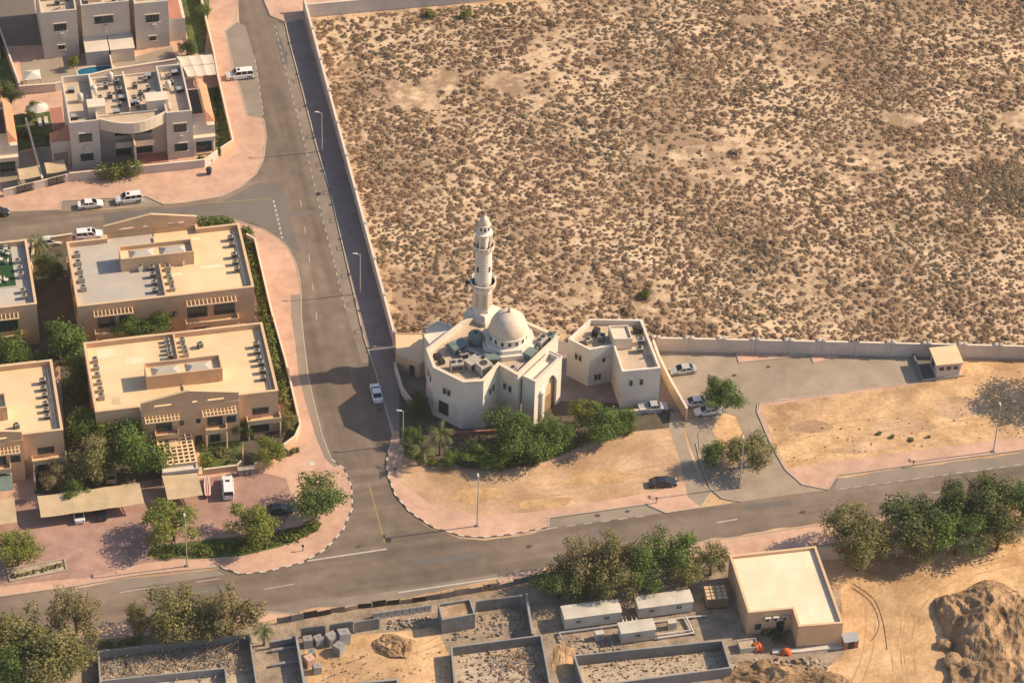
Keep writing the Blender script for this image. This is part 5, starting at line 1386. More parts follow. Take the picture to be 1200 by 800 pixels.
creamB = make_cream_back('villa', 'cream villa block with three towers at the top edge of the photo', BO)
creamB2 = dup(creamB, (BO[0] - 36.5 * BX, BO[1] - 36.5 * BY, 0), GRID, 'cream building cut by the top corner of the photo beyond the thin party wall')
ci = 0
ADJ = ['rusty', 'dusty']
for rt in KIDS[villaL1.name]:
    if rt.name.startswith('roof') and not rt.name.startswith('roof_patch'):
        rt.material_slots[0].link = 'OBJECT'; rt.material_slots[0].material = M['roof_grey']
g_ = random.Random(9)
def junk(o, spots, z, who):
    for i, (x, y, kind) in enumerate(spots):
        wx, wy = gl(o, x, y)
        if kind == 'pipe':
            t_ = thing('pipe_run', 'thin pale pipe run %s on %s' % (who[1][i % len(who[1])], who[0]), 'pipe', (wx, wy, z), GRID + g_.choice((0, PI / 2)))
            b = MB(); b.tube((0, 0, .25), (g_.uniform(2, 4), 0, .25), .09, 6); b.build('pipe', M['pipe'], t_); b = MB(); b.box(.3, -.15, 0, .5, .15, .2); b.build('support', M['concrete'], t_)
        else:
            t_ = thing('storage_box', 'dark storage box %s on %s' % (who[1][i % len(who[1])], who[0]), 'box', (wx, wy, z), GRID + g_.uniform(-.2, .2))
            b = MB(); b.box(-.6, -.45, 0, .6, .45, .8); b.build('body', M['dark'], t_); b = MB(); b.box(-.65, -.5, .8, .65, .5, .88); b.build('lid', M['metal'], t_)
junk(AOo, [(1.2, 3.0, 'box'), (4.3, 7.4, 'pipe'), (1.5, 11.6, 'box'), (6.4, 12.8, 'pipe'), (9.0, 3.2, 'box'), (12.6, 5.6, 'box'), (14.4, 6.3, 'pipe'), (16.4, 7.6, 'box'), (16.2, 13.6, 'box'), (19.0, 12.2, 'pipe'), (21.6, 8.2, 'box'), (21.4, 13.8, 'box'), (19.2, 2.4, 'pipe'), (10.6, 7.4, 'box')], 9.63,
     ('the bowed villa roof', ['at the west tower front', 'at the west tower middle', 'at the west tower back', 'behind the west water tank', 'near the bowed parapet', 'beside the party parapet', 'beside the east stair block', 'near the east tower wall', 'at the back of the east half', 'across the east tower', 'by the road side parapet', 'in the far corner by the road', 'at the east tower front', 'west of the party parapet']))
def crow(o, lst, who, z):
    for i, (x, y) in enumerate(lst):
        wx, wy = gl(o, x, y); place_ac(wx, wy, z, GRID + random.choice((0, PI / 2)), '%s rooftop condenser counted from the street on %s' % (ORD[i], who), s=random.uniform(.75, 1.0))
crow(AOo, [(6.6, 8.0), (8.4, 8.4), (9.9, 5.5), (10.4, 9.8), (8.0, 11.6), (10.2, 12.6)], 'the west half of the bowed villa roof', 9.62)
crow(AOo, [(13.2, 4.4), (12.9, 7.0), (14.2, 8.3), (15.8, 9.5), (13.4, 10.8), (15.6, 12.4), (20.4, 10.6), (20.2, 12.8)], 'the east half of the bowed villa roof', 9.62)
crow(BO, [(3.4, 3.4), (5.4, 4.6), (8.9, 2.6), (14.3, 2.4), (15.6, 3.6), (20.2, 2.4)], 'the three tower villa roof', 9.83)
for i, (x, y, lb) in enumerate([(2.9, 8.2, 'white upright water tank by the dark patch on the bowed villa roof'), (5.7, 10.2, 'white upright water tank against the inner tower wall of the bowed villa'), (19.6, 9.3, 'white upright water tank on the road side tower of the bowed villa'), (9.2, 14.0, 'white upright water tank at the back parapet of the bowed villa')]):
    wx, wy = gl(AOo, x, y); t_ = thing('water_tank', lb, 'water tank', (wx, wy, 9.62)); b = MB(); b.lathe([(.5, .2), (.55, .3), (.55, 1.6), (.3, 1.9), (.001, 1.95)], 16); b.build('shell', M['kerb_w'], t_, smooth=True); b = MB(); b.rbox(0, 0, 0, 1, 1, .2); b.build('stand', M['concrete'], t_)
for i, (x, y, lb) in enumerate([(7.2, 5.9, 'grey satellite dish near the bowed villa west stair block'), (15.0, 7.0, 'grey satellite dish on the east half of the bowed villa roof'), (4.5, 1.8, 'grey satellite dish on the west tower of the three tower villa')]):
    wx, wy = gl(AOo if i < 2 else BO, x, y); d_ = thing('satellite_dish', lb, 'satellite dish', (wx, wy, 9.62 if i < 2 else 9.83)); b = MB(); b.tube((0, 0, 0), (0, 0, .8), .05, 8); b.build('mast', M['metal'], d_)
    b = MB(); b.lathe([(.001, 0), (.4, .06), (.75, .22)], 18); dd = b.build('dish', M['ac'], d_, (0, 0, .85)); dd.rotation_euler = (rad(50), 0, rad(210))

def LA(x, y): return gl(AOo, x, y)
def LB(x, y): return gl(BO, x, y)
wall_thing('garden_wall', 'cream garden wall round the corner yard of the bowed villa', [LA(-1.0, -3.3), LA(12.1, -3.4), LA(24.4, -3.5), LA(27.2, -1.1)], 1.9, .25, 'wall_pale')
wall_thing('garden_wall', 'cream garden wall along the side road pavement by the villas', [LA(27.9, -.5), LA(30.6, 1.6), LA(30.7, 23), LA(31.0, 30), LA(31.2, 62)], 1.9, .25, 'tan_lt')
wall_thing('garden_wall', 'pale wall between the two cream villas with the blue pool behind it', [LB(-6, -11.4), LB(.9, -11.7), LB(12.4, -8.9), LB(25.0, -7.7)], 2.0, .25, 'wall_pale')
wall_thing('garden_wall', 'thin pale party wall between the far villa gardens', [LB(-5.8, -10.6), LB(-8.5, 14)], 2.0, .22, 'wall_pale')
wall_thing('garden_wall', 'thin party wall between the two villa driveways', [LA(-6.0, -4.2), LA(-6.8, 8.5), LA(-7.2, 15)], 2.0, .22, 'wall_pale')
for i, (x, lb) in enumerate(((-9.4, 'dark double driveway gate farther from the bowed villa'), (-3.4, 'dark double driveway gate nearer the bowed villa'))):
    y = -6.0 + (x + 13.5) / 12.5 * 2.7 - .22; t_ = thing('driveway_gate', lb, 'gate', (*LA(x, y), TOP), GRID + .21)
    for s in (-1, 1):
        b = MB()
        for k in range(6): b.box(s * .08 + s * k * .3 - .05, -.05, .1, s * .08 + s * k * .3 + .05, .03, 1.9)
        b.box(min(0, s * 1.7), -.06, .2, max(0, s * 1.7), .02, .32); b.box(min(0, s * 1.7), -.06, 1.6, max(0, s * 1.7), .02, 1.72); b.build('gate_leaf', M['dark'], t_)
wall_thing('garden_wall', 'street wall with gates in front of the two driveways', [LA(-13.5, -6.0), LA(-1.0, -3.3)], 1.7, .22, 'wall_pale')
canopy('fabric_carport', 'square cream canopy over the driveway nearest the bowed villa', [(*LA(-5.3, -.6), 2.9), (*LA(-1.6, -.2), 2.9), (*LA(-1.4, -3.2), 2.6), (*LA(-5.1, -3.6), 2.6)], 0, m='fabric')
canopy('fabric_carport', 'square cream canopy over the driveway farther from the bowed villa', [(*LA(-10.4, -1.6), 2.9), (*LA(-6.6, -1.2), 2.9), (*LA(-6.4, -4.1), 2.6), (*LA(-10.2, -4.6), 2.6)], 0, m='fabric')
canopy('fabric_carport', 'ribbed cream carport by the road wall, nearer the tree', [(*LA(23.4, 28.6), 3.1), (*LA(30.3, 28.2), 3.1), (*LA(30.4, 25.3), 3.0), (*LA(24.0, 25.4), 3.0)], 0, m='white_trim', nseg=3)
canopy('fabric_carport', 'ribbed cream carport by the road wall, nearer the bowed villa', [(*LA(24.1, 25.1), 3.1), (*LA(30.3, 25.0), 3.1), (*LA(30.2, 21.6), 3.0), (*LA(24.7, 21.8), 3.0)], 0, m='white_trim', nseg=3)
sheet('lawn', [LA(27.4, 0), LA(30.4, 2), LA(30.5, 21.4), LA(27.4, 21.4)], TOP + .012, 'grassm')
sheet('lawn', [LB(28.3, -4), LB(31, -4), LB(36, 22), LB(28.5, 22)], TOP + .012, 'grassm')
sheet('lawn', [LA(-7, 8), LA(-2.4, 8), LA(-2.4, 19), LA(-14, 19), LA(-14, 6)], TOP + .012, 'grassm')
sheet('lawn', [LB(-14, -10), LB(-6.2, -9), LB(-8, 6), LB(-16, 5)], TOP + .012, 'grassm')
sheet('driveway_paving', [LA(-13.4, -5.8), LA(-1.2, -3.1), LA(-.1, 0), LA(-.5, 8), LA(-2.2, 8.2), LA(-14, 6)], TOP + .010, 'park')
sheet('yard_paving', [LA(-2.3, 8.2), LA(-.1, 8.2), LA(-.1, 20), LA(-2.3, 20)], TOP + .014, 'pavered')
sheet('yard_paving', [LB(-16, 6), LB(-.2, 4), LB(-.2, 22), LB(-16, 24)], TOP + .014, 'asphalt_grey')
sheet('terrace_paving', [LA(11.9, -3.2), LA(18, -3.2), LA(18, 2.4), LA(11.9, 2.4)], TOP + .012, 'pavered')
sheet('terrace_paving', [LB(-5, -11), LB(12, -8.6), LB(12, -4.4), LB(7.7, -.8), LB(-5, -1.0)], TOP + .012, 'park')
sheet('terrace_paving', [LB(12.6, -8.6), LB(25, -7.5), LB(25, -.8), LB(12.6, -4.4)], TOP + .016, 'park')
pool = thing('swimming_pool', 'curved blue swimming pool behind the bowed villa wall', 'pool', (*LB(9.3, -6.6), TOP), GRID)
pp = [(math.cos(a) * 3.6, math.sin(a) * 1.9 + .35 * math.cos(2 * a)) for a in [i * PI / 12 for i in range(24)]]
b = MB(); b.flat(pp, .05); b.build('water', M['water'], pool)
b = MB(); pq = inset(pp, -.35); m_ = len(pp); b.add([(x, y, .09) for x, y in ccw(pp)] + [(x, y, .09) for x, y in pq], [(i, i + m_, (i + 1) % m_ + m_, (i + 1) % m_) for i in range(m_)]); b.build('rim', M['kerb_w'], pool)
gz = thing('gazebo', 'small pale square gazebo roof in the far garden by the party wall', 'gazebo', (*LB(-3.2, -8.8), TOP), GRID)
b = MB(); b.add([(-1.6, -1.6, 2.4), (1.6, -1.6, 2.4), (1.6, 1.6, 2.4), (-1.6, 1.6, 2.4), (0, 0, 3.1)], [(0, 1, 4), (1, 2, 4), (2, 3, 4), (3, 0, 4)]); b.build('canopy', M['kerb_w'], gz)
for sx in (-1.4, 1.4):
    for sy in (-1.4, 1.4):
        k = MB(); k.tube((sx, sy, 0), (sx, sy, 2.42), .06, 8); k.build('post', M['wood'], gz)
pz = thing('parasol', 'pink white two tier parasol over the garden beside the bowed villa', 'parasol', (*LA(-4.6, 17.4), TOP))
b = MB(); b.add([(2.0 * math.cos(i * PI / 4), 2.0 * math.sin(i * PI / 4), 2.4) for i in range(8)] + [(0, 0, 3.2)], [(i, (i + 1) % 8, 8) for i in range(8)]); b.build('canopy', M['kerb_w'], pz)
b = MB(); b.tube((0, 0, 0), (0, 0, 3.2), .05, 8); b.build('pole', M['wood'], pz)
ln = [(-4.6, 15.2), (-3.4, 15.5)]
for i, (x, y) in enumerate(ln):
    s_ = thing('sun_lounger', ['white sun lounger on the garden lawn, nearer the party wall', 'white sun lounger on the garden lawn, nearer the bowed villa'][i], 'sun lounger', (*LA(x, y), TOP), GRID + PI / 2)
    b = MB(); b.box(-1, -.35, .3, .4, .35, .42); b.build('seat', M['kerb_w'], s_); b = MB(); b.bar((.4, 0, .38), (1.0, 0, .8), .7, .1); b.build('backrest', M['kerb_w'], s_)
    for x2 in (-.9, .3):
        k = MB(); k.box(x2 - .05, -.3, 0, x2 + .05, .3, .3); k.build('leg', M['metal'], s_)
bn = thing('wheelie_bin', 'black rounded waste bin outside the corner of the cream garden wall', 'bin', (*W(245, 204, .13), .13)); b = MB(); b.lathe([(.42, .1), (.55, 1.1), (.6, 1.15)], 12); b.build('body', M['bin'], bn); b = MB(); b.lathe([(.62, 1.15), (.5, 1.4), (.001, 1.5)], 12); b.build('lid', M['bin'], bn)
for s in (-.3, .3):
    k = MB(); k.tube((s - .05, .35, .12), (s + .05, .35, .12), .12, 8); k.build('wheel', M['tyre'], bn)
# ------------------------------------------------------------------ flat roofed building on the south side
sub = W(928, 760, 0); TO = (45, -65, 0)
TP = [W(877, 718, 4.9), W(929, 713, 4.9), W(936, 734, 4.9), W(988, 730, 4.9), W(960, 652, 4.9), W(956, 640, 4.9), W(855, 651, 4.9)]
tb = thing('utility_building', 'flat roofed pale tan utility building with an L shaped plan south of the main road', 'building', TO)
b = MB(); b.shell(rel(TP, TO), 0, 4.9, 4.45, .32); b.build('wall', M['tan'], tb)
b = MB(); b.flat(inset(rel(TP, TO), .30), 4.46); b.build('roof', M['roof_pale'], tb)
q = inset(rel(TP, TO), -.05); q2 = inset(rel(TP, TO), .36); n = len(q); b = MB()
for i in range(n):
    j = (i + 1) % n
    b.add([(*q[i], 4.9), (*q[j], 4.9), (*q2[j], 4.9), (*q2[i], 4.9), (*q[i], 5.02), (*q[j], 5.02), (*q2[j], 5.02), (*q2[i], 5.02)], [(4, 5, 6, 7), (0, 1, 5, 4), (2, 3, 7, 6)])
b.build('coping', M['tan_lt'], tb)
won(tb, TO, TP[0], TP[1], .75, .1, 1.3, 2.3, 2); won(tb, TO, TP[0], TP[1], .25, 1.0, 1.0, 1.2, 2)
A_, B_ = Vector(TP[0]), Vector(TP[1]); d_ = (B_ - A_).normalized()
for i, t in enumerate((.45, .63, .84)):
    p = A_ + (B_ - A_) * t
    u = thing('wall_air_conditioner', ['white wall mounted condenser on the utility building, farthest from the wing', 'white wall mounted condenser on the utility building, middle of three', 'white wall mounted condenser on the utility building, nearest the wing'][i], 'air conditioner', (p.x + d_.y * .3, p.y - d_.x * .3, 3.0), math.atan2(d_.y, d_.x))
    b = MB(); b.box(-.5, -.25, 0, .5, .2, .75); b.build('casing', M['kerb_w'], u)
    b = MB(); b.box(-.4, -.275, .1, .15, -.252, .65); b.build('grille', M['ac_d'], u)
    b = MB(); b.box(-.45, -.2, -.1, -.35, .28, 0); b.box(.35, -.2, -.1, .45, .28, 0); b.build('bracket', M['dark'], u)
wall_thing('yard_step', 'low concrete step along the front of the utility building wing', [W(905, 764, 0), W(935, 763, 0), W(988, 757, 0)], .35, .9, 'wall_pale', cat='step', cap=False)
sh = thing('shed', 'small dark purple steel shed beside the utility building', 'shed', (*W(997, 760, 0), 0), GRID)
b = MB(); b.box(-1.2, 0, 0, 1.2, 1.6, 1.7); b.build('wall', M['pavered'], sh); b = MB(); b.add([(-1.3, -.1, 1.7), (1.3, -.1, 1.7), (1.3, 1.7, 2.0), (-1.3, 1.7, 2.0), (-1.3, -.1, 1.78), (1.3, -.1, 1.78), (1.3, 1.7, 2.08), (-1.3, 1.7, 2.08)], [(0, 1, 2, 3), (4, 5, 6, 7), (0, 1, 5, 4), (1, 2, 6, 5), (3, 0, 4, 7)]); b.build('roof', M['metal'], sh)
b = MB(); b.box(-.5, -.03, .05, .5, -.001, 1.6); b.build('door', M['dark'], sh)
wall_thing('site_wall', 'long pale wall behind the row of trees by the main road', [W(958, 656, 0), W(1010, 652, 0), W(1100, 641, 0), W(1230, 623, 0)], 2.6, .3, 'wall_pale')

# ------------------------------------------------------------------ unfinished walled plots
def ring(name, label, pts, h, t, extra=(), m='concrete_d'):
    c = Vector((sum(p[0] for p in pts) / len(pts), sum(p[1] for p in pts) / len(pts))); P_ = ccw([(p[0] - c.x, p[1] - c.y) for p in pts])
    r = thing(name, label, 'concrete walls', (c.x, c.y, 0))
    b = MB(); b.shell(P_, 0, h, 0, t, 0, 1); b.build('wall', [M[m], M['concrete']], r)
    for (p, q, hh) in extra:
        k = MB(); k.ribbon([Vector(p) - c, Vector(q) - c], t, 0, hh); k.build('cross_wall', M['concrete'], r)
    b = MB(); b.flat(inset(P_, t * .9), .03); b.build('fill', M['debris'], r)
    return c, P_

ringA = ring('walled_plot', 'grey block walled plot full of dry branches beside the bushy olive trees', [W(114, 762, 2), W(293, 741, 2), W(309, 850, 2), W(122, 868, 2)], 2.0, .28, [(W(116, 797, 1.6), W(264, 782, 1.6), 1.6), (W(264, 782, 1.6), W(270, 845, 1.6), 1.6)])
ringB = ring('walled_plot', 'grey block walled plot with rubble behind the small square tank', [W(528, 757, 2), W(635, 743, 2), W(655, 850, 2), W(538, 866, 2)], 2.0, .28)
ringC = ring('walled_plot', 'narrow blue grey walled plot in front of the white site cabins', [W(672, 768, 2), W(847, 750, 2), W(857, 783, 2), W(684, 806, 2)], 2.2, .26)
wall_thing('block_wall', 'grey block wall edging the yard with scattered concrete cubes', [W(347, 752, 0), W(357, 812, 0), W(362, 860, 0)], 2.0, .28, 'concrete_d')
wall_thing('block_wall', 'short grey block wall at the bottom edge between two plots', [W(400, 812, 0), W(466, 806, 0), W(470, 860, 0)], 2.0, .28, 'concrete_d')
wall_thing('block_wall', 'low grey block wall near the small palm by the branches plot', [W(316, 760, 0), W(350, 754, 0)], 1.6, .25, 'concrete_d')
for i, (py, lb) in enumerate([(764, 'upper low concrete beam in the gap beside the cube yard'), (781, 'lower low concrete beam in the gap beside the cube yard')]):
    wall_thing('foundation_beam', lb, [W(318, py, 0), W(350, py - 5, 0)], .6, .5, 'concrete', cat='beam', cap=False)
tkx, tky = W(537, 736, 0)
tp = [W(513, 707, 3.3), W(551, 701, 3.3), W(557, 719, 3.3), W(518, 726, 3.3)]; tc = (sum(p[0] for p in tp) / 4, sum(p[1] for p in tp) / 4, 0)
tq = thing('concrete_tank', 'small square open topped concrete tank filled with pale sand', 'tank', tc)
b = MB(); b.shell(rel(tp, tc), 0, 3.3, 2.7, .24, 0, 1); b.build('wall', [M['concrete_d'], M['concrete']], tq); b = MB(); b.flat(inset(rel(tp, tc), .22), 2.75); b.build('fill', M['field_sand'], tq)
# free-standing precast panels, each its own thing
for i, (a, c, h, lb) in enumerate([((353, 746.5), (381, 743.5), 2.2, 'precast grey panel standing behind the cubes, farthest from the tank'), ((386.5, 743), (413.4, 739), 2.3, 'precast grey panel standing behind the cubes, middle of three'), ((415.3, 741), (444.5, 736), 2.4, 'precast grey panel standing behind the cubes, nearest the tank'),
                                   ((557.5, 716), (583, 712.5), 2.3, 'precast grey panel between the tank and the dark trees, next to the tank'), ((584, 713), (611, 709.5), 2.4, 'precast grey panel between the tank and the dark trees, next to the trees')]):
    p, q = W(*a), W(*c); o = thing('precast_panel', lb, 'concrete panel', (*p, 0), math.atan2(q[1] - p[1], q[0] - p[0])); L = math.hypot(q[0] - p[0], q[1] - p[1])
    b = MB(); b.box(0, -.1, 0, L, .1, h); b.build('slab', M['concrete_d'], o); b = MB(); b.box(-.05, -.16, 0, .25, .16, h + .03); b.box(L - .25, -.16, 0, L + .05, .16, h + .03); b.build('rib', M['concrete'], o)
wall_thing('block_wall', 'grey block wall running down from the dark trees beside the site cabins', [W(616, 706, 0), W(624, 754, 0)], 2.2, .28, 'concrete_d')
hp = [Vector(W(*p, 0)) for p in ((325, 731), (372, 722), (420, 713), (500, 703.5), (583, 690), (640, 678))]
ho = thing('site_hoarding', 'dark uneven site hoarding along the south edge of the main road', 'hoarding', (hp[0].x, hp[0].y, 0)); g_ = random.Random(5)
for a, c in zip(hp, hp[1:]):
    n = max(1, int((c - a).length / 2.1))
    for i in range(n):
        p = a + (c - a) * i / n - hp[0]; q = a + (c - a) * (i + 1) / n - hp[0]; hh = g_.uniform(.8, 1.5); off = Vector((g_.uniform(-.1, .1), g_.uniform(-.15, .15)))
        k = MB(); k.bar((*(p + off), hh / 2 + .05), (*(q + off * .3 - (q - p) * .03), hh / 2 + .05), .07, hh); k.build('hoarding_sheet', M[g_.choice(['concrete_d', 'dark', 'concrete_d', 'site'])], ho)
        k = MB(); k.tube((*p, 0), (*p, hh + .25), .05, 6); k.build('post', M['dark'], ho)
for i in range(8):
    x, y = W(441 + i * 8.6, 723 - i * 1.25, 0); o = thing('road_barrier', '%s grey concrete road barrier from the cubes in the row behind the hoarding' % ORD[i], 'barrier', (x, y, 0), GRID, 'concrete barriers behind the hoarding')
    b = MB(); b.add([(-.56, -.4, 0), (.56, -.4, 0), (.56, .4, 0), (-.56, .4, 0), (-.56, -.28, .3), (.56, -.28, .3), (.56, .28, .3), (-.56, .28, .3), (-.56, -.13, 1.05), (.56, -.13, 1.05), (.56, .13, 1.05), (-.56, .13, 1.05)],
                     [(0, 1, 5, 4), (1, 2, 6, 5), (2, 3, 7, 6), (3, 0, 4, 7), (4, 5, 9, 8), (5, 6, 10, 9), (6, 7, 11, 10), (7, 4, 8, 11), (8, 9, 10, 11)]); b.build('concrete', M['concrete'], o)
    k = MB(); k.box(-.2, -.42, .05, .2, .42, .14); k.build('fork_slot', M['ac_d'], o)
CB = [(361, 752, 12, 'concrete cube lying alone nearest the block wall corner'), (373.5, 750, 30, 'concrete cube beside the wall corner one, touching the panel shadow'), (387.5, 748, 42, 'tilted concrete cube in front of the middle panel'), (402, 747, 20, 'largest concrete cube, below the panel nearest the tank'), (397.5, 760, 55, 'concrete cube lying farthest from the wall in the yard'), (366, 764, 10, 'striped looking small concrete cube below the first cubes'), (362.5, 774, 35, 'pinkish concrete cube close to the block wall'), (371, 783, 15, 'low concrete cube nearest the bottom of the yard')]
for i, (px, py, a, lb) in enumerate(CB):
    s = [1.5, 1.4, 1.7, 1.9, 1.6, 1.2, 1.5, 1.3][i]; o = thing('concrete_cube', lb, 'concrete block', (*W(px, py + 4, 0), .05), rad(a), 'concrete cubes in the yard')
    b = MB(); b.rbox(0, 0, 0, s, s, s, 0, taper=.96); k = b.build('block', M['concrete' if i not in (6,) else 'pink'], o); o.rotation_euler = (rad(random.uniform(-9, 9)), rad(random.uniform(-9, 9)), rad(a))
    b = MB(); b.bar((-.15, 0, s * .98), (.15, 0, s * .98 + .0), .05, .22); b.build('lifting_eye', M['dark'], o)

# site cabins
def cabin(label, px, py, L, Dp, H, m='cabin_w', rib=True):
    r = thing('site_cabin', label, 'cabin', (*W(px, py, 0), 0), GRID)
    b = MB(); b.box(0, 0, .25, L, Dp, H); b.build('wall', M[m], r)
    b = MB(); b.add([(-.12, -.12, H), (L + .12, -.12, H), (L + .12, Dp + .12, H), (-.12, Dp + .12, H), (-.12, -.12, H + .08), (L + .12, -.12, H + .08), (L + .12, Dp / 2, H + .24), (-.12, Dp / 2, H + .24), (L + .12, Dp + .12, H + .08), (-.12, Dp + .12, H + .08)],
                    [(0, 1, 5, 4), (4, 5, 6, 7), (7, 6, 8, 9), (1, 2, 8, 6, 5), (3, 0, 4, 7, 9), (2, 3, 9, 8)]); b.build('roof', M[m], r)
    for x in (.3, L - .5):
        k = MB(); k.box(x, .05, 0, x + .2, Dp - .05, .25); k.build('skid', M['dark'], r)
    n = max(1, int(L / 3.2))
    for i in range(n): window(r, L * (i + .5) / n - .5, 0, 1.3, .9, .8, 0, 2, 'frame_w')
    k = MB(); k.box(L - .03, .6, .3, L + .03, 1.5, 2.2); k.build('door', M['metal'], r)
    return r
cabin('long pale grey site cabin with a stained roof under the dark trees', 661.5, 738.5, 9.3, 2.9, 2.6)
cabin('long cream roofed site cabin next to the timber crate', 748, 725.5, 9.0, 2.7, 2.5)
cabin('short cream site cabin in front of the two long ones, by the walled plot', 727.5, 755, 5.6, 2.4, 2.5)
def piperun(label, pts, r_=.14, z=.45, m='pipe', name='pipe_run'):
    P_ = [Vector((*W(*p, z), z)) for p in pts]; o = thing(name, label, 'pipe', (P_[0].x, P_[0].y, 0))
    b = MB()
    for a, c in zip(P_, P_[1:]): b.tube(a - Vector((P_[0].x, P_[0].y, 0)), c - Vector((P_[0].x, P_[0].y, 0)), r_, 10)
    b.build('pipe', M[m], o)
    for a in P_:
        k = MB(); p = a - Vector((P_[0].x, P_[0].y, 0)); k.rbox(p.x, p.y, 0, .4, .4, z - .05); k.build('support', M['concrete'], o)
piperun('white pipe bending round beside the short site cabin, outer one', [(770, 747), (813, 741), (803, 721)])
piperun('white pipe bending round beside the short site cabin, inner one', [(770, 743), (809, 738), (800, 722)], .10)
piperun('grey pipe along the foot of the long grey site cabin', [(657, 747), (655, 741), (724, 732)], .16, .45, 'metal')
for i, px in enumerate((729, 733, 740, 745)): piperun('short white pipe stub between the two long site cabins, %s from the grey cabin' % ORD[i], [(px, 722), (px + 2, 731)], .12)
piperun('white pipe along the foot of the cream roofed site cabin', [(744, 731), (812, 722), (828, 721)], .12)
for i, (px, py, lb) in enumerate([(787, 735, 'pale grey pump box between the white pipes'), (702, 748, 'pale grey pump box beside the grey pipe')]):
    o = thing('pump_box', lb, 'box', (*W(px, py, 0), 0), GRID); b = MB(); b.box(-.7, -.5, .15, .7, .5, 1.5); b.build('casing', M['cabin_w'], o); b = MB(); b.box(-.75, -.55, 0, .75, .55, .15); b.build('plinth', M['concrete'], o); b = MB(); b.box(-.5, -.53, .5, .5, -.501, 1.3); b.build('door', M['metal'], o)
cr = thing('timber_crate', 'square timber crate with a gridded top beside the utility building', 'crate', (*W(838, 705, 0), 0), rad(9))
for i in range(7):
    b = MB(); b.box(-1.75 + i * .55, -1.55, .1, -1.75 + i * .55 + .22, -1.42, 2.2); b.build('side_slat', M['wood'], cr)
b = MB(); b.box(-1.7, -1.4, .1, 1.7, 1.4, 2.1); b.build('load', M['wood'], cr)
b = MB()
for i in range(4):
    for j in range(4): b.box(-1.75 + i * .9, -1.55 + j * .8, 2.2, -1.75 + i * .9 + .72, -1.55 + j * .8 + .64, 2.32)
b.build('top_board', M['tan_lt'], cr)
b = MB(); b.box(-1.8, -1.6, 0, 1.8, 1.6, .1); b.build('base', M['dark'], cr)
for i, (px, py, s, lb) in enumerate([(887, 760, 1.0, 'crumpled orange sheet heap nearest the narrow walled plot'), (921, 765, .8, 'crumpled orange sheet heap by the step of the utility building')]):
    vs = []; n = 10; g_ = random.Random(i)
    for a in range(n + 1):
        for c in range(n + 1):
            u, v = a / n * 2 - 1, c / n * 2 - 1; e = max(0, 1 - (u * u + v * v) * .8)
            vs.append((u * 1.1 * s, v * .8 * s, max(.02, (e ** .6 * 1.3 + .35 * pnoise(Vector((u * 3, v * 3, i)))) * s)))
    b = MB(); b.add(vs, [(a * (n + 1) + c, a * (n + 1) + c + 1, (a + 1) * (n + 1) + c + 1, (a + 1) * (n + 1) + c) for a in range(n) for c in range(n)])
    o = b.build('tarpaulin', M['orange'], None, (*W(px, py, 0), .02)); tag(o, lb, 'tarpaulin')
bx = thing('debris_skip', 'open pale skip with rubbish beside the orange sheet heap', 'skip', (*W(876, 759, 0), 0), GRID)
b = MB(); b.shell([(-1.5, -1), (1.5, -1), (1.5, 1), (-1.5, 1)], 0, 1.1, .8, .1); b.build('body', M['cabin_w'], bx); b = MB(); b.flat([(-1.4, -.9), (1.4, -.9), (1.4, .9), (-1.4, .9)], .82); b.build('load', M['debris'], bx)

# ---------------- mounds, rubble, branches
def mound(name, label, px, py, rx, ry, h, seed, m='dirt', rough=.4, n=46):
    x, y = W(px, py, 0); vs = []
    for i in range(n + 1):
        for j in range(n + 1):
            u, v = i / n * 2 - 1, j / n * 2 - 1; an = math.atan2(v, u); d = math.sqrt(u * u + v * v) * (1 + .38 * pnoise(Vector((math.cos(an) * 1.4, math.sin(an) * 1.4, seed)))); e = max(0, 1 - d ** 2)
            z = h * e ** .8 * (1 + rough * 1.2 * pnoise(Vector((u * 1.9, v * 1.9, seed))) - rough * .8 * abs(pnoise(Vector((u * 4, v * 4, seed + 2))))) + min(1, e * 4) * rough * h * (.16 * pnoise(Vector((u * 11, v * 11, seed))) - .12 * abs(pnoise(Vector((u * 22, v * 22, seed)))))
            vs.append((u * rx, v * ry, max(z, -.05) - .02))
    b = MB(); b.add(vs, [(i * (n + 1) + j, (i + 1) * (n + 1) + j, (i + 1) * (n + 1) + j + 1, i * (n + 1) + j + 1) for i in range(n) for j in range(n)])
    o = b.build(name, M[m], None, (x, y, .014), smooth=False); return struct(tag(o, label, 'mound'))
mound('dirt_mound', 'big brown dirt mound in the bare sandy yard', 1164, 738, 9.0, 11.0, 4.4, 1, rough=.42, n=84)
mound('dirt_mound', 'low dirt mound at the bottom corner of the yard', 1180, 800, 9, 9, 2.6, 5, rough=.5, n=60)
mound('dirt_mound', 'rounded pale dirt heap below the big mound', 1134, 782, 2.8, 2.8, 1.5, 8, rough=.2)
mound('dirt_mound', 'broken rocky ground heap below the utility building', 905, 795, 8, 3.4, 1.5, 3, rough=.9)
mound('dirt_mound', 'second rocky heap at the bottom edge below the utility building', 955, 800, 6, 3, 1.0, 13, rough=.9)
mound('dirt_mound', 'dry brown soil heap in the cube yard', 462, 757, 3.6, 2.6, 1.1, 4, rough=.7)
mound('dirt_mound', 'straw coloured soil heap between the cabins and the walled plot', 660, 772, 1.8, 4.0, .5, 6, 'lot_sand', .4)
sheet('yard_sand', WL([(356, 750), (440, 742), (512, 735), (527, 770), (534, 860), (366, 860)]), .020, 'lot_sand')
sheet('yard_sand', WL([(985, 690), (1010, 660), (1240, 628), (1420, 605), (1420, 900), (1000, 900), (960, 790), (990, 765)]), .016, 'lot_sand')
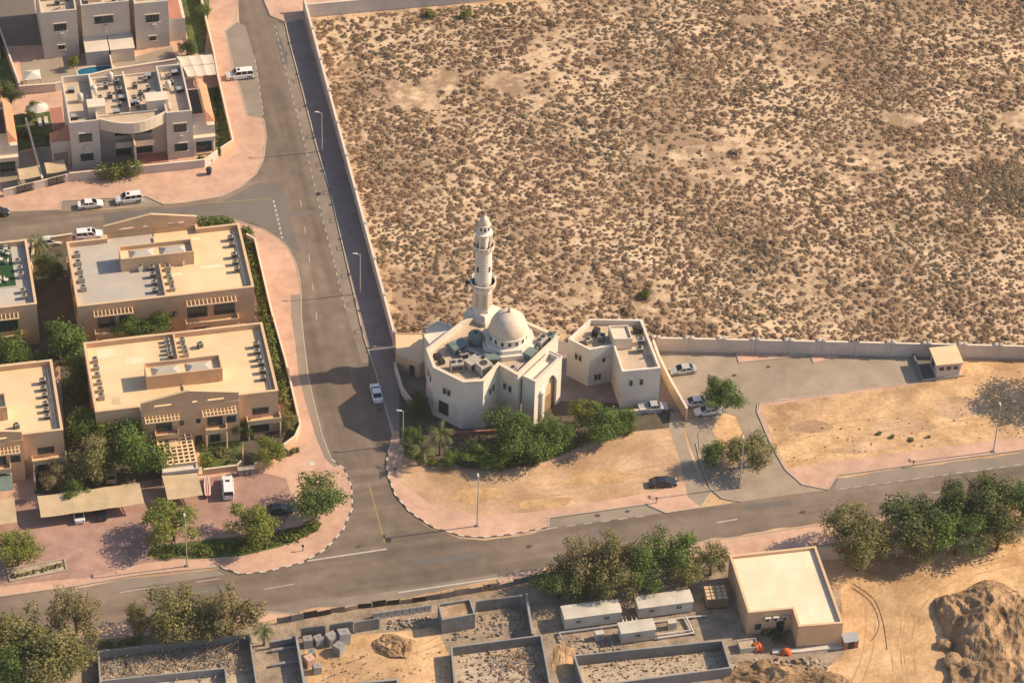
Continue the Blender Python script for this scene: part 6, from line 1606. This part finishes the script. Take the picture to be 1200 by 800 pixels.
def scatter(name, label, polys, n, kind, seed, mats, s=(.1, .5), z=.03):
    g_ = random.Random(seed); b = MB()
    for k in range(n):
        P_ = polys[k % len(polys)]; u, v = g_.random(), g_.random()
        p = Vector(P_[0]) * (1 - u) * (1 - v) + Vector(P_[1]) * u * (1 - v) + Vector(P_[2]) * u * v + Vector(P_[3]) * (1 - u) * v
        m = g_.randrange(len(mats))
        if kind == 'stone':
            q = g_.uniform(*s); b.rbox(p.x, p.y, z, q, q * g_.uniform(.5, 1), q * g_.uniform(.3, .8), g_.uniform(0, 3), m, g_.uniform(.5, .9))
        else:
            L = g_.uniform(*s); a = g_.uniform(0, PI); e = Vector((math.cos(a), math.sin(a))) * L / 2; zz = z + g_.uniform(.05, .7)
            b.bar((p.x - e.x, p.y - e.y, zz), (p.x + e.x, p.y + e.y, max(z, zz + g_.uniform(-.4, .4))), .08, .08, m)
    o = b.build(name, [M[q] for q in mats]); return tag(o, label, 'debris', kind='stuff')
RA = [W(121, 772, 0), W(285, 752, 0), W(294, 790, 0), W(124, 800, 0)]
scatter('branches', 'dry cut branches heaped inside the block walled plot', [RA], 480, 'stick', 2, ['wood', 'debris', 'concrete', 'site'], (.6, 3.0))
scatter('rubble', 'broken rubble and timber inside the plot behind the small tank', [[W(536, 768, 0), W(628, 756, 0), W(644, 830, 0), W(542, 840, 0)]], 330, 'stone', 3, ['debris', 'wood', 'site'], (.10, .55))
scatter('branches', 'dry branches and boards inside the plot behind the small tank', [[W(575, 768, 0), W(628, 760, 0), W(640, 810, 0), W(580, 820, 0)]], 130, 'stick', 12, ['wood', 'concrete', 'dirt'], (.6, 2.2))
scatter('rubble', 'brown rubble inside the narrow plot by the cabins', [[W(684, 778, 0), W(838, 762, 0), W(846, 782, 0), W(688, 800, 0)]], 260, 'stone', 4, ['wood', 'debris', 'dirt'], (.08, .38))
scatter('rubble', 'rubble and planks strewn around the cabins and tank', [[W(560, 722, 0), W(610, 716, 0), W(620, 742, 0), W(520, 752, 0)], [W(655, 750, 0), W(730, 742, 0), W(732, 762, 0), W(655, 775, 0)], [W(455, 728, 0), W(505, 722, 0), W(505, 732, 0), W(455, 738, 0)]], 420, 'stone', 6, ['wood', 'site', 'debris', 'concrete'], (.08, .55))
for i, (px, py, s, lb) in enumerate([(1118, 778, 1.6, 'big boulder below the brown mound, nearest the cables'), (1142, 792, 2.0, 'largest boulder at the foot of the brown mound'), (1108, 757, 1.2, 'small boulder at the edge of the brown mound'), (893, 783, 1.3, 'boulder below the orange sheet heap')]):
    g_ = random.Random(i); bm_ = bmesh.new(); bmesh.ops.create_icosphere(bm_, subdivisions=3, radius=s)
    for v in bm_.verts: v.co *= 1 + .35 * pnoise(v.co / s * 1.3 + Vector((i * 5, 0, 0))) + .10 * pnoise(v.co / s * 4); v.co.z *= .75
    me = bpy.data.meshes.new('boulder'); bm_.to_mesh(me); bm_.free(); me.materials.append(M['dirt']); tag(link('boulder', me, None, (*W(px, py, 0), s * .35)), lb, 'boulder')
scatter('loose_stones', 'rocks strewn over the ground below the utility building', [[W(860, 775, 0), W(960, 770, 0), W(985, 800, 0), W(865, 810, 0)], [W(1105, 700, 0), W(1190, 700, 0), W(1200, 800, 0), W(1105, 790, 0)]], 380, 'stone', 7, ['rock', 'dirt', 'debris'], (.12, .8))
scatter('dry_stubble', 'dry stubble and pebbles over the orange sand lots', [[W(900, 505, 0), W(1190, 470, 0), W(1195, 508, 0), W(925, 545, 0)], [W(370, 770, 0), W(520, 760, 0), W(530, 800, 0), W(370, 800, 0)]], 240, 'stone', 8, ['dirt', 'wood', 'rock'], (.06, .30), .13)
for i, (px, py, w_) in enumerate([(1030, 508, 6), (1045, 512, 5), (1068, 515, 6), (1088, 512, 4)]):
    bush(px, py, w_, .5, ['small dark tuft on the sand lot, one farthest from the lamp post', 'small dark tuft on the sand lot, next to the farthest', 'small dark tuft on the sand lot, biggest of the line', 'small dark tuft on the sand lot, one nearest the lamp post'][i], 'olive', 'tufts on the sand lot')
for i, pts in enumerate([[(998, 688), (1020, 705), (1030, 728), (1027, 742), (1020, 752)], [(1000, 684), (1024, 702), (1035, 730), (1040, 765)]]):
    o = thing('cable', ['black cable lying on the sand, ending sooner near the utility building', 'black cable lying on the sand, running farther toward the camera'][i], 'cable', (*W(*pts[0]), .05)); b = MB(); K_ = [Vector((*W(*p), .06)) - Vector(o.location) for p in pts]; K_ = [K_[0]] + K_ + [K_[-1]]; P_ = []
    for k in range(len(K_) - 3):
        for s in range(6):
            t = s / 6; p0, p1, p2, p3 = K_[k:k + 4]; P_.append(.5 * ((2 * p1) + (p2 - p0) * t + (2 * p0 - 5 * p1 + 4 * p2 - p3) * t * t + (3 * p1 - p0 - 3 * p2 + p3) * t ** 3))
    for a, c in zip(P_, P_[1:]): b.tube(a, c, .035, 6)
    b.build('sheath', M['dark'], o)

# ------------------------------------------------------------------ street lamps, posts, rails
make_lamp(9.0, -1.2, 'street lamp on the shaded pavement beside the scrubland wall, far from the mosque', 377.5, 177, GRID * 0)
make_lamp(9.0, -1.2, 'street lamp on the shaded pavement beside the scrubland wall, nearer the mosque', 422.2, 343.5, 0)
make_lamp(7.5, -1.0, 'street lamp at the mosque corner beside the palm trees', 472.2, 520, 0)
make_lamp(11, .2, 'tall street lamp standing on the open sandy lot at the junction', 559.2, 616, rad(100))
make_lamp(11, .2, 'tall street lamp between the courtyard trees by the main road', 219.3, 663, rad(100))
make_lamp(11, .2, 'tall street lamp in front of the paired trees on the driveway island', 866.3, 571, rad(100))
make_lamp(10.5, .2, 'tall street lamp on the pavement below the sand lot', 1164, 529, rad(100))
for i in range(11):
    t = i / 10; px, py = 344 + (425 - 344) * t + (3 if .3 < t < .8 else 0), 62 + (388 - 62) * t
    x, y = W(px, py, TOP); o = thing('bollard_rail', '%s dark low kerb rail counting from the far end of the shaded pavement' % (ORD + ['eleventh'])[i], 'kerb rail', (x - .1, y, TOP), rad(-76.8), 'kerb rails along the shaded pavement')
    for s in (-.55, .55):
        k = MB(); k.tube((s, 0, 0), (s, 0, .85), .05, 6); k.build('post', M['dark'], o)
    k = MB(); k.tube((-.55, 0, .85), (.55, 0, .85), .05, 6); k.build('rail', M['dark'], o)
for i, (px, py, lb) in enumerate([(573, 691, 'small dark sign post on the pavement by the end of the white line'), (769, 589, 'small pink hydrant post beside the parking bay'), (1070, 546, 'small pink hydrant post on the pavement below the sand lot'), (355, 645, 'small dark marker post on the kerb bend by the courtyard tree'), (463, 555, 'small dark marker post at the kerb below the mosque palms')]):
    o = thing('marker_post', lb, 'post', (*W(px, py, TOP), TOP)); b = MB(); b.tube((0, 0, 0), (0, 0, 1.1), .08, 8); b.build('post', M['dark' if i in (0, 3, 4) else 'pavered'], o); b = MB(); b.rbox(0, 0, .95, .4, .2, .35); b.build('head', M['dark' if i in (0, 3, 4) else 'pavered'], o)

# ------------------------------------------------------------------ vehicles
car_at(281, 91, 'van', 'car_white', 'white van parked in the pale bay on the side road', 13, True)
car_at(106, 242, 'sedan', 'car_white', 'white sedan parked in the bay outside the bowed villa', 13)
car_at(151, 236, 'suv', 'car_white', 'white hatchback SUV parked in the bay near the street corner', 15, True)
car_at(-4, 252, 'sedan', 'car_black', 'black car cut off by the photo edge on the cross street', 13)
car_at(104.5, 278.5, 'suv', 'car_white', 'large white SUV with sunroof behind the corner villa', 11)
car_at(57, 286, 'sedan', 'car_white', 'white car partly hidden by a palm behind the corner villa', 11)
car_at(441, 463, 'sedan', 'car_white', 'white sedan on the side road in the mosque shadow', 102)
car_at(800.5, 436, 'sedan', 'car_silver', 'silver sedan parked in the open car park beside the annex wall', 14, True)
car_at(814, 474, 'sedan', 'car_white', 'white car parked under the tree, nearer the orange wall', 12, True)
car_at(829, 484, 'sedan', 'car_white', 'white car parked under the tree, nearer the driveway', 12, True)
car_at(765, 481, 'pickup', 'car_silver', 'silver pickup parked in shade below the annex wall', 12)
car_at(777, 568, 'sedan', 'car_black', 'black sedan parked on the sand in the shade of the island trees', 8)
car_at(92, 603, 'sedan', 'car_white', 'white car under the long carport seen from its tail', 103, z=.14)
car_at(118, 600, 'sedan', 'car_black', 'dark car under the long carport beside the white one', 103, z=.14)
car_at(267, 574, 'van', 'car_white', 'white van parked nose in beside the striped boat', 98, z=.14)
car_at(327, 600, 'sedan', 'car_black', 'black sedan in the shade between the two courtyard trees', 10, z=.14)
car_at(129.5, 556, 'suv', 'car_beige', 'beige off road vehicle parked under trees behind the long carport', 100, z=.14)
bt = thing('covered_boat', 'narrow red and white striped boat parked beside the white van', 'boat', (*W(243, 573, .14), .14), rad(98))
hull = [(-2.4, .35, .75), (-2.0, .55, .8), (0, .6, .85), (1.6, .45, .9), (2.5, .05, 1.0)]
b = MB(); vs = []; 
for x, w_, z in hull: vs += [(x, -w_, z), (x, -w_ * .6, .35), (x, w_ * .6, .35), (x, w_, z)]
b.add(vs, [(4 * i + k, 4 * i + 4 + k, 4 * i + 5 + k, 4 * i + 1 + k) for i in range(4) for k in range(3)] + [(0, 1, 2, 3)]); b.build('hull', M['red'], bt)
b = MB()
for i in range(4):
    for s0, s1 in ((-.95, -.45), (-.15, .15), (.45, .95)):
        (x0, w0, z0), (x1, w1, z1) = hull[i], hull[i + 1]
        b.add([(x0, s0 * w0, z0 + .03), (x1, s0 * w1, z1 + .03), (x1, s1 * w1, z1 + .03), (x0, s1 * w0, z0 + .03)], [(0, 1, 2, 3)])
b.build('cover_stripe', M['kerb_w'], bt)
b = MB()
for i in range(4):
    (x0, w0, z0), (x1, w1, z1) = hull[i], hull[i + 1]; b.add([(x0, -w0, z0), (x1, -w1, z1), (x1, w1, z1), (x0, w0, z0)], [(0, 1, 2, 3)])
b.build('cover', M['red'], bt)
for s in (-.6, .6):
    k = MB(); k.tube((-.4, s - .08, .28), (-.4, s + .08, .28), .28, 12); k.build('wheel', M['tyre'], bt)
b = MB(); b.box(-1.8, -.08, .22, 2.9, .08, .34); b.build('trailer_beam', M['metal'], bt)
b = MB(); b.lathe([(.5, .0), (.5, .9), (.55, 1.0), (.001, 1.05)], 12)
o = thing('wheelie_bin', 'dark bins standing outside the curved garden wall near the corner trees', 'bin', (*W(334, 533, TOP), TOP)); b.build('body', M['bin'], o)
for i, (px, lb) in enumerate([(282, 'grey bin nearest the lawn, in the row by the garden gate'), (289, 'grey bin in the middle of the row by the garden gate'), (296, 'grey bin nearest the courtyard tree in the row by the garden gate')]):
    o = thing('wheelie_bin', lb, 'bin', (*W(px, 556 - i, TOP), TOP), GRID, 'bins by the garden gate'); b = MB(); b.rbox(0, 0, .08, .8, .8, 1.2, 0, taper=1.1); b.build('body', M['concrete'], o); b = MB(); b.rbox(0, 0, 1.28, .95, .95, .12); b.build('lid', M['kerb'], o)
# ------------------------------------------------------------------ trees
YD = 'courtyard trees'
tree(203, 612, 64, 7.6, 'round green tree in the planting bed behind the tall lamp', 'bright', group=YD)
tree(297, 613, 62, 6.6, 'yellow green round tree between two courtyard trees, above the grass bed', 'bright', group=YD)
tree(371, 581, 66, 7.8, 'dark green tree at the road corner, at the tip of the courtyard bed', 'green', group=YD)
tree(19, 641, 56, 7.5, 'bright green tree at the photo edge by the small bare bed', 'bright', group=YD)
tree(76, 402, 73.2, 8.925, 'bright green tree in the gap between the tan villas', 'green', 'tall')
tree(100, 497, 58.56, 9.45, 'tall grey green tree against the garden side of the all cream villa', 'green', 'tall')
tree(104, 540, 68.32, 9.03, 'grey green tree behind the long carport, left of the beige vehicle', 'olive', 'tall')
tree(160, 528, 80.52, 9.66, 'broad green tree in front of the villa beside its lattice garage', 'green')
tree(150, 379, 48.8, 7.14, 'green tree against the rear of the corner villa, nearer the garden gap', 'green', 'tall')
tree(180, 374, 65.88, 7.77, 'green tree against the rear of the corner villa, beside its long balcony', 'green')
tree(10, 408, 56.12, 7.35, 'dark tree below the turf terrace villa at the photo edge', 'green')
tree(60, 310, 48.8, 6.825, 'dark shaded tree behind the street wall near the palm', 'dark')
tree(45, 470, 12.2, 3.15, 'x', 'dark') if False else None
tree(90, 455, 36.6, 5.775, 'dark shaded tree in the narrow gap between the cream roofs', 'dark', 'tall')
tree(64, 558, 43.92, 5.775, 'pale flowering small tree in front of the cut cream roof villa', 'grey', 'wispy')
tree(92, 432, 44, 7.6, 'mid green tree in the villa gap below the bright one', 'green', 'tall')
tree(122, 505, 40, 7.6, 'bright green tree between the villa corner and its broad front tree', 'bright', 'tall')
tree(30, 420, 40, 6.4, 'green tree under the cream roof edge beside the villa gap', 'green')
tree(88, 575, 34, 5.0, 'small green tree just behind the long carport edge', 'green')
tree(313, 529, 38, 5.0, 'small bright tree over the curved garden wall', 'bright')
tree(287, 500, 34, 4.6, 'thin dark tree in the corner garden under the villa balcony', 'dark', 'wispy')
tree(335, 492, 30, 3.6, 'low brownish bush tree at the hedge end of the corner garden', 'olive', 'wispy')
tree(298, 478, 16, 6.5, 'slim bare looking tree rising before the villa corner balcony', 'green', 'wispy')
tree(135, 560, 0.1, .1, 'x') if False else None
# cream villas
tree(219, 54, 28, 4.6, 'round dark green tree beside the ribbed carport', 'dark')
palm(45, 284, 30, 5.0, 'feathery palm hiding a white car behind the street wall', 'palm')
tree(85, 72, 15, 3.4, 'small bright green tree beside the blue pool', 'bright')
tree(12, 108, 36, 5.0, 'dark green tree by the parasol at the photo edge', 'dark')
tree(40, 128, 24, 4.0, 'bright tree on the lawn by the sun loungers', 'green')
tree(238, 12, 22, 4.0, 'green yard tree at the top edge of the photo', 'green')
hedge([LA(5.0, -3.4), LA(11.4, -3.4)], 3.6, 3.2, 'big olive hedge overhanging the front wall of the bowed villa', 'hedge')
bush(237, 188, 14, 1.6, 'bright green bush inside the angled corner wall', 'bright'); bush(222, 192, 12, 1.2, 'olive bush beside the red terrace of the bowed villa', 'olive')
for x, y, w_, h_, lf, lb in ((13.2, -2.4, 9, 1.0, 'olive', 'small olive shrub in the red terrace by the party wall'), (16.8, -2.2, 9, .9, 'hedge', 'small green shrub in the red terrace near the tower'), (25.6, -1.6, 12, 1.4, 'bright', 'bright shrub before the porch of the bowed villa'), (23.4, -2.2, 10, 1.0, 'olive', 'dry shrub below the road side tower of the bowed villa'), (-8.4, 12.0, 16, 1.6, 'dark', 'dark shrub on the lawn behind the driveways'), (-3.6, 11.0, 13, 1.5, 'bright', 'bright shrub on the lawn near the bowed villa wing'), (-11.2, 9.6, 18, 1.8, 'dark', 'dark shrub on the lawn by the tiled lean-to')):
    x_, y_ = LA(x, y); o = bush(600, 400, w_, h_, lb, lf); o.location = (x_, y_, TOP)
hedge([LA(27.6, 3), LA(29.6, 20)], 1.2, .8, 'low shaded hedge in the strip garden behind the road wall', 'dark')
# hedges round the tan villas
hedge([W(311, 378, .5), W(322, 425, .5), W(331, 462, .5)], 2.2, 2.2, 'tall green hedge between the all cream villa and the road wall', 'hedge')
hedge([W(331, 462, .5), W(341, 492, .5)], 2.2, 1.6, 'olive brown end of the hedge near the curved wall', 'olive')
hedge([W(291, 285, .5), W(303, 335, .5), W(312, 368, .5)], 1.6, 1.2, 'narrow green hedge beside the half grey villa roof', 'hedge')
hedge([W(287, 272, .5), W(291, 276, .5)], 2.4, 1.6, 'green clump at the corner of the half grey villa', 'hedge')
hedge([W(238, 262, .5), W(268, 261, .5)], 2.4, 1.2, 'green hedge beside the street at the corner villa gable', 'hedge')
hedge([W(255, 372, .5), W(300, 366, .5)], 1.6, 1.8, 'dark hedge below the long balcony of the corner villa', 'dark')
bush(242, 540, 22, 1.0, 'bright low bush on the lawn by the lattice garage', 'bright'); bush(272, 543, 18, 1.0, 'olive low bush on the lawn near the bins', 'olive'); bush(236, 522, 10, 2.2, 'upright bush beside the lattice garage wall', 'hedge'); bush(262, 528, 22, .7, 'dry brown bush on the lawn below the villa porch', 'olive'); bush(345, 529, 12, .9, 'small grey bush outside the curved garden wall', 'olive')
hedge([W(182, 648, .3), W(235, 645, .3), W(290, 640, .3), W(345, 628, .3), W(368, 617, .3)], 2.6, .8, 'low green ground hedge under the courtyard trees', 'hedge')
hedge([W(15, 675, .3), W(74, 661, .3)], 1.0, .5, 'sparse brown shrubs in the small kerbed bed', 'olive', dens=14)
# mosque front
palm(516, 507, 34, 5.2, 'pale palm below the mosque window', 'palm'); tree(485, 509, 30, 4.4, 'feathery green tree beside the corner street lamp', 'green', 'wispy'); palm(494, 527, 34, 3.6, 'low spreading palm at the garden corner', 'palm')
tree(489, 474, 40, 5.0, 'dark tree in the mosque shadow on the street side', 'dark', 'wispy')
MG = 'trees in front of the mosque'
tree(595, 498, 56.64, 8.856, 'green tree against the front corner of the mosque', 'green', group=MG)
tree(618, 515, 68.44, 7.344, 'broad green tree, largest of the clump before the portal', 'green', group=MG)
tree(648, 507, 54.28, 7.128, 'green tree directly before the portal opening', 'green', 'tall', group=MG)
tree(560, 527, 40.12, 4.32, 'low green tree at the street end of the mosque clump', 'green', group=MG)
tree(682, 484, 35.4, 6.048, 'lighter green tree between portal and annex', 'bright', 'wispy', group=MG)
tree(706, 496, 61.36, 6.912, 'wide green tree in front of the annex', 'green', group=MG)
tree(731, 493, 40.12, 5.832, 'green tree at the annex end of the clump by the pickup', 'green', 'tall', group=MG)
tree(585, 530, 47.2, 4.968, 'low green tree in the middle front of the mosque clump', 'green', group=MG)
tree(530, 535, 25.96, 3.24, 'small dark shrub tree behind the low palms', 'green', group=MG)
hedge([W(478, 528, .5), W(505, 541, .5)], 1.8, 1.2, 'low green shrubs under the palms at the garden corner', 'hedge')
hedge([W(545, 543, .5), W(580, 545, .5), W(622, 543, .5)], 2.2, 1.3, 'dense low shrubs along the sand edge below the mosque clump', 'dark')
hedge([W(628, 540, .5), W(668, 522, .5), W(700, 510, .5), W(735, 505, .5)], 1.8, 1.0, 'low shrubs along the sand edge in front of the annex', 'hedge')
tree(845, 462, 56, 6.8, 'round dark green tree beside the car park over white cars', 'green')
tree(884, 526, 60, 7.4, 'large round tree on the driveway island', 'olive'); tree(837, 530, 44, 6.0, 'smaller tree on the driveway island', 'green', 'tall')
tree(1246, 440, 90, 10, 'spreading tree just past the photo edge casting shade on the sand lot', 'olive')
# south side clump
SG = 'trees south of the main road'
for a in [(655, 681, 56, 6.8, 'dark rounded tree beside the grey block wall, lowest of the southern clump', 'dark', 'round'), (688, 654, 66, 10.08, 'olive wispy tree overhanging the road in the southern clump', 'grey', 'wispy'), (722, 646, 61.6, 10.752, 'tall olive brown tree in the middle of the southern clump', 'olive', 'wispy'),
          (722, 676, 58, 8.4, 'shaded brown green tree behind the grey site cabin', 'olive', 'wispy'), (757, 664, 62, 9.2, 'bright green tree above the cream roofed cabin', 'green', 'round'), (785, 644, 61.6, 10.528, 'green feathery tree nearest the road in the southern clump', 'green', 'wispy'),
          (803, 665, 46, 7.4, 'olive tree between the green trees and the timber crate', 'olive', 'wispy'), (834, 652, 39.6, 7.616, 'small grey green tree beside the utility building corner', 'olive', 'wispy'), (690, 682, 50, 6.4, 'dark low tree against the grey site cabin', 'dark', 'wispy')]:
    tree(*a[:5], a[5], a[6], SG)
RG = 'row of trees along the main road'
for a in [(993, 617, 64.4436, 9.0112, 'dark olive tree at the building end of the row, its top over the road', 'olive', 'wispy'), (1008, 641, 61.8659, 9.46176, 'olive tree beside the utility building, second in the row', 'olive', 'tall'), (1037, 625, 59.2881, 9.68704, 'olive yellow tree, third in the row from the utility building', 'olive', 'wispy'), (1068, 605, 74.7546, 10.8134, 'broad dark green tree, fourth in the row from the utility building', 'dark', 'round'),
          (1078, 635, 56.7104, 8.33536, 'low olive tree in front of the fourth tree of the row', 'olive', 'tall'), (1112, 591, 67.0213, 10.8134, 'tall dark tree nearest the road edge in the row', 'dark', 'wispy'), (1124, 621, 72.1768, 9.91232, 'green round tree in the middle of the row', 'green', 'round'), (1160, 595, 74.7546, 10.8134, 'dark olive tree next to last in the row', 'dark', 'round'),
          (1172, 619, 59.2881, 9.0112, 'olive tree in front of the next to last one', 'olive', 'wispy'), (1200, 587, 69.5991, 10.8134, 'bright olive tree cut by the photo edge at the end of the row', 'green', 'wispy'), (1150, 575, 33.5107, 10.1376, 'slender tree top sticking above the row', 'olive', 'wispy')]:
    tree(*a[:5], a[5], a[6], RG)
LG = 'olive trees at the bottom corner'
for a in [(20, 742, 86.4, 10.925, 'olive yellow tree at the photo edge of the bottom corner clump', 'olive', 'wispy'), (88, 714, 57.6, 10.35, 'pale wispy olive tree reaching over the road in the corner clump', 'grey', 'wispy'), (55, 770, 93.6, 10.35, 'broad olive tree lowest in the corner clump', 'olive', 'round'), (88, 755, 55.2, 8.625, 'dull green tree beside the branches plot', 'olive', 'wispy'), (12, 785, 72, 9.2, 'dark green tree in the very corner of the photo', 'green', 'wispy'),
          (207, 714, 76.8, 10.35, 'rounded olive tree overhanging the road above the branches plot', 'olive', 'round'), (270, 712, 69.6, 10.58, 'pale brown wispy tree above the branches plot', 'grey', 'wispy'), (162, 726, 31.2, 8.05, 'slender olive tree at the far side of the branches plot wall', 'olive', 'tall'), (240, 728, 60, 8.05, 'low dull tree between the rounded and the wispy one', 'olive', 'wispy')]:
    tree(*a[:5], a[5], a[6], LG)
palm(309, 738, 26, 3.4, 'small pale palm at the corner of the branches plot', 'palm')
hedge([W(120, 756, .3), W(160, 752, .3)], 1.5, .8, 'low scrub along the far wall of the branches plot', 'olive')
bush(840, 770, 20, .9, 'x', 'olive') if False else None
bush(912, 745, 18, 1.3, 'green bush in the recess of the utility building', 'dark'); bush(900, 740, 14, 1.2, 'dull bush in the recess by the utility building window', 'olive')

# ------------------------------------------------------------------ light, sky, camera
SUN_AZ, SUN_EL = rad(13.5), rad(35.5)                  # azimuth from +x towards +y
sd = Vector((math.cos(SUN_EL) * math.cos(SUN_AZ), math.cos(SUN_EL) * math.sin(SUN_AZ), math.sin(SUN_EL)))
l = bpy.data.lights.new('sun', 'SUN'); l.energy = 5.0; l.angle = rad(.6); l.color = (1.0, .80, .54)
so = bpy.data.objects.new('sun', l); COL.objects.link(so); so.rotation_euler = (-sd).to_track_quat('-Z', 'Y').to_euler(); so.location = sd * 300
w = bpy.data.worlds.new('World'); SC.world = w; w.use_nodes = True
nt = w.node_tree; bg = nt.nodes['Background']
sk = nt.nodes.new('ShaderNodeTexSky'); sk.sky_type = 'NISHITA'; sk.sun_disc = False; sk.sun_elevation = SUN_EL
sk.sun_rotation = PI / 2 - SUN_AZ
sk.air_density = 1.0; sk.dust_density = 1.2; sk.ozone_density = 1.0
nt.links.new(sk.outputs[0], bg.inputs['Color']); bg.inputs['Strength'].default_value = .115
# warm dusty air between the camera and the ground
hz = MB(); hz.box(-760, -520, -1, 760, 760, 420)
hm = bpy.data.materials.new('haze'); hm.use_nodes = True; hn = hm.node_tree; hn.nodes.remove(hn.nodes['Principled BSDF'])
pv = hn.nodes.new('ShaderNodeVolumePrincipled'); pv.inputs['Color'].default_value = (.95, .91, .86, 1); pv.inputs['Density'].default_value = .00005; pv.inputs['Anisotropy'].default_value = .2
hn.links.new(pv.outputs[0], hn.nodes['Material Output'].inputs['Volume'])
ho_ = hz.build('haze', hm); tag(ho_, 'thin warm dusty air over the whole scene', 'haze', kind='stuff')
cam = bpy.data.cameras.new('camera'); co = bpy.data.objects.new('camera', cam); COL.objects.link(co)
cam.sensor_width = 36; cam.lens = 36 * FPX / 1200; cam.clip_start = 1; cam.clip_end = 6000
mt = Matrix((( _R.x, _U.x, -_F.x), (_R.y, _U.y, -_F.y), (_R.z, _U.z, -_F.z))).to_4x4(); mt.translation = CAMPOS
co.matrix_world = mt
SC.camera = co
SC.view_settings.view_transform = 'Standard'; SC.view_settings.look = 'None'; SC.view_settings.gamma = 1; SC.view_settings.exposure = 0.44
SC.view_settings.use_curve_mapping = False
SC.render.engine = 'CYCLES'
SC.cycles.max_bounces = 5; SC.cycles.diffuse_bounces = 3; SC.cycles.transparent_max_bounces = 4
